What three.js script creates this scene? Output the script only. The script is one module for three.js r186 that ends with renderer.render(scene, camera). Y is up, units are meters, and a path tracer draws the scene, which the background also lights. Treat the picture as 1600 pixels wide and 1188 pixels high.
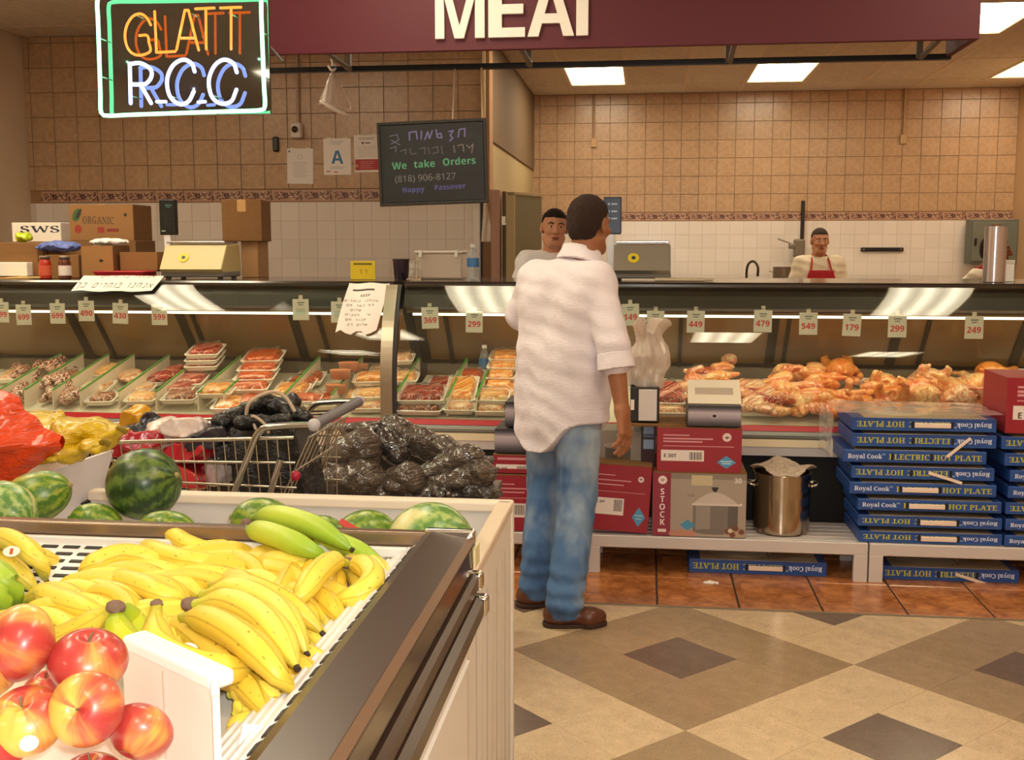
import * as THREE from 'three';
import { RoundedBoxGeometry } from 'three/addons/geometries/RoundedBoxGeometry.js';
import { mergeGeometries, toCreasedNormals } from 'three/addons/utils/BufferGeometryUtils.js';
import { RectAreaLightUniformsLib } from 'three/addons/lights/RectAreaLightUniformsLib.js';
import { FontLoader } from 'three/addons/loaders/FontLoader.js';
import { TextGeometry } from 'three/addons/geometries/TextGeometry.js';
RectAreaLightUniformsLib.init();

// ---------------------------------------------------------------- camera, light, exposure
const IW = 1600, IH = 1188, FOCAL = 1700, EYE = 1.5;
const YAW = THREE.MathUtils.degToRad(7), PITCH = THREE.MathUtils.degToRad(-6.84);
const scene = new THREE.Scene();
const camera = new THREE.PerspectiveCamera(2 * THREE.MathUtils.radToDeg(Math.atan(IH / 2 / FOCAL)), IW / IH, 0.05, 60);
camera.position.set(0, EYE, 0);
camera.rotation.order = 'YXZ';
camera.rotation.set(PITCH, YAW, 0);
camera.updateMatrixWorld(true);
const renderer = new THREE.WebGLRenderer({ antialias: true });
renderer.toneMapping = THREE.LinearToneMapping;
renderer.toneMappingExposure = 2.25;
renderer.shadowMap.enabled = true;
scene.background = new THREE.Color(0x000000);

const WARM = new THREE.Color().setRGB(1, 0.86, 0.72);       // the fluorescent tubes, as the photograph's white balance shows them
const PANEL_GLOW = 7, PANEL_LIGHT = 2.5;
// the flash of the camera that took the photograph, just above and right of its lens
const flash = new THREE.PointLight(new THREE.Color().setRGB(1, 0.96, 0.92), 3.4);
flash.name = 'camera_flash'; flash.position.set(0.05, EYE + 0.07, 0.02); flash.castShadow = true; flash.shadow.radius = 0.8;
scene.add(flash);

// ---------------------------------------------------------------- helpers
const V = (x, y, z) => new THREE.Vector3(x, y, z);
const R = THREE.MathUtils.degToRad;
const CAMQ = camera.quaternion.clone();
const ray = (px, py) => V(px - IW / 2, IH / 2 - py, -FOCAL).applyQuaternion(CAMQ);
const D = (px, py, d) => { const r = ray(px, py), t = -d / r.z; return V(r.x * t, EYE + r.y * t, -d); };        // point of a pixel on the plane z = -d
const H = (px, py, y) => { const r = ray(px, py), t = (y - EYE) / r.y; return V(r.x * t, y, r.z * t); };            // ... on a level y
const XP = (px, py, x) => { const r = ray(px, py), t = x / r.x; return V(x, EYE + r.y * t, r.z * t); };
let seed = 7;
const rnd = () => { seed = (seed + 0x6d2b79f5) | 0; let t = Math.imul(seed ^ (seed >>> 15), 1 | seed); t = (t + Math.imul(t ^ (t >>> 7), 61 | t)) ^ t; return ((t ^ (t >>> 14)) >>> 0) / 4294967296; };
const rr = (a, b) => a + (b - a) * rnd();
const pick = (a) => a[Math.floor(rnd() * a.length)];
const clamp = (x, a = 0, b = 1) => Math.min(b, Math.max(a, x)), mix = (a, b, t) => a + (b - a) * t, sstep = (a, b, x) => { const t = clamp((x - a) / (b - a)); return t * t * (3 - 2 * t); };
const h3 = (x, y, z) => { let n = Math.imul(x, 374761393) + Math.imul(y, 668265263) + Math.imul(z, 2147483647 ^ 0x5bd1e995); n = Math.imul(n ^ (n >>> 13), 1274126177); return ((n ^ (n >>> 16)) >>> 0) / 4294967296; };
function noise(x, y, z = 0) {
  const ix = Math.floor(x), iy = Math.floor(y), iz = Math.floor(z), fx = x - ix, fy = y - iy, fz = z - iz;
  const u = fx * fx * (3 - 2 * fx), v = fy * fy * (3 - 2 * fy), w = fz * fz * (3 - 2 * fz), L = mix;
  return L(L(L(h3(ix, iy, iz), h3(ix + 1, iy, iz), u), L(h3(ix, iy + 1, iz), h3(ix + 1, iy + 1, iz), u), v),
    L(L(h3(ix, iy, iz + 1), h3(ix + 1, iy, iz + 1), u), L(h3(ix, iy + 1, iz + 1), h3(ix + 1, iy + 1, iz + 1), u), v), w);
}
const fbm = (x, y, z = 0, o = 3) => { let s = 0, a = 0.5, t = 0; for (let i = 0; i < o; i++) { s += a * noise(x, y, z); t += a; x = x * 2.03 + 11; y = y * 2.03 + 5; z = z * 2.03 + 3; a *= 0.5; } return s / t; };

const names = new Map();
function numbered(n) { const k = names.get(n) ?? 0; names.set(n, k + 1); return k ? n + '_' + String(k).padStart(3, '0') : n; }
function shade(o) { o.castShadow = true; o.receiveShadow = true; return o; }
function thing(name, label, category, pos = [0, 0, 0], turn = 0, group) {
  const o = new THREE.Group(); o.name = numbered(name); scene.add(o);
  if (pos.isVector3) o.position.copy(pos); else o.position.set(...pos);
  o.rotation.y = turn; o.userData = { label, category }; if (group) o.userData.group = group;
  return o;
}
function struct(name) { const o = new THREE.Group(); o.name = name; o.userData.kind = 'structure'; scene.add(o); return o; }
function part(name, geo, mat, parent, pos, rot, label) {
  if (Array.isArray(geo)) geo = merge(geo);
  const m = shade(new THREE.Mesh(geo, mat)); m.name = name; parent.add(m);
  if (pos) pos.isVector3 ? m.position.copy(pos) : m.position.set(...pos);
  if (rot) m.rotation.set(...rot);
  if (label) m.userData.label = label;
  return m;
}
function single(name, geo, mat, label, category, pos, rot, group) {
  const m = part(numbered(name), geo, mat, scene, pos, rot);
  m.userData = { label, category }; if (group) m.userData.group = group;
  return m;
}
function dup(src, label, pos, rot) {
  const c = src.clone(); c.name = numbered(src.name.replace(/_\d\d\d$/, '')); c.userData = { ...src.userData }; if (label) c.userData.label = label;
  scene.add(c); if (pos) pos.isVector3 ? c.position.copy(pos) : c.position.set(...pos); if (rot) c.rotation.set(...rot);
  return c;
}
function merge(list) {
  list = list.map((g) => { g = g.index ? g.toNonIndexed() : g; for (const k of Object.keys(g.attributes)) if (!['position', 'normal', 'uv', 'color'].includes(k)) g.deleteAttribute(k);
    if (!g.attributes.uv) g.setAttribute('uv', new THREE.BufferAttribute(new Float32Array(g.attributes.position.count * 2), 2)); return g; });
  if (list.some((g) => g.attributes.color) && !list.every((g) => g.attributes.color)) list.forEach((g) => { if (!g.attributes.color) g.setAttribute('color', new THREE.BufferAttribute(new Float32Array(g.attributes.position.count * 3).fill(1), 3)); });
  return list.length === 1 ? list[0] : mergeGeometries(list);
}
function box(w, h, d, x = 0, y = 0, z = 0, rx = 0, ry = 0, rz = 0, r = 0) {
  const g = r ? new RoundedBoxGeometry(w, h, d, 2, r) : new THREE.BoxGeometry(w, h, d);
  if (rx || ry || rz) g.applyMatrix4(new THREE.Matrix4().makeRotationFromEuler(new THREE.Euler(rx, ry, rz)));
  return g.translate(x, y, z);
}
const rbox = (w, h, d, x, y, z, r = 0.004) => box(w, h, d, x, y, z, 0, 0, 0, r);
function cyl(r0, r1, h, x = 0, y = 0, z = 0, n = 20, rx = 0, rz = 0) { const g = new THREE.CylinderGeometry(r0, r1, h, n); if (rx) g.rotateX(rx); if (rz) g.rotateZ(rz); return g.translate(x, y, z); }
function tube(pts, r, seg = 24, rad = 8, closed = false, tension = 0.5) { return new THREE.TubeGeometry(new THREE.CatmullRomCurve3(pts.map((p) => (p.isVector3 ? p : V(...p))), closed, 'catmullrom', tension), seg, r, rad, closed); }
function rod(a, b, r, n = 8) { a = a.isVector3 ? a : V(...a); b = b.isVector3 ? b : V(...b); const d = b.clone().sub(a), g = new THREE.CylinderGeometry(r, r, d.length(), n); g.applyQuaternion(new THREE.Quaternion().setFromUnitVectors(V(0, 1, 0), d.clone().normalize())); return g.translate((a.x + b.x) / 2, (a.y + b.y) / 2, (a.z + b.z) / 2); }
function lathe(pts, n = 28) { return new THREE.LatheGeometry(pts.map((p) => new THREE.Vector2(...p)), n); }
function shapeOf(pts) { const s = new THREE.Shape(); pts.forEach((p, i) => (i ? s.lineTo(...p) : s.moveTo(...p))); s.closePath(); return s; }
// a profile given as [z, y] points, drawn along x from x0 to x1
function prism(zy, x0, x1, bevel = 0) {
  const g = new THREE.ExtrudeGeometry(shapeOf(zy.map(([z, y]) => [-z, y])), { depth: x1 - x0 - 2 * bevel, bevelEnabled: bevel > 0, bevelSize: bevel, bevelThickness: bevel, bevelSegments: 1 });
  return g.rotateY(Math.PI / 2).translate(x0 + bevel, 0, 0);   // shape x becomes -z, depth becomes x
}
function plateXY(pts, d, bevel = 0) { return new THREE.ExtrudeGeometry(shapeOf(pts), { depth: d, bevelEnabled: bevel > 0, bevelSize: bevel, bevelThickness: bevel, bevelOffset: -bevel, bevelSegments: 1 }); }
// naive surface nets: the zero set of field (negative inside), smooth normals, colours from paint(p)
function nets(field, lo, hi, cell, paint, uvs = 1) {
  const n = [0, 1, 2].map((i) => Math.ceil((hi[i] - lo[i]) / cell) + 1), [nx, ny, nz] = n, val = new Float32Array(nx * ny * nz);
  for (let k = 0, q = 0; k < nz; k++) for (let j = 0; j < ny; j++) for (let i = 0; i < nx; i++) val[q++] = field(lo[0] + i * cell, lo[1] + j * cell, lo[2] + k * cell);
  const id = new Int32Array(nx * ny * nz).fill(-1), pos = [], idx = [], at = (i, j, k) => i + nx * (j + ny * k);
  for (let k = 0; k < nz - 1; k++) for (let j = 0; j < ny - 1; j++) for (let i = 0; i < nx - 1; i++) {
    let sx = 0, sy = 0, sz = 0, c = 0;
    for (let e = 0; e < 12; e++) {
      const ax = e >> 2, b = e & 1, d = (e >> 1) & 1, o = ax === 0 ? [0, b, d] : ax === 1 ? [b, 0, d] : [b, d, 0], u = ax === 0 ? [1, b, d] : ax === 1 ? [b, 1, d] : [b, d, 1];
      const v0 = val[at(i + o[0], j + o[1], k + o[2])], v1 = val[at(i + u[0], j + u[1], k + u[2])];
      if ((v0 < 0) === (v1 < 0)) continue;
      const t = v0 / (v0 - v1); c++; sx += o[0] + (u[0] - o[0]) * t; sy += o[1] + (u[1] - o[1]) * t; sz += o[2] + (u[2] - o[2]) * t;
    }
    if (!c) continue;
    id[at(i, j, k)] = pos.length / 3; pos.push(lo[0] + (i + sx / c) * cell, lo[1] + (j + sy / c) * cell, lo[2] + (k + sz / c) * cell);
  }
  const quad = (a, b, c, d, flip) => { if (a < 0 || b < 0 || c < 0 || d < 0) return; flip ? idx.push(a, c, b, a, d, c) : idx.push(a, b, c, a, c, d); };
  for (let k = 1; k < nz - 1; k++) for (let j = 1; j < ny - 1; j++) for (let i = 1; i < nx - 1; i++) {
    const v = val[at(i, j, k)] < 0;
    if (v !== val[at(i + 1, j, k)] < 0) quad(id[at(i, j - 1, k - 1)], id[at(i, j, k - 1)], id[at(i, j, k)], id[at(i, j - 1, k)], !v);
    if (v !== val[at(i, j + 1, k)] < 0) quad(id[at(i - 1, j, k - 1)], id[at(i - 1, j, k)], id[at(i, j, k)], id[at(i, j, k - 1)], !v);
    if (v !== val[at(i, j, k + 1)] < 0) quad(id[at(i - 1, j - 1, k)], id[at(i, j - 1, k)], id[at(i, j, k)], id[at(i - 1, j, k)], !v);
  }
  const g = new THREE.BufferGeometry(), N = new Float32Array(pos.length), uv = new Float32Array((pos.length / 3) * 2), e = cell * 0.6, col = paint && new Float32Array(pos.length);
  for (let i = 0; i < pos.length; i += 3) {
    const [x, y, z] = [pos[i], pos[i + 1], pos[i + 2]];
    let a = field(x + e, y, z) - field(x - e, y, z), b = field(x, y + e, z) - field(x, y - e, z), c = field(x, y, z + e) - field(x, y, z - e); const l = Math.hypot(a, b, c) || 1;
    N[i] = a / l; N[i + 1] = b / l; N[i + 2] = c / l; uv[(i / 3) * 2] = (x + z * 0.83) * uvs; uv[(i / 3) * 2 + 1] = y * uvs;
    if (col) { const k = paint(x, y, z, N[i], N[i + 1], N[i + 2]); col[i] = k[0]; col[i + 1] = k[1]; col[i + 2] = k[2]; }
  }
  g.setAttribute('position', new THREE.BufferAttribute(new Float32Array(pos), 3)); g.setAttribute('normal', new THREE.BufferAttribute(N, 3)); g.setAttribute('uv', new THREE.BufferAttribute(uv, 2));
  if (col) g.setAttribute('color', new THREE.BufferAttribute(col, 3)); g.setIndex(idx);
  return g;
}
const smin = (a, b, k) => { const h = clamp(0.5 + (0.5 * (b - a)) / k); return mix(b, a, h) - k * h * (1 - h); };
// tapered capsule distance
function cap(x, y, z, a, b, ra, rb) {
  const dx = b[0] - a[0], dy = b[1] - a[1], dz = b[2] - a[2], t = clamp(((x - a[0]) * dx + (y - a[1]) * dy + (z - a[2]) * dz) / (dx * dx + dy * dy + dz * dz || 1));
  return Math.hypot(x - a[0] - dx * t, y - a[1] - dy * t, z - a[2] - dz * t) - mix(ra, rb, t);
}
const ell = (x, y, z, c, r) => { const a = (x - c[0]) / r[0], b = (y - c[1]) / r[1], d = (z - c[2]) / r[2], l = Math.hypot(a, b, d); return (l - 1) * Math.min(r[0], r[1], r[2]); };
const lin = (hex) => new THREE.Color(hex).toArray();

// ---------------------------------------------------------------- textures and materials
function tex(w, h, fn, opt = {}) {     // fn(u, v) gives sRGB 0..1
  const d = new Uint8Array(w * h * 4);
  for (let y = 0, i = 0; y < h; y++) for (let x = 0; x < w; x++, i += 4) { const c = fn(x / w, y / h); const a = Array.isArray(c) ? c : [c, c, c]; d[i] = clamp(a[0]) * 255; d[i + 1] = clamp(a[1]) * 255; d[i + 2] = clamp(a[2]) * 255; d[i + 3] = 255; }
  const t = new THREE.DataTexture(d, w, h); t.magFilter = THREE.LinearFilter; t.wrapS = t.wrapT = THREE.RepeatWrapping; if (!opt.data) t.colorSpace = THREE.SRGBColorSpace; if (opt.repeat) t.repeat.set(...opt.repeat); t.needsUpdate = true; return t;
}
function canvasTex(w, h, draw) {
  const c = document.createElement('canvas'); c.width = w; c.height = h; const g = c.getContext('2d'); draw(g, w, h);
  const t = new THREE.CanvasTexture(c); t.colorSpace = THREE.SRGBColorSpace; return t;
}
function again(t, sx, sy, ox = 0, oy = 0) { const c = t.clone(); c.wrapS = c.wrapT = THREE.RepeatWrapping; c.repeat.set(sx, sy); c.offset.set(ox, oy); c.needsUpdate = true; return c; }
const std = (color, roughness = 0.6, o = {}) => new THREE.MeshStandardMaterial({ color, roughness, ...o });
const phy = (color, roughness = 0.6, o = {}) => new THREE.MeshPhysicalMaterial({ color, roughness, ...o });
const mottle = tex(256, 256, (u, v) => { const n = fbm(u * 24, v * 24, 1, 4), m = fbm(u * 90, v * 90, 4, 2); return 0.86 + 0.2 * (n - 0.5) + 0.14 * (m - 0.5); });
const speck = tex(512, 512, (u, v) => { const n = fbm(u * 16, v * 16, 2, 3), s = noise(u * 220, v * 220, 3), s2 = noise(u * 150, v * 150, 8); return 0.9 + 0.1 * (n - 0.5) - (s > 0.8 ? 0.12 : 0) + (s2 > 0.83 ? 0.06 : 0); });
const weave = tex(128, 128, (u, v) => 0.5 + 0.25 * Math.sin(u * 6.283 * 32) + 0.25 * Math.sin(v * 6.283 * 32) + 0.2 * (noise(u * 64, v * 64) - 0.5), { data: true });
const wrinkle = tex(256, 256, (u, v) => { const a = fbm(u * 10, v * 10, 5, 3), r = Math.abs(fbm(u * 14 + a * 3, v * 14, 9, 3) - 0.5) * 2; return 1 - Math.pow(r, 0.5); }, { data: true });
const scratchy = tex(256, 256, (u, v) => 0.45 + 0.35 * noise(u * 4, v * 120, 3) + 0.2 * noise(u * 20, v * 20, 6), { data: true });
const MAT = {
  steel: std(0xb9b6b0, 0.3, { metalness: 1, roughnessMap: again(scratchy, 2, 2) }), chrome: std(0xd8d6d2, 0.12, { metalness: 1 }), wire: std(0xc9c2b4, 0.25, { metalness: 1 }),
  black: std(0x171515, 0.35), rubber: std(0x1b1a1c, 0.7), white: std(0xe9e4dc, 0.45), offwhite: std(0xd9cfbf, 0.55), card: std(0x946839, 0.85, { map: again(mottle, 3, 3) }), cardDark: std(0x8a6238, 0.9), paper: std(0xf1ece4, 0.7),
  foam: std(0xf3ece2, 0.75), plywood: std(0xb98d5a, 0.7), darkbrown: std(0x3a2a20, 0.4), cream: std(0xe6d8b4, 0.5), greenEdge: std(0x4f9a3c, 0.5), maroon: std(0x580e22, 0.55), red: std(0xb01c26, 0.45),
  film: phy(0xffffff, 0.06, { transmission: 0.96, thickness: 0 }),
};
// ---------------------------------------------------------------- the room
const CEIL = 3.24, LX = -5.15, RX = 3.97, ZF = 3.6, ZL = -8.7, ZR = -12.6, PX = -1.3;
const tileMats = (base, n, rough, amp, map) => Array.from({ length: n }, (_, i) => { const c = new THREE.Color(base), k = 1 + amp * ((i / (n - 1)) * 2 - 1); c.multiplyScalar(k); return std(c, rough, { map: again(map, 1.7, 1.7, i * 0.37, i * 0.53) }); });
const tileGeo = (w, h, d, bev) => plateXY([[-w / 2, -h / 2], [w / 2, -h / 2], [w / 2, h / 2], [-w / 2, h / 2]], d - bev, bev).translate(0, 0, 0);

// floor: vinyl squares of 3 x 3 tiles set on the diagonal, each with a dark tile in its middle; a strip of terracotta tiles by the counter
{
  const floor = struct('floor'), S = 1.255 / Math.SQRT2 / 3, gap = 0.0012;
  part('slab', box(RX - LX + 0.6, 0.2, ZF - ZR + 0.6, (RX + LX) / 2, -0.106, (ZF + ZR) / 2), std(0x6b5a45, 0.9), floor);
  const map = again(speck, 0.9, 0.9);
  const kinds = { light: tileMats(0xe6cba6, 3, 0.22, 0.03, speck), tan: tileMats(0xb39878, 3, 0.22, 0.03, speck), dark: tileMats(0x7e695c, 2, 0.22, 0.03, speck) };
  const geo = new THREE.BoxGeometry(S - gap, 0.006, S - gap), rest = [];
  const uvm = geo.attributes.uv; for (let i = 0; i < uvm.count; i++) uvm.setXY(i, uvm.getX(i) * S, uvm.getY(i) * S);
  const c45 = Math.SQRT1_2;
  for (let a = -30; a <= 30; a++) for (let b = -30; b <= 30; b++) {
    const u = (a + 0) * S, v = (b + 0) * S, x = 0.143 + (u + v) * c45, z = -3.93 + (v - u) * c45;
    if (z < -4.5 - 0.15 || z > ZF || x < LX || x > RX) continue;
    const sq = (n) => Math.floor((n + 1) / 3), A = sq(a), B = sq(b), mid = ((a % 3) + 3) % 3 === 0 && ((b % 3) + 3) % 3 === 0;
    const kind = mid ? 'dark' : (A + B) % 2 === 0 ? 'tan' : 'light';
    const seen = z < -2.5 && x > -0.75 && x < 2.1;
    if (seen) { const m = part('vinyl_tile', geo, kinds[kind][Math.floor(rnd() * kinds[kind].length)], floor, [x, -0.003, z]); m.rotation.y = Math.PI / 4; }
    else rest.push([kind, x, z]);
  }
  for (const kind of ['light', 'tan', 'dark']) {
    const l = rest.filter((r) => r[0] === kind); if (!l.length) continue;
    part('vinyl_tiles_beyond', l.map(([, x, z]) => geo.clone().rotateY(Math.PI / 4).translate(x, -0.003, z)), kinds[kind][0], floor).userData.kind = 'stuff';
  }
  const terraMap = tex(256, 256, (u, v) => { const n = fbm(u * 7, v * 7, 3, 4), m = fbm(u * 26, v * 40, 6, 3), k = clamp(0.5 + (n - 0.5) * 1.5 + (m - 0.5) * 0.9); return [mix(0.6, 0.82, k), mix(0.36, 0.54, k), mix(0.19, 0.32, k)]; });
  const terra = [0, 1, 2].map((i) => std(new THREE.Color(1, 1, 1).multiplyScalar(0.82 + i * 0.1), 0.2, { map: again(terraMap, 2.2, 2.2, i * 0.31, i * 0.17) }));
  const tw = 0.343, td = 0.4, tg = 0.008, g2 = tileGeo(tw - tg, td - tg, 0.012, 0.003).rotateX(-Math.PI / 2);
  for (let r = 0; r < 4; r++) for (let i = -15; i < 12; i++) {
    const x = 0.067 + tw * (i + 0.5), z = -4.5 - td * (r + 0.5);
    if (x < LX || x > RX) continue;
    part('terracotta_tile', g2, pick(terra), floor, [x, -0.006, z]);
  }
  part('grout_bed', box(RX - LX, 0.01, 1.62, (RX + LX) / 2, -0.0025, -5.31), std(0x3b2a1c, 0.9), floor);
  part('edge_strip', box(RX - LX, 0.008, 0.012, (RX + LX) / 2, 0.0015, -4.497), std(0x8a7a66, 0.4), floor);
  part('concrete_behind_counter', box(RX - LX, 0.01, 6.6, (RX + LX) / 2, -0.001, -9.4), std(0x8a5a3c, 0.6), floor);
}

// ceiling: suspended panels in a thin grid, with troffers let in
const lampSpots = [];   // [x, z]
{
  const ceil = struct('ceiling'), pw = 0.61, pl = 1.2;
  part('deck', box(RX - LX + 0.6, 0.2, ZF - ZR + 0.6, (RX + LX) / 2, CEIL + 0.17, (ZF + ZR) / 2), std(0x9c8a74, 0.9), ceil);
  const pm = [0xefe2cd, 0xeadcc6, 0xf2e6d3].map((c) => std(c, 0.95, { map: again(speck, 1.2, 1.2) })), pg = new THREE.BoxGeometry(pw - 0.012, 0.02, pl - 0.012), far = [];
  const first = D(931, 124, 11.27).x, x0 = first - pw / 2 - pw * 7, z0 = ZR - 0.5;
  // alcove lamps and shop lamps sit in panel openings
  const want = [D(931, 124, 11.27), D(1207, 126, 11.27), D(1588, 129, 11.27), D(918, 77, 9.44), D(1478, 77, 9.44)];
  for (const p of want) lampSpots.push([p.x, p.z < -11 ? -11.3 : -8.9]);
  for (const x of [-4.3, -2.9]) lampSpots.push([x, -5.2]);
  lampSpots.push([-3.55, -3.75], [-1.12, -3.75], [1.75, -3.75], [0.75, -1.9], [-2.2, -1.3], [-0.4, 0.4], [2.4, 0.4], [-3.4, 1.6]);
  const openings = lampSpots.map(([x, z]) => [x0 + Math.round((x - x0) / pw - 0.5) * pw + pw / 2, z0 + Math.round((z - z0) / pl - 0.5) * pl + pl / 2]);
  const free = lampSpots[7][0]; openings.forEach((o, i) => { lampSpots[i] = o; if (i === 7) o[0] = free; });
  for (let i = 0; x0 + i * pw < RX; i++) for (let k = 0; z0 + k * pl < ZF; k++) {
    const x = x0 + (i + 0.5) * pw, z = z0 + (k + 0.5) * pl;
    if (x < LX - 0.3) continue;
    if (openings.some(([a, b]) => Math.abs(a - x) < 0.03 && Math.abs(b - z) < 0.1)) continue;
    const cut = openings.find(([a, b]) => Math.abs(a - x) < pw - 0.03 && Math.abs(b - z) < 0.1);   // a lamp set across two panels leaves a strip of each
    if (cut) { const lo = x < cut[0] ? x - pw / 2 : cut[0] + pw / 2, hi = x < cut[0] ? cut[0] - pw / 2 : x + pw / 2; far.push(box(hi - lo - 0.012, 0.02, pl - 0.012, (lo + hi) / 2, CEIL + 0.012, z)); continue; }
    if (z < -5.5) part('ceiling_panel', pg, pick(pm), ceil, [x, CEIL + 0.012, z]); else far.push(pg.clone().translate(x, CEIL + 0.012, z));
  }
  part('ceiling_panels_over_shop', far, pm[0], ceil).userData.kind = 'stuff';
  const bars = [], bm = std(0xdccbb0, 0.6);
  for (let i = 0; x0 + i * pw <= RX; i++) bars.push(box(0.024, 0.018, ZF - ZR, x0 + i * pw, CEIL + 0.008, (ZF + ZR) / 2));
  for (let k = 0; z0 + k * pl <= ZF; k++) bars.push(box(RX - LX, 0.018, 0.024, (RX + LX) / 2, CEIL + 0.008, z0 + k * pl));
  part('ceiling_grid', bars, bm, ceil);
}
// troffers
{
  const lens = canvasTex(128, 256, (g, w, h) => { g.fillStyle = '#8a7f66'; g.fillRect(0, 0, w, h); for (const c of [0.2, 0.5, 0.8]) { const k = g.createLinearGradient((c - 0.15) * w, 0, (c + 0.15) * w, 0); k.addColorStop(0, 'rgba(255,250,225,0)'); k.addColorStop(0.5, 'rgba(255,252,238,1)'); k.addColorStop(1, 'rgba(255,250,225,0)'); g.fillStyle = k; g.fillRect((c - 0.15) * w, 6, 0.3 * w, h - 12); } });
  const glow = std(0xfff6e6, 0.5, { emissive: new THREE.Color().setRGB(1, 0.93, 0.76), emissiveIntensity: PANEL_GLOW, emissiveMap: lens }), fm = std(0xe8dcc6, 0.5);
  const frameG = merge([box(0.6, 0.05, 0.02, 0, 0, -0.585), box(0.6, 0.05, 0.02, 0, 0, 0.585), box(0.02, 0.05, 1.18, -0.29, 0, 0), box(0.02, 0.05, 1.18, 0.29, 0, 0), box(0.6, 0.01, 1.18, 0, 0.05, 0)]);
  const lensG = new THREE.BoxGeometry(0.56, 0.012, 1.16), where = ['over the right half of the white tiled back room, nearest the pillar', 'over the middle of the white tiled back room', 'over the right end of the white tiled back room'];
  lampSpots.forEach(([x, z], i) => {
    const lab = i < 3 ? 'glowing ceiling light, ' + ['leftmost', 'middle', 'rightmost'][i] + ' of the three nearest the far tiled wall'
      : i < 5 ? 'glowing ceiling light ' + ['whose far edge shows under the maroon sign beside the letter T', 'half hidden behind the right end of the maroon sign'][i - 3]
        : 'ceiling light out of view ' + ['over the clerks at the far left', 'over the clerks behind the neon sign', 'mirrored in the left end of the case glass', 'mirrored in the glass left of the customer', 'mirrored in the glass at the right', 'mirrored low in the glass right of the customer', 'over the melon bin', 'over the apples', 'over the open floor at the right', 'over the far left of the shop'][i - 5];
    const t = thing('ceiling_light', lab, 'ceiling light', [x, CEIL + 0.02, z], 0, i < 5 ? 'lights in the back room' : 'lights over the shop');
    part('frame', frameG, fm, t); part('lens', lensG, glow, t, [0, -0.01, 0]);
    const l = new THREE.RectAreaLight(WARM, PANEL_LIGHT * 1, 0.54, 1.14); l.position.set(0, -0.03, 0); l.rotation.x = -Math.PI / 2; l.name = 'tube_light'; t.add(l);
  });
}

// walls
const beigeMap = tex(256, 256, (u, v) => { const n = fbm(u * 20, v * 20, 7, 4), m = noise(u * 130, v * 130, 2); return [0.90 + 0.16 * (n - 0.5) + 0.08 * (m - 0.5), 0.9 + 0.17 * (n - 0.5) + 0.08 * (m - 0.5), 0.9 + 0.2 * (n - 0.5) + 0.08 * (m - 0.5)]; });
const beige = tileMats(0xcba580, 4, 0.28, 0.035, beigeMap), whiteTile = [0xe4d8cd, 0xe6dad0, 0xe1d5ca].map((c) => std(c, 0.2));
const friezeMap = canvasTex(256, 112, (g, w, h) => {
  g.fillStyle = '#b48d72'; g.fillRect(0, 0, w, h); g.fillStyle = '#96705a'; g.fillRect(0, 0, w, 9); g.fillRect(0, h - 9, w, 9);
  let s = 5; const q = () => { s = (s * 16807) % 2147483647; return s / 2147483647; };
  for (let i = 0; i < 60; i++) { const cx = w * (0.5 + 0.48 * (q() * 2 - 1)), cy = h * (0.5 + 0.3 * (q() * 2 - 1)); g.fillStyle = ['#5e3d3a', '#7a4a44', '#8a5a50', '#d0b09a', '#6a4a48', '#4f3836'][Math.floor(q() * 6)]; g.beginPath(); g.ellipse(cx, cy, 5 + q() * 9, 3 + q() * 6, q() * 3, 0, 7); g.fill(); }
  for (const cx of [0.5]) for (let k = 0; k < 6; k++) { const a = (k / 6) * 6.283; g.fillStyle = '#54302f'; g.beginPath(); g.ellipse(w * cx + Math.cos(a) * 17, h / 2 + Math.sin(a) * 17, 13, 8, a, 0, 7); g.fill(); }
});
const frieze = std(0xffffff, 0.35, { map: friezeMap });
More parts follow.
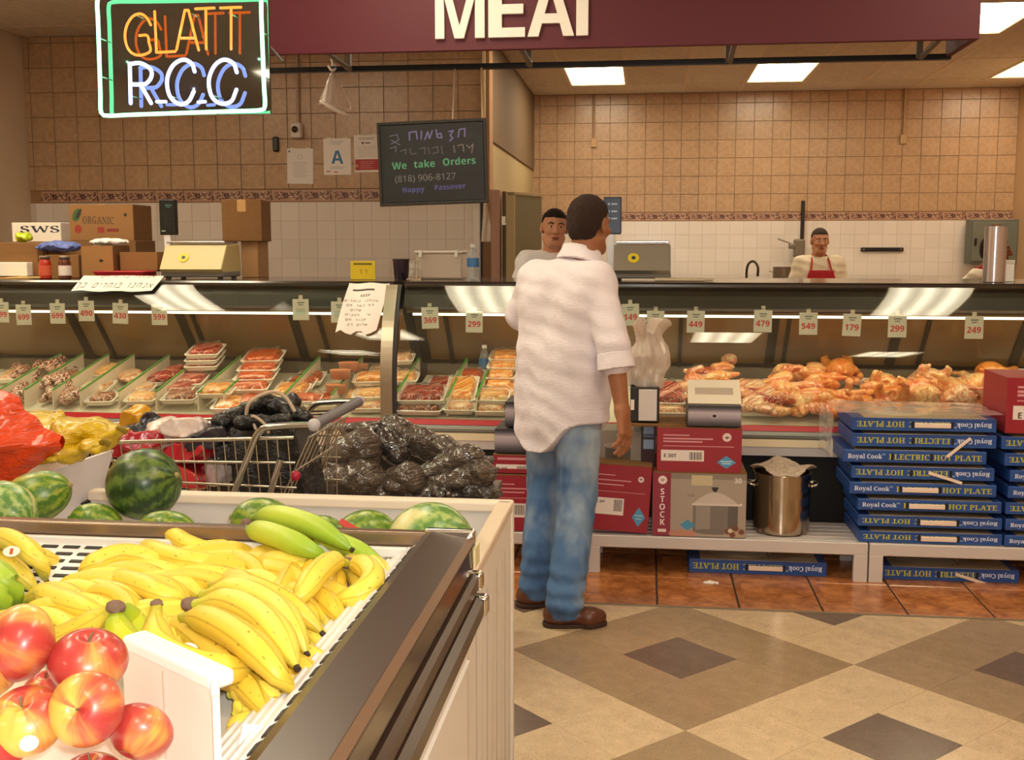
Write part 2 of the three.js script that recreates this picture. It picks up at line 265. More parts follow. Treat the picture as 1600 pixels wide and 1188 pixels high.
function tiledWall(name, x0, x1, z, tw, rowTop, friezeY0, friezeY1, fw, ww, wy0, wy1) {
  const w = struct(name);
  part('wall_body', box(x1 - x0 + 0.1, CEIL + 0.1, 0.2, (x0 + x1) / 2 + 0.0, (CEIL + 0.1) / 2, z - 0.112), std(0x9c7653, 0.9), w); part('pale_grout', box(x1 - x0, friezeY0, 0.006, (x0 + x1) / 2, friezeY0 / 2, z - 0.0045), std(0xcfc0b1, 0.9), w);
  const g = tileGeo(tw - 0.004, tw - 0.004, 0.01, 0.0015), n = Math.ceil((x1 - x0) / tw);
  for (let y = friezeY1; y < CEIL - 0.02; y += tw) {
    const hh = Math.min(tw, CEIL - y), gg = hh < tw ? tileGeo(tw - 0.005, Math.max(0.02, hh - 0.005), 0.01, 0.002) : g;
    for (let i = 0; i < n; i++) { const xa = x1 - (i + 1) * tw, xb = Math.max(xa, x0), ww2 = xa + tw - xb; if (ww2 < 0.03) continue; const g3 = ww2 < tw - 1e-4 ? tileGeo(ww2 - 0.005, hh - 0.005, 0.01, 0.002) : gg; part('beige_tile', g3, pick(beige), w, [xb + ww2 / 2, y + hh / 2, z - 0.008]); }
  }
  const fg = tileGeo(fw - 0.004, friezeY1 - friezeY0 - 0.004, 0.012, 0.001); { const u = fg.attributes.uv, p = fg.attributes.position; for (let i = 0; i < u.count; i++) u.setXY(i, p.getX(i) / fw + 0.5, p.getY(i) / (friezeY1 - friezeY0) + 0.5); }
  for (let x = x1 - fw; x > x0 - fw * 0.02; x -= fw) part('frieze_tile', fg, frieze, w, [x + fw / 2, (friezeY0 + friezeY1) / 2, z - 0.008]);
  const wg = tileGeo(ww - 0.002, ww - 0.002, 0.01, 0.001);
  for (let y = friezeY0 - ww; y > wy0; y -= ww) for (let x = x1 - ww; x > x0 - 0.02; x -= ww) part('white_tile', wg, pick(whiteTile), w, [x + ww / 2, y + ww / 2, z - 0.008]);
  part('lower_render', box(x1 - x0, wy1, 0.01, (x0 + x1) / 2, wy1 / 2, z - 0.004), std(0xd8cabb, 0.5), w);
  return w;
}
tiledWall('wall_back_left', LX, PX, ZL, 0.2, 0, 1.885, 1.99, 0.25, 0.152, 1.12, 1.12);
tiledWall('wall_back_right', PX - 0.15, RX, ZR, 0.2, 0, 1.82, 1.92, 0.25, 0.152, 1.05, 1.05);
{
  const paint = std(0xdcc6aa, 0.7), pale = std(0xe4d6c4, 0.6);
  const wl = struct('wall_left'); part('plaster', box(0.2, CEIL + 0.1, ZF - ZL + 0.2, LX - 0.1, (CEIL + 0.1) / 2, (ZF + ZL) / 2 - 0.05), paint, wl);
  const wr = struct('wall_right'); part('plaster', box(0.2, CEIL + 0.1, ZF - ZR + 0.2, RX + 0.1, (CEIL + 0.1) / 2, (ZF + ZR) / 2), std(0xcba67c, 0.6), wr);
  const wf = struct('wall_front'); part('plaster', box(RX - LX + 0.4, CEIL + 0.1, 0.2, (RX + LX) / 2, (CEIL + 0.1) / 2, ZF + 0.1), pale, wf);
  // the pillar-like return between the left wall and the deeper back room: a boxed-in upper part over a paler lower part
  const ws = struct('wall_return');
  part('lower_wall', box(0.1, 2.42, ZL - ZR, PX - 0.055, 1.21, (ZL + ZR) / 2), std(0xa8936a, 0.7), ws);
  part('upper_boxing', box(0.16, CEIL - 2.4 - 0.001, ZL - ZR - 0.02, PX - 0.07, (CEIL + 2.4) / 2, (ZL + ZR) / 2), std(0x6f583c, 0.8), ws);
  part('corner_bead', box(0.02, CEIL - 2.4, 0.02, PX + 0.012, (CEIL + 2.4) / 2, ZL + 0.02), std(0xd8c29a, 0.4), ws);
  const trim = struct('trim_1'); part('door_casing', box(0.1, 1.98, 0.12, PX + 0.06, 0.99, ZL - 0.1), std(0xc7a98a, 0.6), trim);
  const bb = struct('baseboard_right'); part('board', rbox(0.02, 0.1, ZF - ZR - 0.2, RX - 0.01, 0.055, (ZF + ZR) / 2, 0.004), std(0x4a3428, 0.5), bb);
}
// ---------------------------------------------------------------- signs and things hanging
const font = await new FontLoader().loadAsync('fonts/droid/droid_sans_bold.typeface.json');
{
  const t = thing('overhead_sign', 'long maroon overhead sign with white capital letters spelling MEAT', 'sign', [0, 0, 0]);
  const xl = -2.2, xr = 1.456, yb = 2.43, yt = 3.16, zf = -5.2, zb = -5.65;
  part('front_panel', rbox(xr - xl, yt - yb, 0.03, (xl + xr) / 2, (yb + yt) / 2, zf - 0.015, 0.004), MAT.maroon, t);
  part('side_panel', rbox(0.03, yt - yb, zf - zb - 0.03, xr - 0.015, (yb + yt) / 2, (zf + zb) / 2 - 0.015, 0.004), MAT.maroon, t);
  part('rail', rbox(xr - xl, 0.028, 0.04, (xl + xr) / 2, 2.432, zb - 0.02, 0.005), MAT.black, t);
  for (const px of [508, 812, 1148, 1470]) { const a = D(px, 82, 5.24); part('bracket', [rod([a.x, yb + 0.02, zf - 0.03], [a.x + 0.01, yb + 0.0, zb], 0.014), box(0.03, 0.09, 0.03, a.x, yb + 0.04, zb)], std(0x6f6250, 0.5), t); }
  for (const x of [xl + 0.3, -0.4, xr - 0.3]) part('hanger', rod([x, yt - 0.02, zf - 0.03], [x, CEIL, zf - 0.03], 0.008), MAT.steel, t);
  const lm = std(0xf4efe9, 0.4);
  for (const [c, a, b] of [['M', 680, 757], ['E', 763, 820], ['A', 824, 897], ['T', 878, 941]]) {
    const g = new TextGeometry(c, { font, size: 1, depth: 0.02, curveSegments: 6 }); g.computeBoundingBox(); const bb = g.boundingBox, A = D(a, 60, 5.18), B = D(b, 60, 5.18), w = bb.max.x - bb.min.x, h = bb.max.y - bb.min.y;
    g.translate(-bb.min.x, -bb.min.y, 0).scale((B.x - A.x) / w, 0.245 / h, 1);
    part('letter', g, lm, t, [A.x, 2.483, zf]);
  }
}
// neon sign: tubes held in front of a glossy black board, which mirrors them
{
  const d = 4.6, c = D(290, 90, d), t = thing('neon_sign', 'neon sign reading GLATT in orange and R.C.C in white with a green border', 'neon sign', c);
  const L = (px, py) => D(px, py, d - 0.05).sub(c), k = 1 / 3.6, B = (x, y) => D(x, y, d).sub(c);
  const corners = [B(157, 182), B(423, 178), B(419, -12), B(151, -8)];
  part('backing_board', plateXY(corners.map((p) => [p.x, p.y]), 0.012, 0.002), phy(0x060606, 0.04, { ior: 2.3, clearcoat: 1, clearcoatRoughness: 0.03 }), t, [0, 0, -0.014]);
  const em = (r, g, b, i) => std(0x0c0c0c, 0.4, { emissive: new THREE.Color().setRGB(r, g, b), emissiveIntensity: i });
  const green = em(0.2, 1, 0.42, 2.4), orange = em(1, 0.16, 0.015, 1.5), blue = em(0.3, 0.42, 1, 2.4), holder = std(0x88b090, 0.3);
  const q = [L(158, 181), L(414, 172), L(407, -9), L(152, -5)], rim = [];
  for (let i = 0; i < 4; i++) { const a = q[i], b = q[(i + 1) % 4]; for (const f of [0.035, 0.2, 0.5, 0.8, 0.965]) rim.push(a.clone().lerp(b, f)); }
  part('border_tube', tube(rim, 0.0085, 160, 10, true), green, t);
  const letter = (name, mat, r, ...lines) => { const g = lines.map((l) => { const p = l.map(([x, y]) => L(x * k, y * k)); return p.length === 2 ? rod(p[0], p[1], r) : tube(p, r, 60, 8, false); }); lines.forEach((l) => { for (const e of [l[0], l[l.length - 1]]) g.push(new THREE.SphereGeometry(r, 8, 6).translate(...L(e[0] * k, e[1] * k).toArray())); }); part(name, g, mat, t); };
  const ro = 0.0056, rb = 0.0085;
  letter('letter_tube', orange, ro, [[848, 140], [825, 100], [790, 78], [748, 92], [715, 140], [703, 200], [715, 262], [748, 302], [795, 310], [845, 288], [838, 240], [828, 200], [785, 200]]);
  letter('letter_tube', orange, ro, [[870, 65], [880, 295]], [[880, 295], [985, 290]]);
  letter('letter_tube', orange, ro, [[993, 280], [1040, 58]], [[1040, 58], [1060, 58]], [[1060, 58], [1118, 282]], [[1020, 215], [1095, 215]]);
  letter('letter_tube', orange, ro, [[1100, 50], [1205, 45]], [[1158, 48], [1160, 276]]);
  letter('letter_tube', orange, ro, [[1240, 45], [1355, 41]], [[1300, 45], [1300, 276]]);
  letter('letter_tube', blue, rb, [[735, 580], [730, 360]], [[730, 360], [790, 356], [845, 388], [852, 430], [825, 468], [790, 475], [737, 475]], [[790, 475], [850, 580]]);
  letter('dot_tube', blue, rb * 0.8, [[882, 572], [933, 572]]);
  letter('letter_tube', blue, rb, [[1095, 402], [1078, 358], [1030, 336], [972, 370], [940, 450], [955, 540], [1010, 586], [1060, 570], [1090, 515]]);
  letter('dot_tube', blue, rb * 0.8, [[1115, 575], [1155, 572]]);
  letter('letter_tube', blue, rb, [[1332, 406], [1312, 357], [1260, 336], [1207, 370], [1175, 450], [1190, 540], [1240, 582], [1300, 570], [1330, 505]]);
  for (const [x, y] of [[158, 120], [156, 60], [412, 120], [409, 50], [230, 178], [330, 175], [205, 150], [265, 150], [335, 150], [215, 25], [300, 22], [361, 22]]) { const a = L(x, y); part('tube_support', cyl(0.003, 0.003, 0.05, a.x, a.y, a.z - 0.027, 8, Math.PI / 2), holder, t); }
  part('wire', tube([L(152, -5), V(-0.35, 0.6, -0.05), V(-0.33, 0.92, -0.02)], 0.002), MAT.black, t); part('wire', tube([L(407, -9), V(0.33, 0.6, -0.05), V(0.31, 0.92, -0.02)], 0.002), MAT.black, t);
  part('cable', tube([L(372, 38), L(392, 48), L(414, 72), L(430, 90)].map((p) => p.add(V(0, 0, -0.1))), 0.006), std(0x3b3634, 0.5), t);
  for (const [dx, dy, col, i] of [[0, 0.1, [1, 0.3, 0.1], 0.25], [0, -0.12, [0.5, 0.6, 1], 0.3], [-0.3, 0, [0.3, 1, 0.55], 0.25], [0.3, 0, [0.3, 1, 0.55], 0.25]]) { const l = new THREE.PointLight(new THREE.Color().setRGB(...col), i * 0.25); l.name = 'neon_glow'; l.position.set(dx, dy, 0.075); l.castShadow = true; l.shadow.radius = 0.03; t.add(l); }
}
// chalkboard
{
  const d = 5.5, a = D(593, 192, d), b = D(759, 183, d), c2 = D(762, 313, d), e = D(598, 318, d), cx = (a.x + b.x) / 2, cy = (a.y + e.y) / 2, w = b.x - a.x, h = a.y - e.y;
  const t = thing('chalkboard', 'black chalkboard hung from the ceiling, lettered We take Orders in coloured chalk', 'chalkboard', [cx, cy, -d], 0);
  t.rotation.z = Math.atan2(b.y - a.y, b.x - a.x) * 0.8;
  const m = canvasTex(664, 512, (g, W, Hh) => {
    g.fillStyle = '#121318'; g.fillRect(0, 0, W, Hh);
    for (let i = 0; i < 40; i++) { g.fillStyle = `rgba(90,95,110,${0.02 + 0.02 * (i % 3)})`; g.beginPath(); g.ellipse((i * 173) % W, (i * 97) % Hh, 70, 30, i, 0, 7); g.fill(); }
    g.lineCap = 'round'; g.lineJoin = 'round';
    const ink = (col, wd, lines) => { g.strokeStyle = col; g.lineWidth = wd; for (const l of lines) { g.beginPath(); l.forEach(([x, y], i) => (i ? g.lineTo(x, y) : g.moveTo(x, y))); g.stroke(); } };
    ink('#5a5876', 7, [[[60, 70], [110, 60], [120, 95], [70, 120]], [[70, 95], [125, 130]], [[60, 150], [100, 140], [95, 175]]]);
    ink('#6f69a8', 9, [[[190, 100], [190, 50], [235, 45], [240, 95]], [[265, 95], [270, 45]], [[290, 100], [310, 50], [320, 95], [340, 45]], [[365, 40], [370, 90], [400, 95], [395, 65], [372, 70]], [[445, 55], [475, 50], [455, 80], [470, 100], [450, 118]], [[505, 95], [515, 45], [550, 40], [548, 92]]]);
    ink('#4e4a52', 8, [[[130, 170], [165, 160], [160, 190]], [[190, 160], [195, 195], [230, 190]], [[255, 160], [290, 155], [285, 195]], [[310, 155], [315, 195]], [[335, 160], [370, 150], [372, 190], [340, 195]], [[395, 150], [400, 200]]]);
    ink('#6a6266', 8, [[[475, 150], [480, 195]], [[500, 150], [535, 145], [538, 190]], [[560, 150], [575, 170], [600, 145], [590, 200]]]);
    g.font = 'bold 66px sans-serif'; g.fillStyle = '#4f9a78'; g.save(); g.translate(68, 292); g.rotate(-0.02); g.fillText('We', 0, 0); g.fillText('take', 142, -2); g.fillText('Orders', 330, -6); g.restore();
    g.font = '60px sans-serif'; g.fillStyle = '#77757a'; g.save(); g.translate(82, 378); g.rotate(-0.02); g.fillText('(818) 906-8127', 0, 0, 500); g.restore();
    g.font = 'bold 48px sans-serif'; g.fillStyle = '#50529a'; g.save(); g.translate(128, 448); g.rotate(-0.03); g.fillText('Happy', 0, 0); g.fillText('Passover', 210, -2, 210); g.restore();
  });
  const fg = box(w - 0.02, h - 0.02, 0.008, 0, 0, 0.006); { const u = fg.attributes.uv; }
  part('board', fg, std(0xffffff, 0.4, { map: m }), t);
  part('frame', [rbox(w, 0.016, 0.022, 0, h / 2, 0), rbox(w, 0.016, 0.022, 0, -h / 2, 0), rbox(0.016, h + 0.016, 0.022, -w / 2, 0, 0), rbox(0.016, h + 0.016, 0.022, w / 2, 0, 0), box(w, h, 0.006, 0, 0, -0.004)], std(0x201b18, 0.5), t);
  const r1 = D(709, 186, d).sub(t.position), r2 = D(756, 184, d).sub(t.position);
  part('hanging_rod', rod([r1.x, h / 2, 0], [r1.x - 0.005, 2.435 - cy, -0.165], 0.004), std(0xc9b4a0, 0.4), t);
  part('hanging_rod', rod([r2.x, h / 2, 0], [r2.x - 0.02, 2.435 - cy, -0.165], 0.005), std(0xd8b88c, 0.4), t);
}
// papers on the left tiled wall
function wallPaper(x0, y0, x1, y1, label, draw, tilt = 0) {
  const a = D(x0, y0, -ZL - 0.025), b = D(x1, y1, -ZL - 0.025), w = b.x - a.x, h = a.y - b.y;
  const t = thing('notice', label, 'notice', [(a.x + b.x) / 2, (a.y + b.y) / 2, ZL + 0.006]); t.rotation.z = tilt;
  part('sheet', box(w, h, 0.003), std(0xffffff, 0.5, { map: canvasTex(192, 256, draw) }), t);
  const tp = std(0xe8e0cc, 0.35); for (const s of [-1, 1]) part('tape', box(0.03, 0.014, 0.001, s * w * 0.3, h / 2 - 0.002, 0.0025), tp, t);
}
const lines = (g, x, y, w, n, dy, col) => { g.fillStyle = col; for (let i = 0; i < n; i++) g.fillRect(x + ((i * 37) % 11), y + i * dy, w - ((i * 53) % 37), 3); };
wallPaper(447, 232, 489, 287, 'plain white printed letter taped to the tiled wall, leftmost of three notices', (g, w, h) => { g.fillStyle = '#e6dfda'; g.fillRect(0, 0, w, h); g.strokeStyle = '#a59a98'; g.lineWidth = 3; g.beginPath(); g.arc(96, 60, 16, 0, 7); g.stroke(); lines(g, 40, 100, 112, 9, 13, '#b3aaa8'); g.fillStyle = '#333'; g.fillRect(10, 16, 12, 12); }, -0.02);
wallPaper(504, 216, 548, 273, 'white grade card with a big blue letter A on the tiled wall', (g, w, h) => { g.fillStyle = '#efe6df'; g.fillRect(0, 0, w, h); g.fillStyle = '#2c74a8'; g.font = 'bold 128px sans-serif'; g.textAlign = 'center'; g.fillText('A', 96, 178); lines(g, 45, 20, 100, 3, 10, '#9fa4b0'); lines(g, 40, 200, 112, 2, 10, '#9fa4b0'); g.fillStyle = '#c05050'; g.fillRect(70, 232, 30, 8); g.fillRect(18, 228, 28, 8); }, 0.0);
wallPaper(552, 211, 593, 269, 'white notice with a red lower block beside the chalkboard', (g, w, h) => { g.fillStyle = '#ece2da'; g.fillRect(0, 0, w, h); g.fillStyle = '#5b4c4c'; g.font = 'bold 20px sans-serif'; g.textAlign = 'center'; lines(g, 36, 18, 120, 2, 9, '#5b4c4c'); g.beginPath(); g.arc(66, 54, 9, 0, 7); g.fill(); g.fillRect(84, 50, 40, 8); lines(g, 26, 78, 140, 6, 13, '#b8aca8'); g.fillStyle = '#b3262c'; g.fillRect(6, 166, w - 12, 74); lines(g, 40, 180, 112, 4, 14, '#dc9c98'); g.fillStyle = '#e0b050'; g.fillRect(12, 200, 14, 18); }, 0.01);
// a boxed camera under a conduit, a black dispenser, and a clear bag hanging from the sign rail
{
  const p = D(460, 203, -ZL - 0.1), top = D(463, 105, -ZL - 0.02);
  const t = thing('wall_camera', 'small white boxed camera with black lens under a conduit pipe on the tiled wall', 'camera', [p.x, p.y, ZL + 0.01]);
  part('housing', rbox(0.085, 0.12, 0.07, 0, 0, 0.035, 0.012), std(0xd9cdc2, 0.4), t); part('lens', [cyl(0.026, 0.026, 0.02, 0, 0.005, 0.075, 20, Math.PI / 2), new THREE.SphereGeometry(0.02, 14, 10).translate(0, 0.005, 0.078)], phy(0x0b0b0d, 0.1, { clearcoat: 1 }), t);
  part('conduit', rod([0.01, 0.06, 0.02], [0.012, CEIL - p.y - 0.01, 0.02], 0.011), std(0xb39a88, 0.4), t);
  const q = D(429, 225, -ZL - 0.05), w = thing('dispenser', 'small black oval fitting on the tiled wall right of the neon sign', 'wall fitting', [q.x, q.y, ZL + 0.004]);
  part('body', [rbox(0.05, 0.12, 0.03, 0, 0, 0.016, 0.014)], MAT.black, w); part('button', cyl(0.01, 0.01, 0.006, 0, -0.02, 0.033, 12, Math.PI / 2), std(0x333030, 0.4), w);
}
{
  const a = D(520, 112, 5.66), b = D(519, 173, 5.66), h = a.y - b.y, s = (x) => x * 5.66 / 1700;
  const t = thing('hanging_bag', 'crumpled clear plastic bag hanging from the rail under the maroon sign', 'bag', [a.x, a.y, -5.66]);
  const f = (x, y, z) => { const v = -y / h, w = mix(0.014, s(28), clamp(v * 1.05)), n = 0.01 * (fbm(x * 60, y * 14, z * 60) - 0.5); return Math.max(Math.hypot(x / w, z / (w * 0.45)) * w - w, -y - h * (0.93 + 0.9 * x), y) * 0.7 + n; };
  part('bag', nets(f, [-0.12, -h - 0.05, -0.07], [0.12, 0.02, 0.07], 0.008), phy(0xf1e6dc, 0.25, { transmission: 0.78, thickness: 0 }), t);
  part('knot', [tube([V(-0.02, 0.03, 0.01), V(0.0, 0.005, 0.015), V(0.02, 0.02, 0), V(0, 0.04, -0.01)], 0.008, 20, 6), tube([V(0, 0.0, 0), V(0.0, 0.04, 0.0), V(-0.005, 0.065, 0.0)], 0.006, 12, 6)], std(0xe2d5c8, 0.4), t);
  part('bag_bottom', nets((x, y, z) => Math.hypot(x / 1, (y + h * 0.93 + x * 0.5) * 4.2, z * 1.6) - 0.08 + 0.01 * fbm(x * 50, y * 50, z * 50), [-0.1, -h - 0.07, -0.07], [0.1, -h + 0.08, 0.07], 0.006), phy(0xf4ebe4, 0.35, { transmission: 0.25, thickness: 0 }), t);
}
// ---------------------------------------------------------------- meat cases
const deckY = (z) => 0.655 + (-5.38 - z) * 0.2;
const GLASS = []; // [z, y] along the outside, bottom to top
{
  GLASS.push([-5.362, 0.645]); const r = 0.9;
  for (let i = 0; i <= 16; i++) { const a = R(35) * (i / 16); GLASS.push([-5.362 - r * (1 - Math.cos(a)), 0.8 + r * Math.sin(a)]); }
}
const glassAt = (y) => { for (let i = 1; i < GLASS.length; i++) if (y <= GLASS[i][1]) { const [a, b] = [GLASS[i - 1], GLASS[i]]; return mix(a[0], b[0], (y - a[1]) / (b[1] - a[1])); } return GLASS[GLASS.length - 1][0]; };
const glassNormal = (y) => { const a = glassAt(y - 0.01), b = glassAt(y + 0.01); const n = V(0, -(b - a) , 0.02).normalize(); return n; };
const postX = -1.30;
function deliCase(x0, x1, label, post) {
  const t = thing('deli_case', label, 'display case', [(x0 + x1) / 2, 0, -5.8]), k = (p) => p.map(([z, y]) => [z + 5.8, y]), a = x0 - (x0 + x1) / 2, b = -a;
  part('base', prism(k([[-5.47, 0.0], [-5.47, 0.5], [-6.38, 0.5], [-6.38, 0.0]]), a, b), std(0x14110f, 0.6), t);
  part('lower_panel', prism(k([[-5.345, 0.5], [-5.338, 0.543], [-5.5, 0.543], [-5.5, 0.5]]), a, b), std(0xd8d2d2, 0.35), t);
  part('ledge', prism(k([[-5.335, 0.545], [-5.335, 0.583], [-5.5, 0.583], [-5.5, 0.545]]), a, b), std(0xe8d9b8, 0.45), t);
  part('bumper', prism(k([[-5.335, 0.588], [-5.328, 0.604], [-5.335, 0.62], [-5.5, 0.62], [-5.5, 0.588]]), a, b), std(0x8d8f88, 0.35), t);
  part('price_rail', prism(k([[-5.342, 0.622], [-5.352, 0.646], [-5.5, 0.646], [-5.5, 0.622]]), a, b), std(0xb3262e, 0.35), t);
  part('deck', prism(k([[-5.375, 0.646], [-6.08, 0.787], [-6.08, 0.752], [-5.4, 0.62]]), a + 0.002, b - 0.002), std(0xe4dccb, 0.45), t);
  part('back_body', prism(k([[-6.13, 0.5], [-6.13, 0.86], [-6.2, 0.86], [-6.2, 0.5]]), a, b), std(0x6f6252, 0.5), t);
  const dz0 = -6.13, dy0 = 0.86, dz1 = -5.84, dy1 = 1.2, len = Math.hypot(dz1 - dz0, dy1 - dy0), ang = Math.atan2(dz1 - dz0, dy1 - dy0), nd = Math.round((x1 - x0) / 0.62);
  const dm = phy(0x7d6243, 0.22, { clearcoat: 0.6, clearcoatRoughness: 0.15 }), fm = std(0x2c241d, 0.4);
  for (let i = 0; i < nd; i++) { const w = (b - a) / nd, x = a + w * (i + 0.5), d = part('sliding_door', box(w - 0.05, len - 0.02, 0.01), dm, t, [x, (dy0 + dy1) / 2, (dz0 + dz1) / 2 + 5.8], [ang, 0, 0]); part('door_frame', [box(0.05, len, 0.02, -w / 2, 0, 0.004), box(0.022, len, 0.018, -w / 2 + 0.075 * (i % 2 ? 1 : 2), 0, 0.008), box(w, 0.024, 0.016, 0, -len / 2 + 0.012, 0.004)], fm, d); }
  part('canopy', prism(k([[-5.5, 1.208], [-5.6, 1.178], [-5.86, 1.19], [-5.86, 1.3], [-5.56, 1.3], [-5.528, 1.268]]), a + 0.003, b - 0.003), std(0x1d1611, 0.5), t);
  const tubeM = std(0xffffff, 0.4, { emissive: new THREE.Color().setRGB(1, 0.85, 0.6), emissiveIntensity: 1.5 });
  part('light_strip', prism(k([[-5.59, 1.158], [-5.59, 1.17], [-5.62, 1.172], [-5.62, 1.156]]), a + 0.03, b - 0.03), tubeM, t);
  part('light_trim', prism(k([[-5.58, 1.171], [-5.575, 1.184], [-5.62, 1.184], [-5.62, 1.173]]), a + 0.003, b - 0.003), std(0x8d7a60, 0.35), t);
  const l = new THREE.RectAreaLight(new THREE.Color().setRGB(1, 0.80, 0.50), 5.5, b - a - 0.1, 0.05); l.position.set(0, 1.15, 0.17); l.rotation.x = -Math.PI / 2 + 0.12; l.name = 'case_tube_light'; t.add(l);
  part('counter_top', prism(k([[-5.545, 1.302], [-5.535, 1.312], [-5.535, 1.326], [-5.545, 1.336], [-6.45, 1.336], [-6.45, 1.302]]), a, b), phy(0x2b2420, 0.22, { clearcoat: 0.8, clearcoatRoughness: 0.1 }), t);
  part('rear_support', prism(k([[-6.39, 0], [-6.39, 1.302], [-6.43, 1.302], [-6.43, 0]]), a, b), std(0x8d8378, 0.5), t);
  const inner = GLASS.map(([z, y], i) => { const n = glassNormal(y); return [z - n.z * 0.006, y - n.y * 0.006]; });
  part('glass_pane', toCreasedNormals(prism(k([...GLASS, ...inner.reverse()]), a + 0.004, b - 0.004), 0.5), phy(0xf4f7f2, 0.02, { transmission: 1, thickness: 0, ior: 1.43 }), t);
  if (post) {
    const outer = GLASS.map(([z, y]) => { const n = glassNormal(y); return [z + n.z * 0.014, y + n.y * 0.014]; }), inn = GLASS.map(([z, y]) => [z - 0.02, y - 0.008]).reverse();
    part('end_post', prism(k([[-5.33, 0.6], ...outer, ...inn, [-5.38, 0.6]]), b - 0.03, b + 0.032), std(0xb5aa98, 0.28, { metalness: 0.9 }), t);
    part('post_gasket', prism(k([[-5.34, 0.6], ...outer.map(([z, y]) => [z - 0.006, y]), ...inn, [-5.39, 0.6]]), b + 0.033, b + 0.05), std(0x2a2825, 0.5), t);
  } else part('end_panel', prism(k([[-5.4, 0.646], [-5.42, 1.04], [-5.55, 1.27], [-5.86, 1.28], [-6.12, 0.87], [-6.12, 0.79]]), b - 0.02, b), std(0x4b4036, 0.5), t);
  for (const f of [0.1, 0.9]) part('foot', cyl(0.03, 0.04, 0.02, mix(a, b, f), 0.01, 0.25), MAT.black, t);
  return t;
}
deliCase(-4.6, postX, 'curved glass meat case at the left, filled with sausages and trayed meat', true);
deliCase(postX + 0.06, 2.6, 'curved glass meat case at the right, filled with heaps of chicken', false);

// divider boards between the rows
const dividerM = std(0xe9dccb, 0.5);
{
  const list = [[4, 598, 0], [42, 606, 1], [86, 612, 2], [129, 610, 3], [189, 612, 4], [247, 620, 5], [312, 608, 6], [352, 617, 7], [447, 612, 8], [520, 612, 9], [618, 620, 10], [700, 612, 11], [745, 622, 12], [815, 622, 13]];
  const where = ['at the far left of the left case', 'between the two sausage heaps at the left', 'right of the tall mottled sausage heap', 'left of the flat dark meat packs', 'left of the orange flat packs', 'left of the stack of three red trays', 'behind the red tray stack', 'under the tall stack of trays', 'left of the orange trays near the cart', 'left of the round tub stack', 'just right of the steel post', 'left of the yellow chopped meat tray', 'left of the stack of orange trays', 'behind the customer in the white shirt'];
  list.forEach(([px, py, i]) => {
    const f = D(px, py, 5.42), zb = -6.02, h = 0.095, t = thing('divider', 'white upright divider board with green edge ' + where[i], 'divider', [f.x, 0, -5.42], 0, 'divider boards in the meat cases');
    const zz = [-5.395, zb].map((z) => z + 5.42), yb = [deckY(-5.395) + 0.002, deckY(zb) + 0.002];
    part('board', prism([[zz[0], yb[0]], [zz[0], yb[0] + h], [zz[1], yb[1] + h + 0.01], [zz[1], yb[1]]], -0.004, 0.004), dividerM, t);
    part('edge_strip', prism([[zz[0], yb[0] + h], [zz[0], yb[0] + h + 0.006], [zz[1], yb[1] + h + 0.016], [zz[1], yb[1] + h + 0.01]], -0.005, 0.005), MAT.greenEdge, t);
  });
}
// ------- meat
const meatTex = (a, b, c, sc, sharp = 1, cut = 0.56) => tex(256, 256, (u, v) => { const n = fbm(u * sc, v * sc, 3, 4), m = fbm(u * sc * 3, v * sc * 3, 9, 2), k = clamp(0.5 + (n - 0.5) * 2.6 * sharp), q = sstep(cut, cut + 0.08, m); return [0, 1, 2].map((i) => mix(mix(a[i], b[i], k), c[i], q)); });
const MT = {
  ground: meatTex([0.66, 0.2, 0.08], [0.84, 0.36, 0.16], [0.93, 0.58, 0.36], 14), red: meatTex([0.5, 0.08, 0.07], [0.72, 0.2, 0.15], [0.88, 0.66, 0.58], 9), mottled: meatTex([0.26, 0.06, 0.05], [0.6, 0.2, 0.16], [0.96, 0.84, 0.76], 5, 1.5, 0.5),
  chicken: meatTex([0.9, 0.55, 0.34], [0.95, 0.72, 0.47], [0.97, 0.84, 0.62], 6), pale: meatTex([0.82, 0.48, 0.36], [0.94, 0.74, 0.56], [0.96, 0.86, 0.74], 8), brown: meatTex([0.4, 0.17, 0.12], [0.58, 0.29, 0.2], [0.8, 0.6, 0.48], 8), yellow: meatTex([0.86, 0.42, 0.13], [0.94, 0.62, 0.28], [0.97, 0.82, 0.55], 12),
};
const meat = (k, rough = 0.35, rep = 6) => phy(0xffffff, rough, { map: again(MT[k], rep, rep), clearcoat: 0.5, clearcoatRoughness: 0.25 });
const MM = { ground: meat('ground'), red: meat('red'), mottled: meat('mottled', 0.35, 2), chicken: meat('chicken'), pale: meat('pale'), brown: meat('brown'), yellow: meat('yellow') };
function lump(rx, ry, rz, amp, s, cell = 0.008) { return nets((x, y, z) => ell(x, y - ry * 0.7, z, [0, 0, 0], [rx, ry, rz]) + amp * (fbm(x * 26 + s, y * 26, z * 26, 3) - 0.5) * 2, [-rx - 0.03, -ry, -rz - 0.03], [rx + 0.03, ry * 2.2, rz + 0.03], cell); }
const slab = (rx, h, rz, s) => nets((x, y, z) => { const qx = Math.max(Math.abs(x) - rx + 0.025, 0), qy = Math.max(Math.abs(y - h * 0.5 - 0.006) - h * 0.5 + 0.016, 0), qz = Math.max(Math.abs(z) - rz + 0.025, 0); return Math.hypot(qx, qy, qz) - 0.02 + 0.014 * (fbm(x * 32 + s, y * 32, z * 32, 3) - 0.5) + 0.005 * (fbm(x * 110 + s, y * 110, z * 110, 2) - 0.5); }, [-rx - 0.02, -0.01, -rz - 0.02], [rx + 0.02, h + 0.04, rz + 0.02], 0.0075);
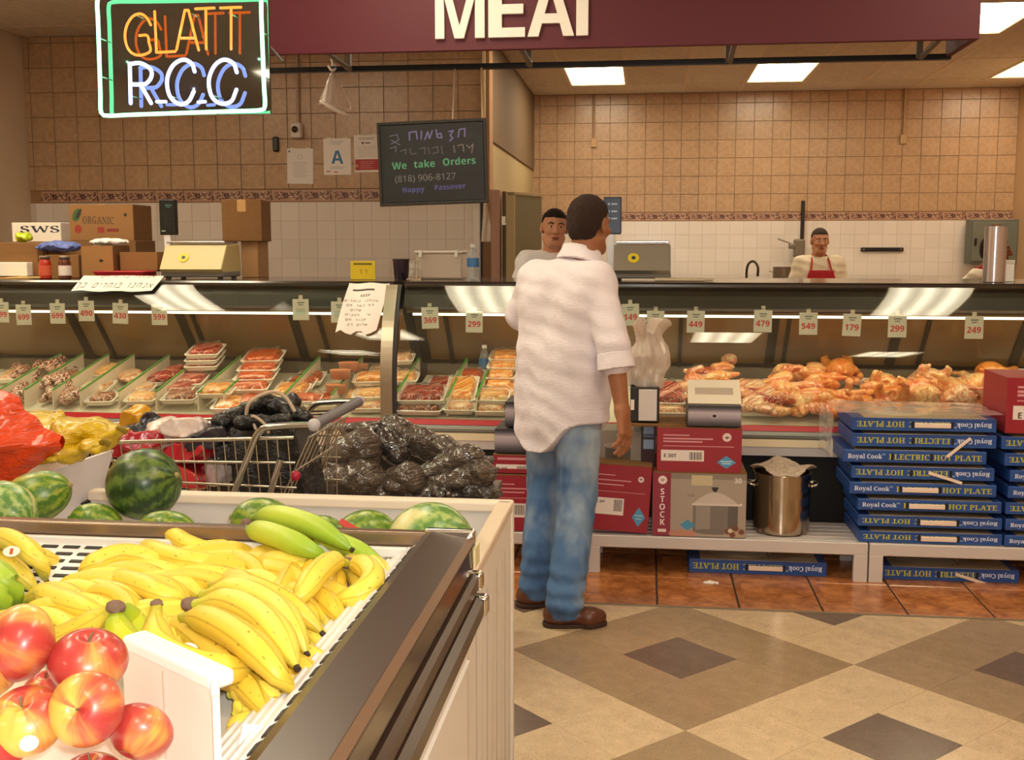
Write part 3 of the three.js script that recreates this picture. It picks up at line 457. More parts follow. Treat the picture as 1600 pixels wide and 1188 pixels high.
const filmM = phy(0xffffff, 0.06, { transmission: 1, thickness: 0, ior: 1.35 }), filmGeo = (w, d, h) => { const g = new THREE.PlaneGeometry(w - 0.004, d - 0.004, 6, 6).rotateX(-Math.PI / 2), p = g.attributes.position; for (let i = 0; i < p.count; i++) { const u = Math.abs(p.getX(i)) / (w / 2), v = Math.abs(p.getZ(i)) / (d / 2), e = Math.max(u, v); p.setY(i, mix(0.036 + h, 0.027, sstep(0.6, 1, e)) + 0.003 * Math.sin(i * 2.7)); } g.computeVertexNormals(); return g; };
// foam tray: rounded lip, sloping sides
function trayGeo(w, d, h) {
  const r = 0.02, s = (w2, d2) => { const p = new THREE.Shape(), a = w2 / 2, b = d2 / 2; p.moveTo(-a + r, -b); p.lineTo(a - r, -b); p.quadraticCurveTo(a, -b, a, -b + r); p.lineTo(a, b - r); p.quadraticCurveTo(a, b, a - r, b); p.lineTo(-a + r, b); p.quadraticCurveTo(-a, b, -a, b - r); p.lineTo(-a, -b + r); p.quadraticCurveTo(-a, -b, -a + r, -b); return p.getPoints(4); };
  const rings = [[s(w - 0.03, d - 0.03), 0], [s(w, d), h], [s(w - 0.012, d - 0.012), h + 0.002], [s(w - 0.04, d - 0.04), 0.006]], n = rings[0][0].length, pos = [], idx = [];
  for (const [p, y] of rings) for (const q of p) pos.push(q.x, y, q.y);
  for (let k = 0; k < 3; k++) for (let i = 0; i < n; i++) { const a = k * n + i, b = k * n + ((i + 1) % n); idx.push(a, a + n, b, b, a + n, b + n); }
  for (const [k, up] of [[0, 0], [3, 1]]) { const c = pos.length / 3; pos.push(0, rings[k][1], 0); for (let i = 0; i < n; i++) { const a = k * n + i, b = k * n + ((i + 1) % n); up ? idx.push(c, b, a) : idx.push(c, a, b); } }
  const g = new THREE.BufferGeometry(); g.setAttribute('position', new THREE.Float32BufferAttribute(pos, 3)); g.setAttribute('uv', new THREE.Float32BufferAttribute(new Array((pos.length / 3) * 2).fill(0), 2)); g.setIndex(idx);
  return toCreasedNormals(g, 0.7);
}
const trays = new Map();
function tray(w, d, kind, label, x, y, z, rx = 0.2, ry = 0, group, heap = 0.022) {
  const key = [w, d, kind, heap].join();
  let t;
  if (!trays.has(key)) {
    t = thing('meat_tray', label, 'meat tray', [x, y, z], 0, group);
    part('foam_tray', trayGeo(w, d, 0.026), MAT.foam, t); part('meat', slab(w / 2 - 0.016, heap + 0.012, d / 2 - 0.016, w * 91 + d * 17 + heap * 311), MM[kind], t); part('film', filmGeo(w, d, heap), filmM, t);
    trays.set(key, t);
  } else { t = dup(trays.get(key), label, [x, y, z]); t.userData.group = group; if (!group) delete t.userData.group; }
  t.rotation.set(rx, ry, 0);
  return t;
}
const SL = Math.atan(0.2);
const onDeck = (px, py, z, up = 0) => { const p = D(px, py, -z); return [p.x, deckY(z) + 0.004 + up, z]; };
// a tray whose middle is seen at a pixel at depth z, lying on the deck or raised
function trayAt(px, z, kind, label, up = 0, w = 0.16, d = 0.22, group, ry = 0, rx = SL, heap) { w *= 1.12; d *= 1.1; const p = D(px, 600, -z); return tray(w, d, kind, label, p.x, deckY(z) + 0.012 + up, z, rx, ry, group, heap); }
{
  const g = 'foam trays in the left case';
  // red stack, tall stack, and single trays
  ['lowest', 'middle', 'top'].forEach((n, i) => trayAt(322 + i * 1, -5.86, 'red', 'white foam tray of red meat, ' + n + ' of the stack of three in the left case', 0.085 + i * 0.034, 0.17, 0.2, g, 0.12));
  ['lowest', 'second', 'third', 'top'].forEach((n, i) => trayAt([392, 402, 408, 414][i], [-5.62, -5.72, -5.82, -5.9][i], i === 3 ? 'ground' : 'ground', 'foam tray of orange ground meat, ' + n + ' of the tall stepped stack behind the black bag', [0.04, 0.062, 0.082, 0.11][i], 0.2, 0.2, g, 0.12));
  trayAt(340, -5.5, 'yellow', 'foam tray of bright orange ground meat in front of the tall stepped stack', 0.05, 0.17, 0.17, g, 0.1);
  trayAt(485, -5.88, 'ground', 'flat foam tray of orange mince farthest back beside the round tubs', 0.0, 0.15, 0.18, g, 0.1);
  trayAt(455, -5.58, 'yellow', 'flat foam tray of orange mince behind the cart handle', 0.025, 0.17, 0.2, g, 0.1);
  trayAt(478, -5.47, 'ground', 'foam tray of dark orange mince nearest the glass above the cart handle', 0.02, 0.15, 0.12, g, 0.1);
  trayAt(222, -5.47, 'chicken', 'flat tray of pale orange fillets behind the price rail left of the cart', 0.01, 0.15, 0.14, g, 0.1);
  trayAt(282, -5.47, 'brown', 'flat tray of brown sliced meat in front of the three red trays', 0.02, 0.17, 0.14, g, 0.1); trayAt(278, -5.6, 'red', 'flat tray of pinkish sliced meat behind the brown slices', 0.02, 0.17, 0.16, g, 0.1);
  trayAt(160, -5.48, 'brown', 'flat tray of dark meat between two divider boards at the left', 0.0, 0.14, 0.14, g, 0.1);
  trayAt(585, -5.7, 'yellow', 'foam tray of chopped chicken left of the steel post, upper one', 0.06, 0.2, 0.16, g, 0.1); trayAt(583, -5.52, 'chicken', 'foam tray of chicken pieces left of the steel post, middle one', 0.035, 0.19, 0.14, g, 0.1); trayAt(575, -5.45, 'pale', 'foam tray of pale chicken left of the steel post, lowest one at the rail', -0.004, 0.18, 0.12, g, 0.1);
  trayAt(634, -5.75, 'chicken', 'foam tray with a pink roll right behind the steel post', 0.05, 0.13, 0.16, g, 0.1); trayAt(630, -5.9, 'pale', 'foam tray of pale meat highest behind the steel post', 0.11, 0.12, 0.14, g, 0.1);
  // a second layer that fills the rows
  [[25, -5.85, 'pale', 'foam tray of pale meat at the far left of the case behind the sausages', 0.0], [110, -5.75, 'brown', 'foam tray of brown meat behind the low sausage heap', 0.02], [215, -5.62, 'pale', 'foam tray of pinkish slices behind the pale orange fillets', 0.0], [152, -5.66, 'pale', 'foam tray of pale meat behind the dark meat packs', 0.0], [172, -5.92, 'chicken', 'foam tray of yellowish meat highest behind the dark meat packs', 0.01], [240, -5.8, 'red', 'foam tray of red meat left of the three stacked red trays', 0.01], [300, -5.72, 'red', 'foam tray of red meat under the three stacked red trays', 0.03], [360, -5.44, 'yellow', 'foam tray of orange mince lowest in front, beside the bag loops', 0.0], [395, -5.5, 'ground', 'foam tray of mince under the tall stepped stack of trays', 0.0], [470, -5.74, 'ground', 'foam tray of orange mince in the middle of the row by the green edges', 0.01], [505, -5.5, 'ground', 'foam tray of dark mince left of the lowest round tub', 0.0], [560, -5.6, 'chicken', 'foam tray of chicken under the round tubs', 0.0], [598, -5.85, 'pale', 'foam tray of pale meat behind the steel post at the back', 0.04]].forEach(([px, z, k, l, up]) => trayAt(px, z, k, l, up, 0.15, 0.19, g, 0.1));
  // right case
  const g2 = 'foam trays in the right case';
  trayAt(660, -5.5, 'red', 'foam tray of dark red steaks right of the steel post', 0.04, 0.22, 0.2, g2, 0.05, SL, 0.03); trayAt(655, -5.42, 'brown', 'foam tray of red meat under the steaks beside the post', -0.005, 0.22, 0.1, g2);
  trayAt(722, -5.62, 'yellow', 'foam tray of yellow chopped meat left of the tall orange tray stack', 0.035, 0.15, 0.26, g2, 0.05, SL + 0.15); trayAt(719, -5.44, 'pale', 'foam tray under the yellow chopped meat at the rail', 0.0, 0.15, 0.12, g2);
  ['lowest', 'second', 'third', 'top'].forEach((n, i) => trayAt([780, 783, 787, 790][i], [-5.7, -5.8, -5.88, -5.94][i], 'yellow', 'foam tray of orange meat, ' + n + ' of the stack left of the customer', [0.035, 0.06, 0.09, 0.118][i], 0.155, 0.17, g2, 0.02));
  trayAt(771, -5.5, 'chicken', 'foam tray of chopped chicken in front of the orange tray stack', 0.04, 0.16, 0.16, g2); trayAt(768, -5.43, 'pale', 'foam tray at the rail under the chopped chicken', -0.004, 0.16, 0.1, g2); trayAt(812, -5.5, 'yellow', 'pale wrapped tray touching the left sleeve side of the customer', 0.05, 0.1, 0.14, g2);
  trayAt(1045, -5.55, 'red', 'foam tray of red steak behind the white cardboard panel', 0.05, 0.16, 0.22, g2, 0, SL + 0.12, 0.028); trayAt(1047, -5.44, 'pale', 'foam tray under the red steak at the rail', 0.005, 0.16, 0.12, g2);
  trayAt(1098, -5.88, 'ground', 'small foam tray of orange meat on the chicken heap above the silver carton', 0.06, 0.12, 0.12, g2); trayAt(1185, -5.6, 'pale', 'large tilted white tray heaped with chopped bones right of the silver carton', 0.02, 0.2, 0.34, g2, 0, SL + 0.1, 0.04);
  [[690, -5.8, 'red', 'foam tray of red meat farthest back between post and yellow meat', 0.0], [735, -5.85, 'ground', 'foam tray of dark orange meat at the back beside the bottle', 0.03], [800, -5.65, 'yellow', 'foam tray of orange meat just left of the customer', 0.02], [1060, -5.78, 'pale', 'foam tray of pale meat behind the red steak right of the customer', 0.0], [1020, -5.6, 'red', 'foam tray of red meat half behind the white bag', 0.02]].forEach(([px, z, k, l, up]) => trayAt(px, z, k, l, up, 0.15, 0.19, g2, 0.03));
  const pl = (px, py, z, lab) => { const p = D(px, py, -z); const s = thing('serving_tray', lab, 'tray', [p.x, p.y, z]); part('tray', trayGeo(0.34, 0.14, 0.03), MAT.foam, s); part('rim', tube([V(-0.165, 0.03, -0.065), V(0.165, 0.03, -0.065), V(0.165, 0.03, 0.065), V(-0.165, 0.03, 0.065)], 0.004, 60, 6, true, 0.1), MAT.foam, s); };
  pl(1385, 603, -6.0, 'long white platter at the back of the case between the chicken heaps'); pl(1590, 588, -6.0, 'long white platter at the far right behind the heaped chickens');
}
// sausages and other lumps
function clump(name, label, cat, x, z, list, mat, group, up = 0) {   // one heap's pieces as things
  for (const [dx, dy, dz, rx, ry, rz, rot] of list) single(name, lump(rx, ry, rz, 0.007, dx * 77 + dz * 31 + rx * 900), mat, label, cat, [x + dx, deckY(z + dz) + dy + up, z + dz], [rot?.[0] ?? SL, rot?.[1] ?? 0, rot?.[2] ?? 0], group);
}
{
  const sausage = () => { const pts = []; for (let i = 0; i <= 10; i++) { const a = (i / 10) * Math.PI; pts.push([Math.sin(a) ** 0.55 * 0.026, -0.075 + 0.15 * (i / 10)]); } return lathe(pts, 14).rotateX(Math.PI / 2); };
  const sg = [sausage(), sausage().scale(1.15, 1.05, 0.85), sausage().scale(0.9, 1, 1.2)];
  const place = (px0, px1, n, h, z0, z1, label, group) => { for (let i = 0; i < n; i++) { const f = i / n, z = mix(z0, z1, f + rr(-0.05, 0.05)), p = D(mix(px0, px1, rnd()), 600, -z); single('sausage', sg[i % 3], MM.mottled, label, 'sausage', [p.x, deckY(z) + 0.03 + h * rnd(), z], [SL + rr(-0.2, 0.2), rr(-0.5, 0.7), 0], group); } };
  place(24, 36, 7, 0.03, -5.46, -5.6, 'mottled red sausage in the heap behind the orange bag', 'sausages behind the orange bag');
  place(68, 108, 22, 0.075, -5.45, -5.95, 'mottled red sausage in the tall heap between two divider boards at the left', 'sausages in the tall heap');
  place(100, 122, 8, 0.03, -5.43, -5.56, 'mottled sausage in the low heap right of the tall sausage heap', 'sausages in the low heap');
  place(20, 62, 9, 0.05, -5.7, -6.0, 'pale pinkish sausage at the far left of the case', 'sausages at the far left');
  const p = D(262, 590, 5.78); single('meat_slab', lump(0.05, 0.03, 0.13, 0.01, 3), MM.red, 'bright red slab of meat left of the three red trays', 'meat', [p.x, deckY(-5.8) + 0.05, -5.8], [SL, -0.2, 0]);
  const q = D(205, 575, 5.85); single('meat_slab', lump(0.07, 0.025, 0.1, 0.01, 8), MM.pale, 'pale fatty piece of meat behind the flat dark packs', 'meat', [q.x, deckY(-5.85) + 0.02, -5.85], [SL, 0.3, 0]); const q2 = D(172, 572, 5.9); single('meat_slab', lump(0.05, 0.03, 0.1, 0.012, 12), MM.chicken, 'yellowish piece of fat meat behind the dark tray at the left', 'meat', [q2.x, deckY(-5.9) + 0.03, -5.9], [SL, 0.2, 0]);
  // round tubs of spread
  const tubSide = std(0xc98d72, 0.35), tubTop = std(0xe8bd9e, 0.5, { map: again(MT.pale, 3, 3) });
  const mk = (px, py, z, lab) => { const b = D(px, py, -z), t = thing('round_tub', lab, 'tub', b, 0, 'round tubs left of the steel post'); part('tub', lathe([[0, 0], [0.048, 0], [0.057, 0.048], [0.055, 0.049], [0.05, 0.044], [0, 0.044]], 28), tubSide, t); part('contents', lathe([[0, 0.05], [0.03, 0.049], [0.052, 0.046], [0.052, 0.04]], 24), tubTop, t); return t; };
  mk(532, 592, -5.62, 'round pinkish tub, upper front one of the pile left of the post'); mk(545, 580, -5.76, 'round pinkish tub, topmost one at the back of the pile left of the post'); mk(560, 583, -5.88, 'round pinkish tub farthest back left of the post'); mk(525, 615, -5.54, 'round orange-brown tub, lowest of the pile left of the post');
}
// chickens and chicken pieces
{
  const whole = nets((x, y, z) => { let d = ell(x, y, z, [0, 0, 0], [0.075, 0.062, 0.1]); d = smin(d, ell(x, y, z, [0, 0.012, 0.05], [0.06, 0.05, 0.06]), 0.03); for (const s of [-1, 1]) { d = smin(d, cap(x, y, z, [s * 0.05, 0.01, -0.05], [s * 0.065, 0.045, -0.105], 0.036, 0.02), 0.018); d = smin(d, cap(x, y, z, [s * 0.065, 0.045, -0.105], [s * 0.045, 0.055, -0.15], 0.014, 0.011), 0.012); d = smin(d, cap(x, y, z, [s * 0.07, 0.005, 0.04], [s * 0.095, -0.01, 0.0], 0.018, 0.013), 0.012); } d = smin(d, cap(x, y, z, [0, 0, 0.1], [0.01, 0.0, 0.135], 0.02, 0.014), 0.02); d = Math.max(d, -ell(x, y, z, [0, 0.01, -0.105], [0.022, 0.024, 0.03])); return d + 0.004 * (fbm(x * 50, y * 50, z * 50) - 0.5); }, [-0.13, -0.09, -0.19], [0.13, 0.1, 0.17], 0.007);
  const leg = nets((x, y, z) => smin(ell(x, y, z, [0, 0, 0.03], [0.04, 0.034, 0.055]), cap(x, y, z, [0, 0, -0.02], [0.012, 0.004, -0.1], 0.024, 0.011), 0.03) + 0.005 * (fbm(x * 60, y * 60, z * 60) - 0.5), [-0.06, -0.05, -0.13], [0.06, 0.05, 0.1], 0.006);
  const fillet = nets((x, y, z) => ell(x, y, z, [0, 0, 0], [0.05, 0.026, 0.065]) + 0.014 * (fbm(x * 30, y * 30 + 4, z * 30) - 0.5), [-0.07, -0.05, -0.09], [0.07, 0.05, 0.09], 0.006);
  const wing = nets((x, y, z) => Math.min(smin(cap(x, y, z, [-0.04, 0, 0], [0.01, 0.0, 0.03], 0.022, 0.018), cap(x, y, z, [0.01, 0, 0.03], [0.05, 0.005, -0.015], 0.017, 0.012), 0.012)), [-0.08, -0.04, -0.05], [0.08, 0.04, 0.07], 0.006);
  const skin = [MM.chicken, meat('pale', 0.35, 5), phy(0xf2c48a, 0.4, { map: again(MT.chicken, 8, 8), clearcoat: 0.5 }), phy(0xffd9c8, 0.35, { map: again(MT.pale, 4, 4), clearcoat: 0.5 })];
  // a heap: pieces piled over the deck between two columns of the picture, its height following a curve
  const heap = (px0, px1, n, geos, mats, top, label, group, z0 = -5.415, z1 = -6.0, name = 'chicken_piece') => {
    for (let i = 0; i < n; i++) {
      const f = (i + 0.5) / n, row = Math.sqrt(f), z = mix(z1, z0, row), u = rnd(), p = D(mix(px0, px1, u), 600, -z), hmax = top(u) * (1 - 0.6 * row), y = deckY(z) + 0.025 + hmax * (0.35 + 0.65 * rnd());
      single(name, pick(geos), pick(mats), label, 'chicken', [p.x, y, z], [rr(-0.6, 0.6), rr(-3, 3), rr(-0.5, 0.5)], group);
    }
  };
  heap(1078, 1165, 36, [fillet, wing, leg], [skin[0], skin[1], skin[3]], () => 0.16, 'raw chicken piece in the heap behind the silver carton', 'chicken behind the silver carton', -5.5, -6.0);
  heap(1155, 1222, 24, [wing, fillet], [MM.pale, MM.red, skin[1]], () => 0.09, 'chopped raw bone piece on the large tilted tray', 'chopped pieces on the tilted tray', -5.41, -5.85, 'meat_piece');
  heap(1215, 1285, 26, [leg, fillet], [skin[0], skin[3]], () => 0.13, 'raw orange chicken leg in the heap above the steel stock pot', 'chicken legs above the stock pot');
  heap(1270, 1365, 34, [fillet, leg, wing], [skin[2], skin[0]], () => 0.12, 'yellowish chicken piece in the heap left of the blue carton stack', 'yellow chicken left of the blue cartons');
  heap(1365, 1425, 10, [leg, fillet, wing], [skin[0], skin[3]], () => 0.07, 'raw chicken piece in the low heap behind the blue cartons', 'chicken behind the blue cartons', -5.5, -5.95);
  const big = [[1236, 590, -5.85, 'large skinless orange chicken on top of the legs above the stock pot'], [1312, 578, -5.92, 'pale plump chicken topmost on the yellow heap'], [1382, 608, -5.8, 'whole chicken with its open end forward, left of the biggest whole chicken'], [1450, 593, -5.86, 'whole chicken topmost of the middle pile behind the blue cartons'], [1428, 612, -5.72, 'whole chicken lower left in the middle pile behind the blue cartons'], [1476, 612, -5.74, 'whole chicken lower right in the middle pile with a leg sticking out'], [1520, 606, -5.82, 'whole chicken left of the topmost pale chicken at the right'], [1552, 588, -5.9, 'pale whole chicken topmost at the right end of the case'], [1562, 612, -5.74, 'whole chicken just left of the red carton at the right edge'], [1500, 622, -5.62, 'whole chicken low in front at the right part of the case'], [1545, 630, -5.6, 'whole chicken lowest beside the red carton'], [1595, 600, -5.85, 'whole chicken half hidden behind the red carton'], [1440, 628, -5.58, 'whole chicken low in front, just above the wrapped blue carton'], [1395, 625, -5.6, 'whole chicken low in front, above the left corner of the blue cartons']];
  big.forEach(([px, py, z, lab], i) => { const p = D(px, py, -z); const m = single('whole_chicken', i === 0 ? lump(0.11, 0.05, 0.1, 0.01, 5) : whole, [skin[0], skin[2], skin[0], skin[1], skin[3], skin[0]][i % 6], lab, 'chicken', [p.x, Math.max(p.y - (i === 0 ? 0.03 : 0), deckY(z) + 0.06), z], [rr(-0.5, 0.0), [0, 0, 3.0, 3.2, 0.8, 2.2, 0.6, -0.8, 2.8, 0.2, 2.0, 1, 0.3, 2.9][i], rr(-0.3, 0.3)]); });
}
// price tags hanging from the light trim inside the glass
{
  const tags = [[2, 488, '699', 'cut by the left edge of the photo'], [37, 492, '699', 'second from the left'], [90, 490, '699', 'third from the left'], [135, 486, '490', 'under the left end of the long paper strip'], [188, 490, '430', 'under the middle of the long paper strip'], [249, 492, '599', 'half washed out by the lamp mirrored at the left'], [470, 484, '', 'with faded figures, left of the long paper notice'], [530, 488, '', 'mostly hidden behind the long paper notice'], [672, 497, '369', 'right of the steel post'], [741, 503, '299', 'left of the customer in the mirrored lamp'], [985, 492, '149', 'touching the right sleeve of the customer'], [1024, 503, '149', 'above the white plastic bag'], [1087, 503, '449', 'above the silver carton'], [1192, 502, '479', 'right end of the mirrored lamp in the middle'], [1263, 506, '549', 'above the orange chicken legs'], [1331, 508, '179', 'between the mirrored lamps at the right'], [1402, 510, '299', 'half washed out by the lamp mirrored at the right'], [1522, 512, '249', 'rightmost one']];
  tags.forEach(([px, py, n, w]) => {
    const p = D(px, py, 5.5), t = thing('price_tag', `price tag ${n ? 'with red ' + n + ', ' : ''}${w}`, 'price tag', p, rr(-0.05, 0.05), 'price tags in the meat cases'); t.rotation.z = rr(-0.04, 0.04);
    const m = canvasTex(80, 100, (g) => { g.fillStyle = '#dcd8d0'; g.fillRect(0, 0, 80, 100); g.fillStyle = '#7d8680'; g.fillRect(24, 14, 34, 6); g.fillRect(28, 25, 24, 5); if (n) { g.fillStyle = '#d2202e'; g.font = 'bold 38px sans-serif'; g.textAlign = 'center'; g.fillText(n, 40, 74); } else { g.fillStyle = '#c4c6bc'; g.fillRect(16, 44, 46, 30); } });
    part('card', rbox(0.088, 0.11, 0.003, 0, 0, 0, 0.001), std(0xffffff, 0.5, { map: m }), t);
    part('clip', box(0.02, 0.03, 0.006, 0, 0.06, -0.004), MAT.offwhite, t);
  });
}
// papers stuck on the outside of the curved glass; Hebrew letters drawn as strokes
const HEB = { // strokes in a 10 x 10 box, right to left writing is laid out by the caller
  א: [[[1, 1], [9, 9]], [[8, 1], [7, 5]], [[2, 5], [1, 9]]], נ: [[[4, 1], [7, 1], [7, 9], [3, 9]]], ח: [[[2, 9], [2, 1], [8, 1], [8, 9]]], ו: [[[4, 1], [6, 1], [6, 9]]], ב: [[[2, 1], [8, 1], [8, 9]], [[1, 9], [9, 9]]], ר: [[[2, 1], [7, 1], [7, 9]]], י: [[[4, 1], [6, 1], [6, 4]]], ם: [[[2, 1], [8, 1], [8, 9], [2, 9], [2, 1]]], ך: [[[2, 1], [8, 1], [8, 12]]], ל: [[[3, -3], [3, 2], [8, 2], [6, 9]]], ש: [[[1, 1], [3, 9], [8, 9], [9, 1]], [[5, 1], [5, 6], [3, 9]]], ה: [[[1, 1], [8, 1], [8, 9]], [[2, 4], [2, 9]]], ת: [[[2, 1], [8, 1], [8, 9]], [[3, 1], [3, 8], [1, 9]]], ' ': [],
};
function hebrew(g, text, right, y, s, col = '#2b2724', lw = 2.2) { g.strokeStyle = col; g.lineWidth = lw; g.lineJoin = 'round'; let x = right; for (const c of text) { const nar = 'ויi'.includes(c) ? 0.6 : 1; x -= s * 1.15 * nar; for (const l of HEB[c] ?? []) { g.beginPath(); l.forEach(([a, b], i) => (i ? g.lineTo(x + (a * s * nar) / 10, y + (b * s) / 10) : g.moveTo(x + (a * s * nar) / 10, y + (b * s) / 10))); g.stroke(); } } return x; }
function glassPaper(label, x0, x1, y0, y1, skew, draw, tw, th, ragged) {
  const n = 14, m = 8, pos = [], uv = [], idx = [], off = 0.016;
  for (let s = 0; s < 2; s++) for (let j = 0; j <= n; j++) for (let i = 0; i <= m; i++) {
    const v = j / n, u = i / m, y = mix(y0, y1, v), nn = glassNormal(Math.min(y, 1.3)), o = off + (s ? 0 : 0.0012) + ragged * 0.006 * Math.sin(u * 9 + v * 3);
    const yy = v === 0 ? y + ragged * 0.012 * Math.sin(u * 14) : y;
    pos.push(mix(x0, x1, u) + skew * (v - 0.5), Math.min(yy, 1.42) + nn.y * o, (yy > 1.31 ? glassAt(1.31) - (yy - 1.31) * 0.6 : glassAt(yy)) + nn.z * o); uv.push(u, v);
  }
  const q = (n + 1) * (m + 1), at = (s, j, i) => s * q + j * (m + 1) + i;
  for (let s = 0; s < 2; s++) for (let j = 0; j < n; j++) for (let i = 0; i < m; i++) { const a = at(s, j, i), b = at(s, j, i + 1), c = at(s, j + 1, i + 1), d = at(s, j + 1, i); s ? idx.push(a, c, b, a, d, c) : idx.push(a, b, c, a, c, d); }
  for (let j = 0; j < n; j++) for (const i of [0, m]) { const a = at(0, j, i), b = at(0, j + 1, i), c = at(1, j + 1, i), d = at(1, j, i); idx.push(a, b, c, a, c, d); }
  const g = new THREE.BufferGeometry(); g.setAttribute('position', new THREE.Float32BufferAttribute(pos, 3)); g.setAttribute('uv', new THREE.Float32BufferAttribute(uv, 2)); g.setIndex(idx); g.computeVertexNormals();
  return single('paper_sign', g, std(0xffffff, 0.6, { map: canvasTex(tw, th, draw) }), label, 'paper sign');
}
{
  const a = D(535, 470, 5.45).x, b = D(598, 470, 5.45).x;
  glassPaper('tall white paper notice with Hebrew lines taped on the glass left of the steel post', a, b, 1.075, 1.318, 0.045, (g, w, h) => { g.fillStyle = '#f3e6df'; g.fillRect(0, 0, w, h); g.fillStyle = '#3a2c28'; g.fillRect(30, 40, 120, 12); g.font = 'bold 24px sans-serif'; g.fillText('KEEP', 80, 92); [['אנחנו בוחרים', 190, 112], ['לא בשר חם', 175, 142], ['שלום', 110, 172], ['אין להניח', 170, 206], ['תנור חם', 150, 238], ['שלום רב', 165, 270]].forEach(([s, x, y]) => hebrew(g, s, x, y, 15, '#4a3d38', 2.6)); }, 220, 330, 1);
  const c = D(128, 450, 5.55).x, e = D(252, 450, 5.55).x;
  glassPaper('long white paper strip with a line of Hebrew on top of the left glass', c, e, 1.272, 1.352, 0.05, (g, w, h) => { g.fillStyle = '#f6efe2'; g.fillRect(0, 0, w, h); hebrew(g, 'אנחנו בוחרים בך', w - 16, 52, 38, '#2b2622', 5); hebrew(g, 'אנחנו ברית הם', w - 60, -14, 30, '#5b524a', 4); }, 620, 112, 0.3);
}
// ------- things on the counter tops
const TOP = 1.337;
const onTop = (px, d) => { const p = D(px, 430, d); return [p.x, TOP, -d]; };
const S = (d) => d / 1700;   // metres per pixel, roughly, at depth d
function scaleThing(label, px, d, bodyMat, dispMat, textDraw, bw) {
  const t = thing('counter_scale', label, 'scale', onTop(px, d));
  part('body', toCreasedNormals(prism([[0.13, 0.04], [0.15, 0.055], [0.06, 0.185], [-0.12, 0.19], [-0.14, 0.04]], -bw / 2, bw / 2, 0.004), 0.4), bodyMat, t); part('platter', rbox(bw * 0.95, 0.012, 0.2, 0, 0.203, -0.03, 0.004), MAT.steel, t); part('base', rbox(bw * 1.02, 0.03, 0.26, 0, 0.025, 0, 0.008), std(0x6d675e, 0.5), t);
  part('round_sticker', [cyl(0.03, 0.03, 0.004, -bw * 0.15, 0.1185, 0.1135, 24, Math.PI / 2 - 0.6)], std(0xd8c020, 0.5), t); part('sticker_mark', [cyl(0.011, 0.011, 0.005, -bw * 0.15, 0.1188, 0.114, 16, Math.PI / 2 - 0.6)], std(0x26364a, 0.5), t);
  part('pole', rbox(0.04, 0.24, 0.03, -bw / 2 - 0.02, 0.14, -0.02, 0.006), std(0xe3dfe2, 0.3), t);
  part('display', rbox(0.095, 0.2, 0.04, -bw / 2 - 0.012, 0.345, -0.02, 0.006), dispMat, t);
  const m = canvasTex(96, 192, textDraw); part('display_face', box(0.085, 0.185, 0.002, -bw / 2 - 0.012, 0.345, 0.002), std(0xffffff, 0.3, { map: m }), t);
  for (const s of [-1, 1]) for (const k of [-1, 1]) part('foot', cyl(0.015, 0.015, 0.012, s * bw * 0.42, 0.006, k * 0.1), MAT.black, t);
}
scaleThing('cream counter scale with a black pole display on the left case', 315, 5.95, std(0xc6b27a, 0.4), MAT.black, (g, w, h) => { g.fillStyle = '#161a18'; g.fillRect(0, 0, w, h); g.fillStyle = '#3e6a66'; g.fillRect(38, 22, 44, 8); g.fillRect(44, 34, 26, 6); lines(g, 16, 60, 64, 7, 14, '#2a3230'); g.fillStyle = '#8fa0a0'; g.fillRect(8, 172, 26, 8); }, 0.36);
scaleThing('steel grey counter scale with a dark blue pole display behind the customer', 1003, 5.95, std(0xa59c8f, 0.3, { metalness: 0.4 }), std(0x1d2c48, 0.4), (g, w, h) => { g.fillStyle = '#20304e'; g.fillRect(0, 0, w, h); g.fillStyle = '#9fb6d2'; for (const y of [26, 66, 106]) { g.fillRect(20, y, 12, 12); g.fillRect(40, y + 2, 36, 9); } }, 0.3);
function carton(name, label, px0, py0, px1, py1, d, depth, mat, opts = {}) {
  const a = D(px0, py0, d), b = D(px1, py1, d), w = b.x - a.x, h = a.y - b.y, base = opts.y ?? b.y, t = thing(name, label, opts.cat ?? 'carton', [(a.x + b.x) / 2, base, -d - depth / 2], opts.turn ?? 0, opts.group);
  const hh = opts.y !== undefined ? a.y - opts.y : h;
  part('walls', opts.open ? [box(w, hh, 0.006, 0, hh / 2, depth / 2 - 0.003), box(w, hh, 0.006, 0, hh / 2, -depth / 2 + 0.003), box(0.006, hh, depth - 0.012, -w / 2 + 0.003, hh / 2, 0), box(0.006, hh, depth - 0.012, w / 2 - 0.003, hh / 2, 0), box(w, 0.006, depth, 0, 0.003, 0)] : rbox(w, hh, depth, 0, hh / 2, 0, 0.004), mat, t);
  if (opts.tape) part('tape', [box(0.05, 0.001, depth, 0, hh + 0.0008, 0), box(0.05, 0.07, 0.001, 0, hh - 0.035, depth / 2 + 0.0006)], std(0xc49a62, 0.3), t);
  if (opts.flap) part('flap', [box(w, 0.005, 0.1, 0, hh - 0.015, depth / 2 + 0.045, 0.9)], mat, t);
  if (opts.face) { const m = canvasTex(opts.tw ?? 256, opts.th ?? 192, opts.face); part('print', box(w - 0.004, hh - 0.004, 0.001, 0, hh / 2, depth / 2 + 0.0007), std(0xffffff, opts.rough ?? 0.6, { map: m }), t); }
  t.userData.size = [w, hh, depth]; return t;
}
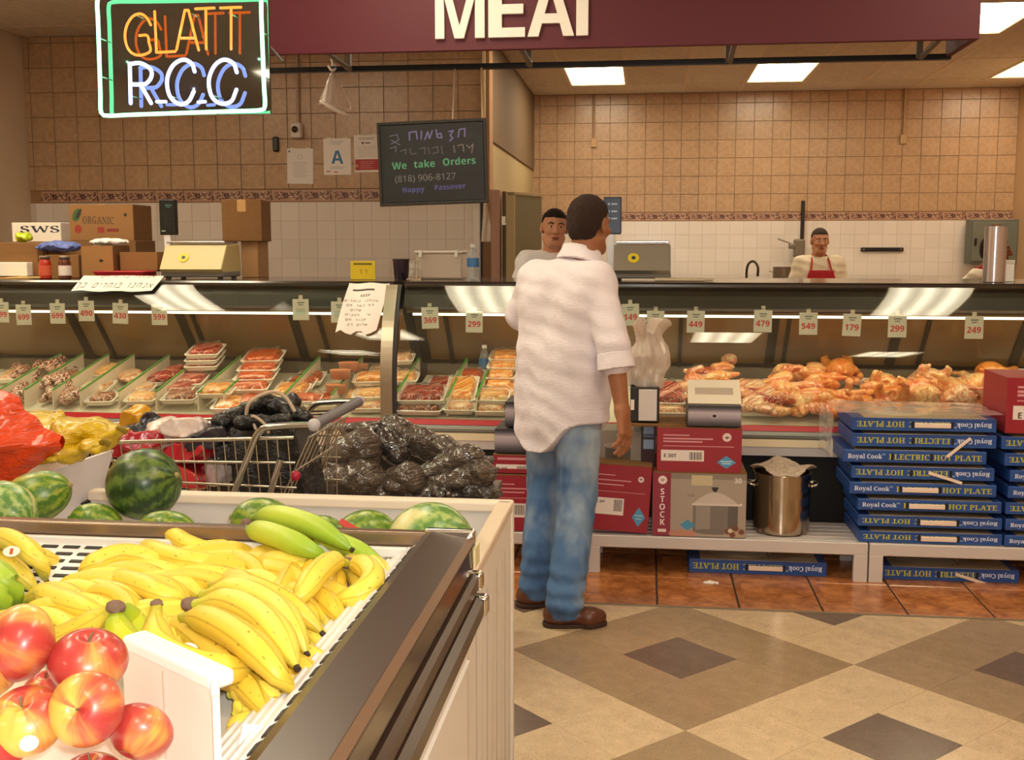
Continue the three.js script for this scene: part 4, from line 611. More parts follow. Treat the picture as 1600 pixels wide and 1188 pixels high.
{
  carton('carton', 'brown carton with dark stacked print lying under the ORGANIC carton', 92, 376, 214, 428, 6.14, 0.26, MAT.card, { y: TOP, tape: true });
  carton('carton', 'brown carton printed ORGANIC on top of the pile at the left', 107, 320, 210, 376, 6.14, 0.24, MAT.card, { tw: 320, th: 176, face: (g, w, h) => { g.fillStyle = '#8d6437'; g.fillRect(0, 0, w, h); g.fillStyle = '#3d5a30'; g.beginPath(); g.ellipse(38, 50, 20, 34, 0.4, 0, 7); g.fill(); g.fillStyle = '#262a20'; g.beginPath(); g.ellipse(48, 44, 9, 28, 0.5, 0, 7); g.fill(); g.font = 'bold 50px serif'; g.fillStyle = '#4a3a28'; g.save(); g.rotate(0.03); g.fillText('ORGANIC', 66, 90, 160); g.restore(); g.fillStyle = '#8e2e22'; g.beginPath(); g.ellipse(42, 120, 18, 22, 0, 0, 7); g.fill(); g.fillRect(140, 110, 34, 30); g.fillStyle = '#2c2420'; g.beginPath(); g.arc(282, 50, 8, 0, 7); g.fill(); g.fillStyle = '#7a2c20'; g.fillRect(186, 118, 60, 16); }, tape: true });
  carton('carton', 'white carton with big dark letters behind the green bag at the far left', 18, 348, 96, 378, 6.2, 0.2, MAT.white, { face: (g, w, h) => { g.fillStyle = '#ddd6ca'; g.fillRect(0, 0, w, h); g.fillStyle = '#22243e'; g.font = 'bold 96px serif'; g.fillText('SWS', 40, 100); } });
  carton('carton', 'long carton under the white lettered carton at the far left', -40, 379, 92, 428, 6.02, 0.38, MAT.cardDark, { y: TOP });
  carton('carton', 'open brown carton at the far left behind the jars', 5, 393, 60, 428, 5.9, 0.2, MAT.card, { y: TOP, open: true });
  carton('carton', 'open brown carton with a hand hole right of the white labelled jar', 126, 384, 178, 428, 5.86, 0.2, MAT.card, { y: TOP, open: true, face: (g, w, h) => { g.fillStyle = '#9c7040'; g.fillRect(0, 0, w, h); g.fillStyle = '#2a1c10'; g.beginPath(); g.ellipse(160, 88, 18, 9, 0, 0, 7); g.fill(); } });
  carton('carton', 'low brown carton with scalloped rim left of the cream scale', 187, 394, 246, 414, 5.9, 0.2, MAT.cardDark, { open: true, y: TOP + 0.04 });
  const c = onTop(195, 5.8); const rt = thing('red_tray', 'low red plastic tray in front of the scalloped carton', 'tray', c); part('tray', trayGeo(0.3, 0.16, 0.04), MAT.red, rt); part('rim', tube([V(-0.145, 0.04, -0.075), V(0.145, 0.04, -0.075), V(0.145, 0.04, 0.075), V(-0.145, 0.04, 0.075)], 0.005, 60, 6, true, 0.1), MAT.red, rt);
  const crumple = (rx, ry, rz, s, amp = 0.02) => nets((x, y, z) => ell(x, y - ry * 0.8, z, [0, 0, 0], [rx, ry, rz]) + amp * (Math.abs(fbm(x * 18 + s, y * 18, z * 18, 3) - 0.5) * 3 - 0.5), [-rx - 0.04, -ry * 0.4, -rz - 0.04], [rx + 0.04, ry * 2.2, rz + 0.04], 0.008);
  const p1 = D(38, 376, 6.1); single('plastic_bag', crumple(0.04, 0.035, 0.04, 2), phy(0xb8cc22, 0.35, { clearcoat: 0.4 }), 'small yellow green bag on the white lettered carton', 'bag', [p1.x, D(38, 378, 6.1).y, -6.1]);
  const p2 = D(95, 392, 6.02); single('plastic_bag', crumple(0.12, 0.03, 0.06, 5, 0.015), phy(0x5d6fb4, 0.4), 'crumpled blue and white bag between the two jars and the cartons', 'bag', [p2.x, p2.y, -6.0]);
  carton('carton', 'narrow carton under the crumpled blue bag', 70, 398, 124, 428, 5.96, 0.1, MAT.cardDark, { y: TOP });
  const p3 = D(178, 383, 6.02); single('plastic_bag', crumple(0.1, 0.02, 0.05, 9, 0.012), phy(0xe8e2e0, 0.4), 'crumpled white plastic sheet over the open carton rim', 'bag', [p3.x, p3.y - 0.0, -5.97]);
  const bread = onTop(40, 5.78); const bs = thing('paper_stack', 'flat loose sheets of brown paper at the far left front', 'paper', bread); part('sheet', box(0.3, 0.004, 0.14, 0, 0.003, 0, 0, 0.1), std(0xc8a060, 0.8), bs); part('sheet', box(0.22, 0.004, 0.12, 0.03, 0.008, 0, 0, -0.15), std(0xd2b074, 0.8), bs);
  carton('carton', 'small white printed carton at the far left edge of the counter', -10, 410, 42, 424, 5.84, 0.1, MAT.white, { y: TOP + 0.012 });
  for (const [px, lab, c1, lid, lbl] of [[71, 'glass jar of red sauce at the left on the counter', 0xb52a14, 0x9a8a7a, 0xd05a3a], [102, 'glass jar with a white label right of the red sauce jar', 0x5a2416, 0xb5a594, 0xe5d8d2]]) {
    const t = thing('jar', lab, 'jar', onTop(px, 5.74)); part('jar', lathe([[0, 0], [0.03, 0], [0.034, 0.006], [0.034, 0.09], [0.026, 0.105], [0.026, 0.112], [0, 0.112]], 24), phy(c1, 0.1, { clearcoat: 1 }), t); part('lid', lathe([[0, 0.112], [0.029, 0.112], [0.029, 0.126], [0.026, 0.129], [0, 0.129]], 24), std(lid, 0.3, { metalness: 0.6 }), t); part('label', lathe([[0.0345, 0.02], [0.0348, 0.02], [0.0348, 0.075], [0.0345, 0.075]], 24), std(lbl, 0.5), t);
  }
  carton('carton', 'narrow brown carton standing behind the cream scale', 376, 377, 404, 430, 6.2, 0.18, std(0xa97f56, 0.85), { y: TOP });
  const tall = carton('carton', 'tall brown carton balanced at the right of the cream scale', 343, 312, 405, 377, 6.16, 0.24, MAT.card, { tape: true, flap: false, turn: 0.12 });
  carton('card_sign', 'small yellow sign card standing on the counter', 547, 408, 587, 430, 5.8, 0.012, std(0xd6b818, 0.5), { y: TOP, cat: 'card', tw: 160, th: 90, face: (g, w, h) => { g.fillStyle = '#d0b414'; g.fillRect(0, 0, w, h); g.fillStyle = '#6a5a14'; g.fillRect(20, 8, 120, 10); g.fillStyle = '#a8742c'; g.font = 'bold 30px sans-serif'; g.fillText('5', 60, 60); g.fillText('Y', 94, 62); } });
  const cup = thing('cup', 'dark brown plastic beaker right of the yellow card', 'cup', onTop(627, 5.8)); part('cup', lathe([[0, 0], [0.036, 0], [0.046, 0.11], [0.043, 0.11], [0.034, 0.006], [0, 0.006]], 24), std(0x2a1a2a, 0.3), cup); part('rim', tube([V(0.046, 0.11, 0), V(0, 0.11, 0.046), V(-0.046, 0.11, 0), V(0, 0.11, -0.046)], 0.003, 40, 6, true), std(0x3a2838, 0.3), cup);
  const rack = thing('wire_rack', 'small wire rack with a white card beside the dark beaker', 'rack', onTop(648, 5.8)); part('wires', [...[0, 1, 2, 3].map((i) => rod([-0.03 + i * 0.02, 0, 0], [-0.03 + i * 0.02, 0.1, 0], 0.0025)), ...[0.02, 0.06, 0.1].map((y) => rod([-0.035, y, 0], [0.035, y, 0], 0.0025)), box(0.08, 0.008, 0.05, 0, 0.004, 0)], MAT.wire, rack); part('card', box(0.03, 0.06, 0.003, -0.02, 0.06, -0.01), MAT.paper, rack);
  const bx = onTop(690, 6.0), tub = thing('plastic_container', 'clear white plastic container with a clipped lid behind the counter edge', 'container', bx); part('tub', rbox(0.26, 0.14, 0.16, 0, 0.072, 0, 0.012), phy(0xe6d6c6, 0.25, { transmission: 0.35, thickness: 0 }), tub); part('lid', rbox(0.275, 0.014, 0.175, 0, 0.15, 0, 0.006), phy(0xefe2d6, 0.3), tub); for (const s of [-1, 1]) part('clip', rbox(0.02, 0.04, 0.012, s * 0.1, 0.14, 0.092, 0.004), MAT.white, tub);
  const bt = thing('water_bottle', 'clear plastic water bottle with a blue label on the counter', 'bottle', onTop(739, 5.78)); part('bottle', lathe([[0, 0], [0.028, 0], [0.032, 0.008], [0.03, 0.05], [0.032, 0.06], [0.032, 0.12], [0.026, 0.145], [0.013, 0.165], [0.013, 0.175], [0, 0.175]], 24), phy(0xeef3f6, 0.05, { transmission: 0.85, thickness: 0 }), bt); part('label', lathe([[0.0325, 0.07], [0.033, 0.07], [0.033, 0.118], [0.0325, 0.118]], 24), std(0x3a70a8, 0.4), bt); part('cap', cyl(0.0145, 0.0145, 0.018, 0, 0.183, 0), std(0xe8e8ea, 0.4), bt);
  const b2p = D(757, 572, 5.98), b2 = dup(bt, 'clear water bottle left standing inside the right case behind the trays', [b2p.x, deckY(-5.98) + 0.005, -5.98]);
  const rp = D(1552, 446, 5.75), roll = thing('film_roll', 'tall shiny roll of plastic film standing on the right case', 'roll', [rp.x, TOP, -5.75]); part('roll', lathe([[0, 0], [0.052, 0], [0.053, 0.003], [0.053, 0.275], [0.05, 0.28], [0.02, 0.28], [0.02, 0.27], [0, 0.27]], 36), std(0xc9c0c4, 0.18, { metalness: 0.75 }), roll); part('core', lathe([[0.014, 0.265], [0.02, 0.265], [0.02, 0.29], [0.014, 0.29]], 20), MAT.card, roll);
  const wb = onTop(1572, 5.85), w2 = thing('small_box', 'small white box behind the shiny film roll', 'box', wb); part('box', rbox(0.06, 0.105, 0.06, 0, 0.053, 0, 0.003), MAT.paper, w2); part('lid', rbox(0.064, 0.02, 0.064, 0, 0.1, 0, 0.003), MAT.offwhite, w2);
  const tr = onTop(1062, 5.8), sl = thing('cutting_board', 'thin pale board lying on the counter right of the grey scale', 'board', tr); part('board', rbox(0.26, 0.014, 0.16, 0, 0.008, 0, 0.004), std(0xc5b49a, 0.5), sl); part('handle', rbox(0.05, 0.014, 0.03, 0.15, 0.008, 0, 0.005), std(0xc5b49a, 0.5), sl);
}
// ------- far work area
{
  const zc = -12.18, p0 = D(860, 430, 12).x, cl = thing('sink_counter', 'steel prep counter along the far tiled wall with a faucet behind it', 'counter', [(p0 + RX) / 2 - 0.3, 0, zc]), w = RX - p0 - 0.8;
  part('top', rbox(w, 0.04, 0.7, 0, 1.09, 0, 0.008), MAT.steel, cl); part('backsplash', rbox(w, 0.08, 0.02, 0, 1.14, -0.34, 0.004), MAT.steel, cl); part('cabinet', box(w - 0.04, 1.06, 0.64, 0, 0.53, 0), std(0x9c9184, 0.5), cl);
  const f = D(1167, 438, 12.2), fa = thing('faucet', 'curved dark faucet against the far white tiles', 'faucet', [f.x, 1.11, -12.2]); part('spout', tube([V(0, 0, -0.05), V(0, 0.16, -0.05), V(0.02, 0.24, -0.02), V(0.07, 0.26, 0.02), V(0.11, 0.2, 0.05), V(0.11, 0.1, 0.05)], 0.014, 30, 8), std(0x4a4038, 0.25, { metalness: 0.8 }), fa); part('base', rbox(0.2, 0.03, 0.06, 0.03, 0.015, -0.05, 0.01), MAT.offwhite, fa);
  const g = D(1225, 438, 12.0), gr = thing('steel_pot', 'small dull steel pot left of the butcher in the red apron', 'pot', [g.x, 1.11, -12.05]); part('pot', lathe([[0, 0], [0.11, 0], [0.115, 0.01], [0.115, 0.2], [0.12, 0.205], [0.11, 0.205], [0.105, 0.012], [0, 0.012]], 28), std(0x8a7d6c, 0.35, { metalness: 0.8 }), gr); for (const s of [-1, 1]) part('handle', tube([V(s * 0.115, 0.15, -0.03), V(s * 0.15, 0.16, 0), V(s * 0.115, 0.15, 0.03)], 0.006, 12, 6), MAT.steel, gr);
  const r = D(1255, 345, 12.45), dr = thing('rod_stand', 'dark upright rod with a metal clamp beside the butcher in the red apron', 'rod', [r.x, r.y, -12.5]); part('rod', rod([0, -0.25, 0], [0, 0.22, 0], 0.022, 12), std(0x2a221e, 0.4), dr); part('clamp', [rbox(0.12, 0.2, 0.1, -0.03, -0.3, 0, 0.02), rbox(0.07, 0.06, 0.08, -0.11, -0.28, 0.02, 0.015)], std(0x8d8272, 0.35, { metalness: 0.7 }), dr); part('lever', rod([-0.08, -0.27, 0.03], [-0.27, -0.2, 0.05], 0.009), MAT.steel, dr); part('lower_tube', [rod([-0.04, -0.38, 0], [-0.04, 1.115 - r.y, 0], 0.03, 12)], MAT.steel, dr);
  const k = D(1379, 390, 12.56), ks = thing('knife_strip', 'black magnetic knife strip on the far white tiles', 'knife strip', [k.x, k.y, ZR + 0.016]); part('strip', rbox(0.46, 0.045, 0.025, 0, 0, 0, 0.01), MAT.black, ks); for (const s of [-1, 1]) part('end_screw', cyl(0.01, 0.01, 0.006, s * 0.2, 0, 0.014, 12, Math.PI / 2), MAT.steel, ks);
  const e0 = D(1519, 343, 12.4), e1 = D(1597, 413, 12.4), eb = thing('electric_cabinet', 'grey green metal cabinet on the far wall at the right edge', 'cabinet', [(e0.x + e1.x) / 2 - 0.03, (e0.y + e1.y) / 2, -12.48]), ew = Math.min(e1.x - e0.x, 0.52), eh = e0.y - e1.y; part('box', rbox(ew, eh, 0.16, 0, 0, 0, 0.008), std(0x66685c, 0.5), eb); part('door', rbox(ew - 0.05, eh - 0.06, 0.012, 0, 0, 0.086, 0.004), std(0x6f7164, 0.45), eb); part('handle', rbox(0.02, 0.08, 0.02, -ew * 0.38, 0, 0.1, 0.005), MAT.black, eb);
  const o = D(928, 223, 12.56), ow = thing('wall_outlet', 'small pale outlet box high on the far beige tiles below the leftmost lamp', 'outlet', [o.x, o.y, ZR + 0.01]); part('plate', rbox(0.07, 0.1, 0.03, 0, 0, 0.008, 0.006), std(0xb8946a, 0.5), ow); part('conduit', rod([0, 0.05, 0.01], [0, 0.55, 0.01], 0.012), std(0xb08c64, 0.5), ow);
  const ob = dup(ow, 'small pale outlet box high on the far beige tiles at the right', [D(1412, 226, 12.56).x, o.y, ZR + 0.01]);
  // things at the doorway of the return wall
  const dA = D(798, 300, 8.35), dB = D(842, 306, 8.75), cd = thing('cooler_door', 'grey green cooler door standing open beside the doorway', 'door', [dA.x, 0, -8.35], 0); const dw = Math.hypot(dB.x - dA.x, 0.4), dt = Math.atan2(0.4, dB.x - dA.x), dh = dA.y;
  part('leaf', rbox(dw, dh - 0.03, 0.06, dw / 2, (dh + 0.03) / 2, 0, 0.008), std(0x7c7355, 0.5), cd); part('edge_frame', [box(dw, 0.02, 0.07, dw / 2, dh - 0.01, 0), box(0.02, dh - 0.05, 0.07, 0, dh / 2, 0)], std(0xb09c72, 0.4), cd); part('latch', [rbox(0.04, 0.12, 0.05, 0.05, 1.05, 0.05, 0.01)], MAT.steel, cd); cd.rotation.y = dt;
  const fr = thing('doorway_panel', 'tall pale door jamb panel between the apron and the cooler door', 'door jamb', [D(776, 400, 8.5).x, 0, -8.5]), fh = D(776, 297, 8.5).y; part('panel', rbox(0.07, fh, 0.1, 0, fh / 2, 0, 0.006), std(0xb98f78, 0.6), fr); part('stop_strip', rbox(0.03, fh - 0.02, 0.06, 0.06, fh / 2, -0.02, 0.004), std(0x73593c, 0.6), fr);
  const hk = D(758, 315, 8.5), ap = thing('hanging_apron', 'white apron hanging from a hook by the doorway under the chalkboard', 'apron', [hk.x, hk.y, -8.5]), ah = hk.y - D(760, 378, 8.5).y;
  part('cloth', nets((x, y, z) => { const v = clamp(-y / ah), w = mix(0.012, 0.055, v), n = 0.006 * Math.sin(x * 130 + v * 3); return Math.max((Math.hypot((x - 0.02 * v) / w, (z - n) / 0.014) - 1) * 0.012, y, -y - ah); }, [-0.07, -ah - 0.01, -0.04], [0.11, 0.01, 0.04], 0.006), std(0xdccdbb, 0.8), ap); part('hook', [rod([0, 0.015, 0], [0, 0.015, -0.1], 0.006), new THREE.SphereGeometry(0.014, 12, 8).translate(0, 0.015, 0.01)], std(0xb08a4a, 0.3, { metalness: 0.7 }), ap);
  const lt = D(742, 350, 8.5), st = thing('steel_corner', 'narrow bright steel corner strip left of the hanging apron', 'strip', [lt.x, 0, -8.56]); part('strip', rbox(0.055, D(742, 315, 8.5).y, 0.012, 0, D(742, 315, 8.5).y / 2, 0, 0.003), std(0xcfc8c4, 0.25, { metalness: 0.8 }), st); part('dark_edge', box(0.02, D(742, 315, 8.5).y, 0.02, 0.045, D(742, 315, 8.5).y / 2, 0), std(0x2a211c, 0.6), st);
  const sw = D(786, 345, 8.49), sp = part('latch_plate', rbox(0.04, 0.07, 0.012, 0.06, sw.y, 0.016, 0.003), MAT.chrome, fr); part('lever', rbox(0.015, 0.05, 0.02, 0.07, sw.y + 0.01, 0.03, 0.004), MAT.chrome, sp);
  const cw = D(5, 345, 8.0), cp = thing('wall_panel', 'tall grey metal panel edge at the far left on the side wall', 'panel', [LX + 0.03, 1.0, -8.05]); part('panel', rbox(0.05, 1.05, 0.16, 0, 0.52, 0, 0.006), std(0x8c8078, 0.4, { metalness: 0.4 }), cp); part('trim', rbox(0.06, 1.07, 0.02, 0, 0.53, 0.09, 0.004), std(0x6d5c50, 0.4), cp);
}
// ---------------------------------------------------------------- low racks and the cartons on them
const BENCH = 0.186, BF = -4.94;
{
  const bm = std(0xcfc8c6, 0.4);
  const rack = (x0, x1, label) => {
    const t = thing('dunnage_rack', label, 'rack', [(x0 + x1) / 2, 0, BF - 0.19], 0), w = x1 - x0;
    part('front_rail', rbox(w, 0.058, 0.03, 0, BENCH - 0.03, 0.175, 0.006), bm, t); part('rear_rail', rbox(w, 0.058, 0.03, 0, BENCH - 0.03, -0.165, 0.006), bm, t);
    for (let i = 0; i < 5; i++) part('slat', rbox(w, 0.014, 0.045, 0, BENCH - 0.007, -0.125 + i * 0.066, 0.004), bm, t);
    for (const s of [-1, 1]) for (const k of [-1, 1]) part('leg', rbox(0.062, BENCH - 0.056, 0.035, s * (w / 2 - 0.031), (BENCH - 0.056) / 2, k * 0.168 + 0.005, 0.005), bm, t);
    for (const s of [-1, 1]) part('end_rail', rbox(0.03, 0.05, 0.32, s * (w / 2 - 0.02), BENCH - 0.032, 0.005, 0.006), bm, t);
  };
  rack(-1.55, -0.262, 'low white slatted metal rack at the left, mostly behind the customer'); rack(-0.256, 1.012, 'low white slatted metal rack in the middle under the stock pot cartons'); rack(1.018, 2.3, 'low white slatted metal rack at the right under the blue cartons');
}
// blue hot plate cartons
{
  const face = (v) => canvasTex(704, 76, (g, w, h) => {
    g.fillStyle = '#26509c'; g.fillRect(0, 0, w, h); g.fillStyle = '#2f62b2'; g.fillRect(0, 0, w, 5); g.fillStyle = '#1d3f80'; g.fillRect(0, h - 6, w, 6);
    g.fillStyle = '#e9ecf6'; g.font = 'bold 42px serif'; g.fillText('Royal Cook', 20, 53, 172); g.font = '12px serif'; g.fillText('TM', 190, 28);
    g.fillStyle = '#c9c432'; g.font = 'bold 50px serif'; g.fillText('ELECTRIC', 224, 57, 204); g.fillText('HOT PLATE', 446, 57, 240);
    if (v) { g.fillStyle = 'rgba(20,30,60,0.25)'; for (let i = 0; i < 9; i++) g.fillRect(i * 83, 66, 40, 3); }
  });
  const fm = [0, 1].map((v) => std(0xffffff, 0.35, { map: face(v) })), body = std(0x27509b, 0.4), strapM = std(0xf0dccc, 0.5);
  const topArt = std(0xffffff, 0.3, { map: canvasTex(512, 256, (g, w, h) => { g.fillStyle = '#b9a68a'; g.fillRect(0, 0, w, h); g.fillStyle = '#2a4c90'; g.fillRect(0, 0, 40, h); g.fillRect(w - 30, 0, 30, h); g.fillStyle = '#d8cdb2'; g.beginPath(); g.ellipse(200, 130, 120, 80, 0, 0, 7); g.fill(); g.fillStyle = '#8f8064'; g.fillRect(300, 40, 6, 180); g.fillStyle = '#c08a2a'; g.beginPath(); g.ellipse(410, 120, 50, 20, 0, 0, 7); g.fill(); g.fillStyle = '#6b3a24'; g.fillRect(50, 60, 30, 60); for (let i = 0; i < 4; i++) { g.save(); g.translate(100 + i * 28, 60); g.rotate(0.6); g.fillStyle = '#e6dcc4'; g.fillRect(0, 0, 8, 100); g.restore(); } }) });
  function hot(x0, x1, y0, y1, flip, strap, label, group, d = 4.955, depth = 0.36, base) {
    const a = D(x0, y0, d), b = D(x1, y1, d), w = b.x - a.x, h = a.y - b.y, t = thing('hot_plate_carton', label, 'carton', [(a.x + b.x) / 2, base ?? b.y, -d - depth / 2], rr(-0.012, 0.012), group);
    part('carton', rbox(w, h - 0.002, depth, 0, h / 2, 0, 0.004), body, t);
    const fg = box(w - 0.006, h - 0.008, 0.001, 0, 0, 0); if (flip) fg.rotateZ(Math.PI);
    part('front_print', fg, fm[flip ? 1 : 0], t, [0, h / 2, depth / 2 + 0.0006]);
    part('top_print', box(w - 0.006, 0.001, depth - 0.006, 0, h - 0.0006, 0), topArt, t);
    const z = depth / 2 + 0.006, y = h / 2, c = flip ? w * 0.075 : w * 0.0;
    if (strap === 'flat') part('carry_strap', rbox(0.155, 0.022, 0.008, c - 0.01, y - 0.002, z, 0.0035), strapM, t);
    if (strap === 'up') part('carry_strap', box(0.13, 0.012, 0.006, c + 0.1, y - 0.025, z + 0.002, 0, 0, 0.72), strapM, t);
    if (strap === 'down') part('carry_strap', box(0.15, 0.013, 0.006, c + 0.05, y - 0.016, z + 0.002, 0, 0, -0.3), strapM, t);
    for (const s of [-1, 1]) part('slot', rbox(0.012, 0.03, 0.002, c - 0.01 + s * 0.085, y, depth / 2 + 0.001, 0.0008), MAT.rubber, t);
    return h;
  }
  const tops = [647, 672, 697.5, 723, 748.5, 774, 799, 823.5, 848], n = 8, yB = BENCH + 0.001, spec = [[1332, 1557, 1, 'flat', 'topmost in the big stack, upside down under clear wrap'], [1332, 1557, 1, 'up', 'second from the top, with its strap hanging slanted'], [1317, 1541, 0, '', 'third from the top, pushed left, lettering upright'], [1331, 1554, 1, 'down', 'fourth from the top, its loose strap slanting down'], [1328, 1557, 0, 'flat', 'fourth from the bottom, lettering upright'], [1340, 1565, 0, 'flat', 'third from the bottom, lettering upright'], [1341, 1566, 1, 'flat', 'second from the bottom, upside down'], [1342, 1566, 1, 'flat', 'lowest of the big stack, upside down']];
  const P = D(1450, 848, 4.955).y, hh = (D(1450, 647, 4.955).y - P) / 8;
  spec.forEach(([x0, x1, f, s, w], i) => { const base = yB + (7 - i) * hh; hot(x0, x1, tops[i], tops[i] + (tops[i + 1] - tops[i]), f, s, 'blue hot plate carton ' + w, 'blue cartons in the big stack', 4.955, 0.36, base); });
  const wrap = phy(0xffffff, 0.12, { transmission: 0.85, thickness: 0 });
  { const a = D(1316, 640, 4.955), b = D(1560, 646, 4.955), w = b.x - a.x, y = yB + 8 * hh + 0.003, t = thing('plastic_wrap', 'clear crinkled plastic wrap over the top blue carton', 'plastic wrap', [(a.x + b.x) / 2, y, -5.13]);
    const g = new THREE.BoxGeometry(w + 0.03, 0.002, 0.38, 30, 1, 20), p = g.attributes.position; for (let i = 0; i < p.count; i++) p.setY(i, p.getY(i) + 0.012 * fbm(p.getX(i) * 14, p.getZ(i) * 14, 3)); g.computeVertexNormals(); part('sheet', g, wrap, t);
    const g2 = new THREE.BoxGeometry(0.002, 0.2, 0.36, 1, 16, 16), p2 = g2.attributes.position; for (let i = 0; i < p2.count; i++) p2.setX(i, p2.getX(i) - 0.02 * fbm(p2.getY(i) * 20, p2.getZ(i) * 14, 7) ); g2.computeVertexNormals(); part('hanging_side', g2, wrap, t, [-w / 2 - 0.03, -0.1, 0]); }
  const rt = [[1567, 672, 1, 'topmost'], [1570, 698, 1, 'second from the top'], [1579, 725, 0, 'third from the top'], [1576, 750, 0, 'middle'], [1573, 775, 1, 'third from the bottom'], [1572, 799, 0, 'second from the bottom'], [1571, 823.5, 0, 'lowest']];
  rt.forEach(([x0, y0, f, w], i) => { const base = yB + (6 - i) * hh; hot(x0, x0 + 225, y0, y0 + 25, f, '', 'blue hot plate carton ' + w + ' of the stack cut by the right edge', 'blue cartons at the right edge', 4.95, 0.36, base); });
  hot(1077, 1292, 857, 886, 1, 'flat', 'blue hot plate carton lying on the floor under the middle rack', 'blue cartons under the racks', 5.0, 0.28, 0.004); hot(1377, 1593, 866, 894, 1, 'down', 'blue hot plate carton lying on the floor under the right rack', 'blue cartons under the racks', 5.0, 0.28, 0.004);
  // red carton on the right stack
  redBox(1575, 590, 1800, 672, 4.95, 0.34, 'dark red carton with a white label on the right blue stack', { y: yB + 7 * hh, side: true });
}
function redBox(px0, py0, px1, py1, d, depth, label, o = {}) {
  const a = D(px0, py0, d), b = D(px1, py1, d), w = b.x - a.x, h = a.y - (o.y ?? b.y), t = thing('red_carton', label, 'carton', [(a.x + b.x) / 2, o.y ?? b.y, -d - depth / 2], o.turn ?? 0);
  part('carton', rbox(w, h, depth, 0, h / 2, 0, 0.004), std(0x9c2434, 0.45), t);
  const W = 320, Hh = Math.round((320 * h) / w);
  part('front_print', box(w - 0.004, h - 0.004, 0.001, 0, h / 2, depth / 2 + 0.0007), std(0xffffff, 0.4, { map: canvasTex(W, Hh, (g, W2, H2) => {
    g.fillStyle = '#9a2233'; g.fillRect(0, 0, W2, H2); const k = H2 / 180; g.fillStyle = '#d9a0a6';
    if (!o.small) { g.fillRect(22, 26 * k, 100, 5); g.fillRect(22, 40 * k, 190, 6); g.fillRect(22, 52 * k, 150, 6); g.fillRect(22, 72 * k, 270, 3); } else { g.fillRect(22, 20 * k, 240, 6); g.fillRect(22, 34 * k, 200, 5); }
    g.fillStyle = '#e8d8d4'; g.beginPath(); g.arc(265, 34 * k, 17, 0, 7); g.fill(); g.fillStyle = '#6f3a3c'; g.fillRect(256, 33 * k, 18, 4); g.fillRect(263, 30 * k, 4, 12);
    g.fillStyle = '#ece4e0'; g.fillRect(14, 90 * k, 165, 46 * k); g.fillStyle = '#3a3030'; g.font = 'bold 20px sans-serif'; g.fillText('E 30T', 24, 90 * k + 30); for (let i = 0; i < 12; i++) g.fillRect(122 + i * 4, 90 * k + 8, 1 + (i * 7) % 3, 32 * k);
    if (!o.small) { g.fillStyle = '#4e9ccc'; g.beginPath(); g.moveTo(228, 138 * k); g.lineTo(264, 110 * k); g.lineTo(302, 138 * k); g.lineTo(264, 164 * k); g.fill(); g.fillStyle = '#cfe4ee'; g.fillRect(242, 132 * k, 46, 4); g.fillRect(248, 141 * k, 34, 4); }
  }) }), t);
  if (!o.side) part('top_flap', [box(w, 0.004, depth, 0, h + 0.001, 0)], MAT.card, t);
  return t;
}
function silverBox(px0, py0, px1, py1, d, depth, label, o = {}) {
  const a = D(px0, py0, d), b = D(px1, py1, d), w = b.x - a.x, h = a.y - (o.y ?? b.y), t = thing('silver_carton', label, 'carton', [(a.x + b.x) / 2, o.y ?? b.y, -d - depth / 2]);
  part('carton', rbox(w, h, depth, 0, h / 2, 0, 0.004), std(0x3f3f48, 0.45), t);
  part('front_print', box(w - 0.003, h - 0.003, 0.001, 0, h / 2, depth / 2 + 0.0007), std(0xffffff, 0.3, { map: canvasTex(256, 128, (g, W, H2) => { const k = g.createLinearGradient(0, 0, 0, H2); k.addColorStop(0, '#26272e'); k.addColorStop(0.12, '#5a5560'); k.addColorStop(0.32, '#c4bcc8'); k.addColorStop(0.55, '#a89fac'); k.addColorStop(0.78, '#645f68'); k.addColorStop(1, '#2a292e'); g.fillStyle = k; g.fillRect(0, 0, W, H2); const q = 128 + (o.dot ?? 0) * 256; g.fillStyle = '#d8d2d6'; g.beginPath(); g.arc(q, 62, 15, 0, 7); g.fill(); g.fillStyle = '#3a2a30'; g.beginPath(); g.arc(q, 62, 11, 0, 7); g.fill(); }) }), t);
  if (o.lid) { part('lid_flap', box(w, 0.004, 0.16, 0, h + 0.055, depth / 2 - 0.075, 0.62), std(0xe6dcc8, 0.5), t); part('hand_hole', [rbox(w * 0.72, 0.003, 0.045, 0.0, h + 0.0585, depth / 2 - 0.078, 0.001).translate(0, 0, 0)].map((g) => g.translate(0, -h - 0.0585, -depth / 2 + 0.078).rotateX(0.62).translate(0, h + 0.0585, depth / 2 - 0.076)), std(0xb8aa98, 0.6), t); }
  return t;
}
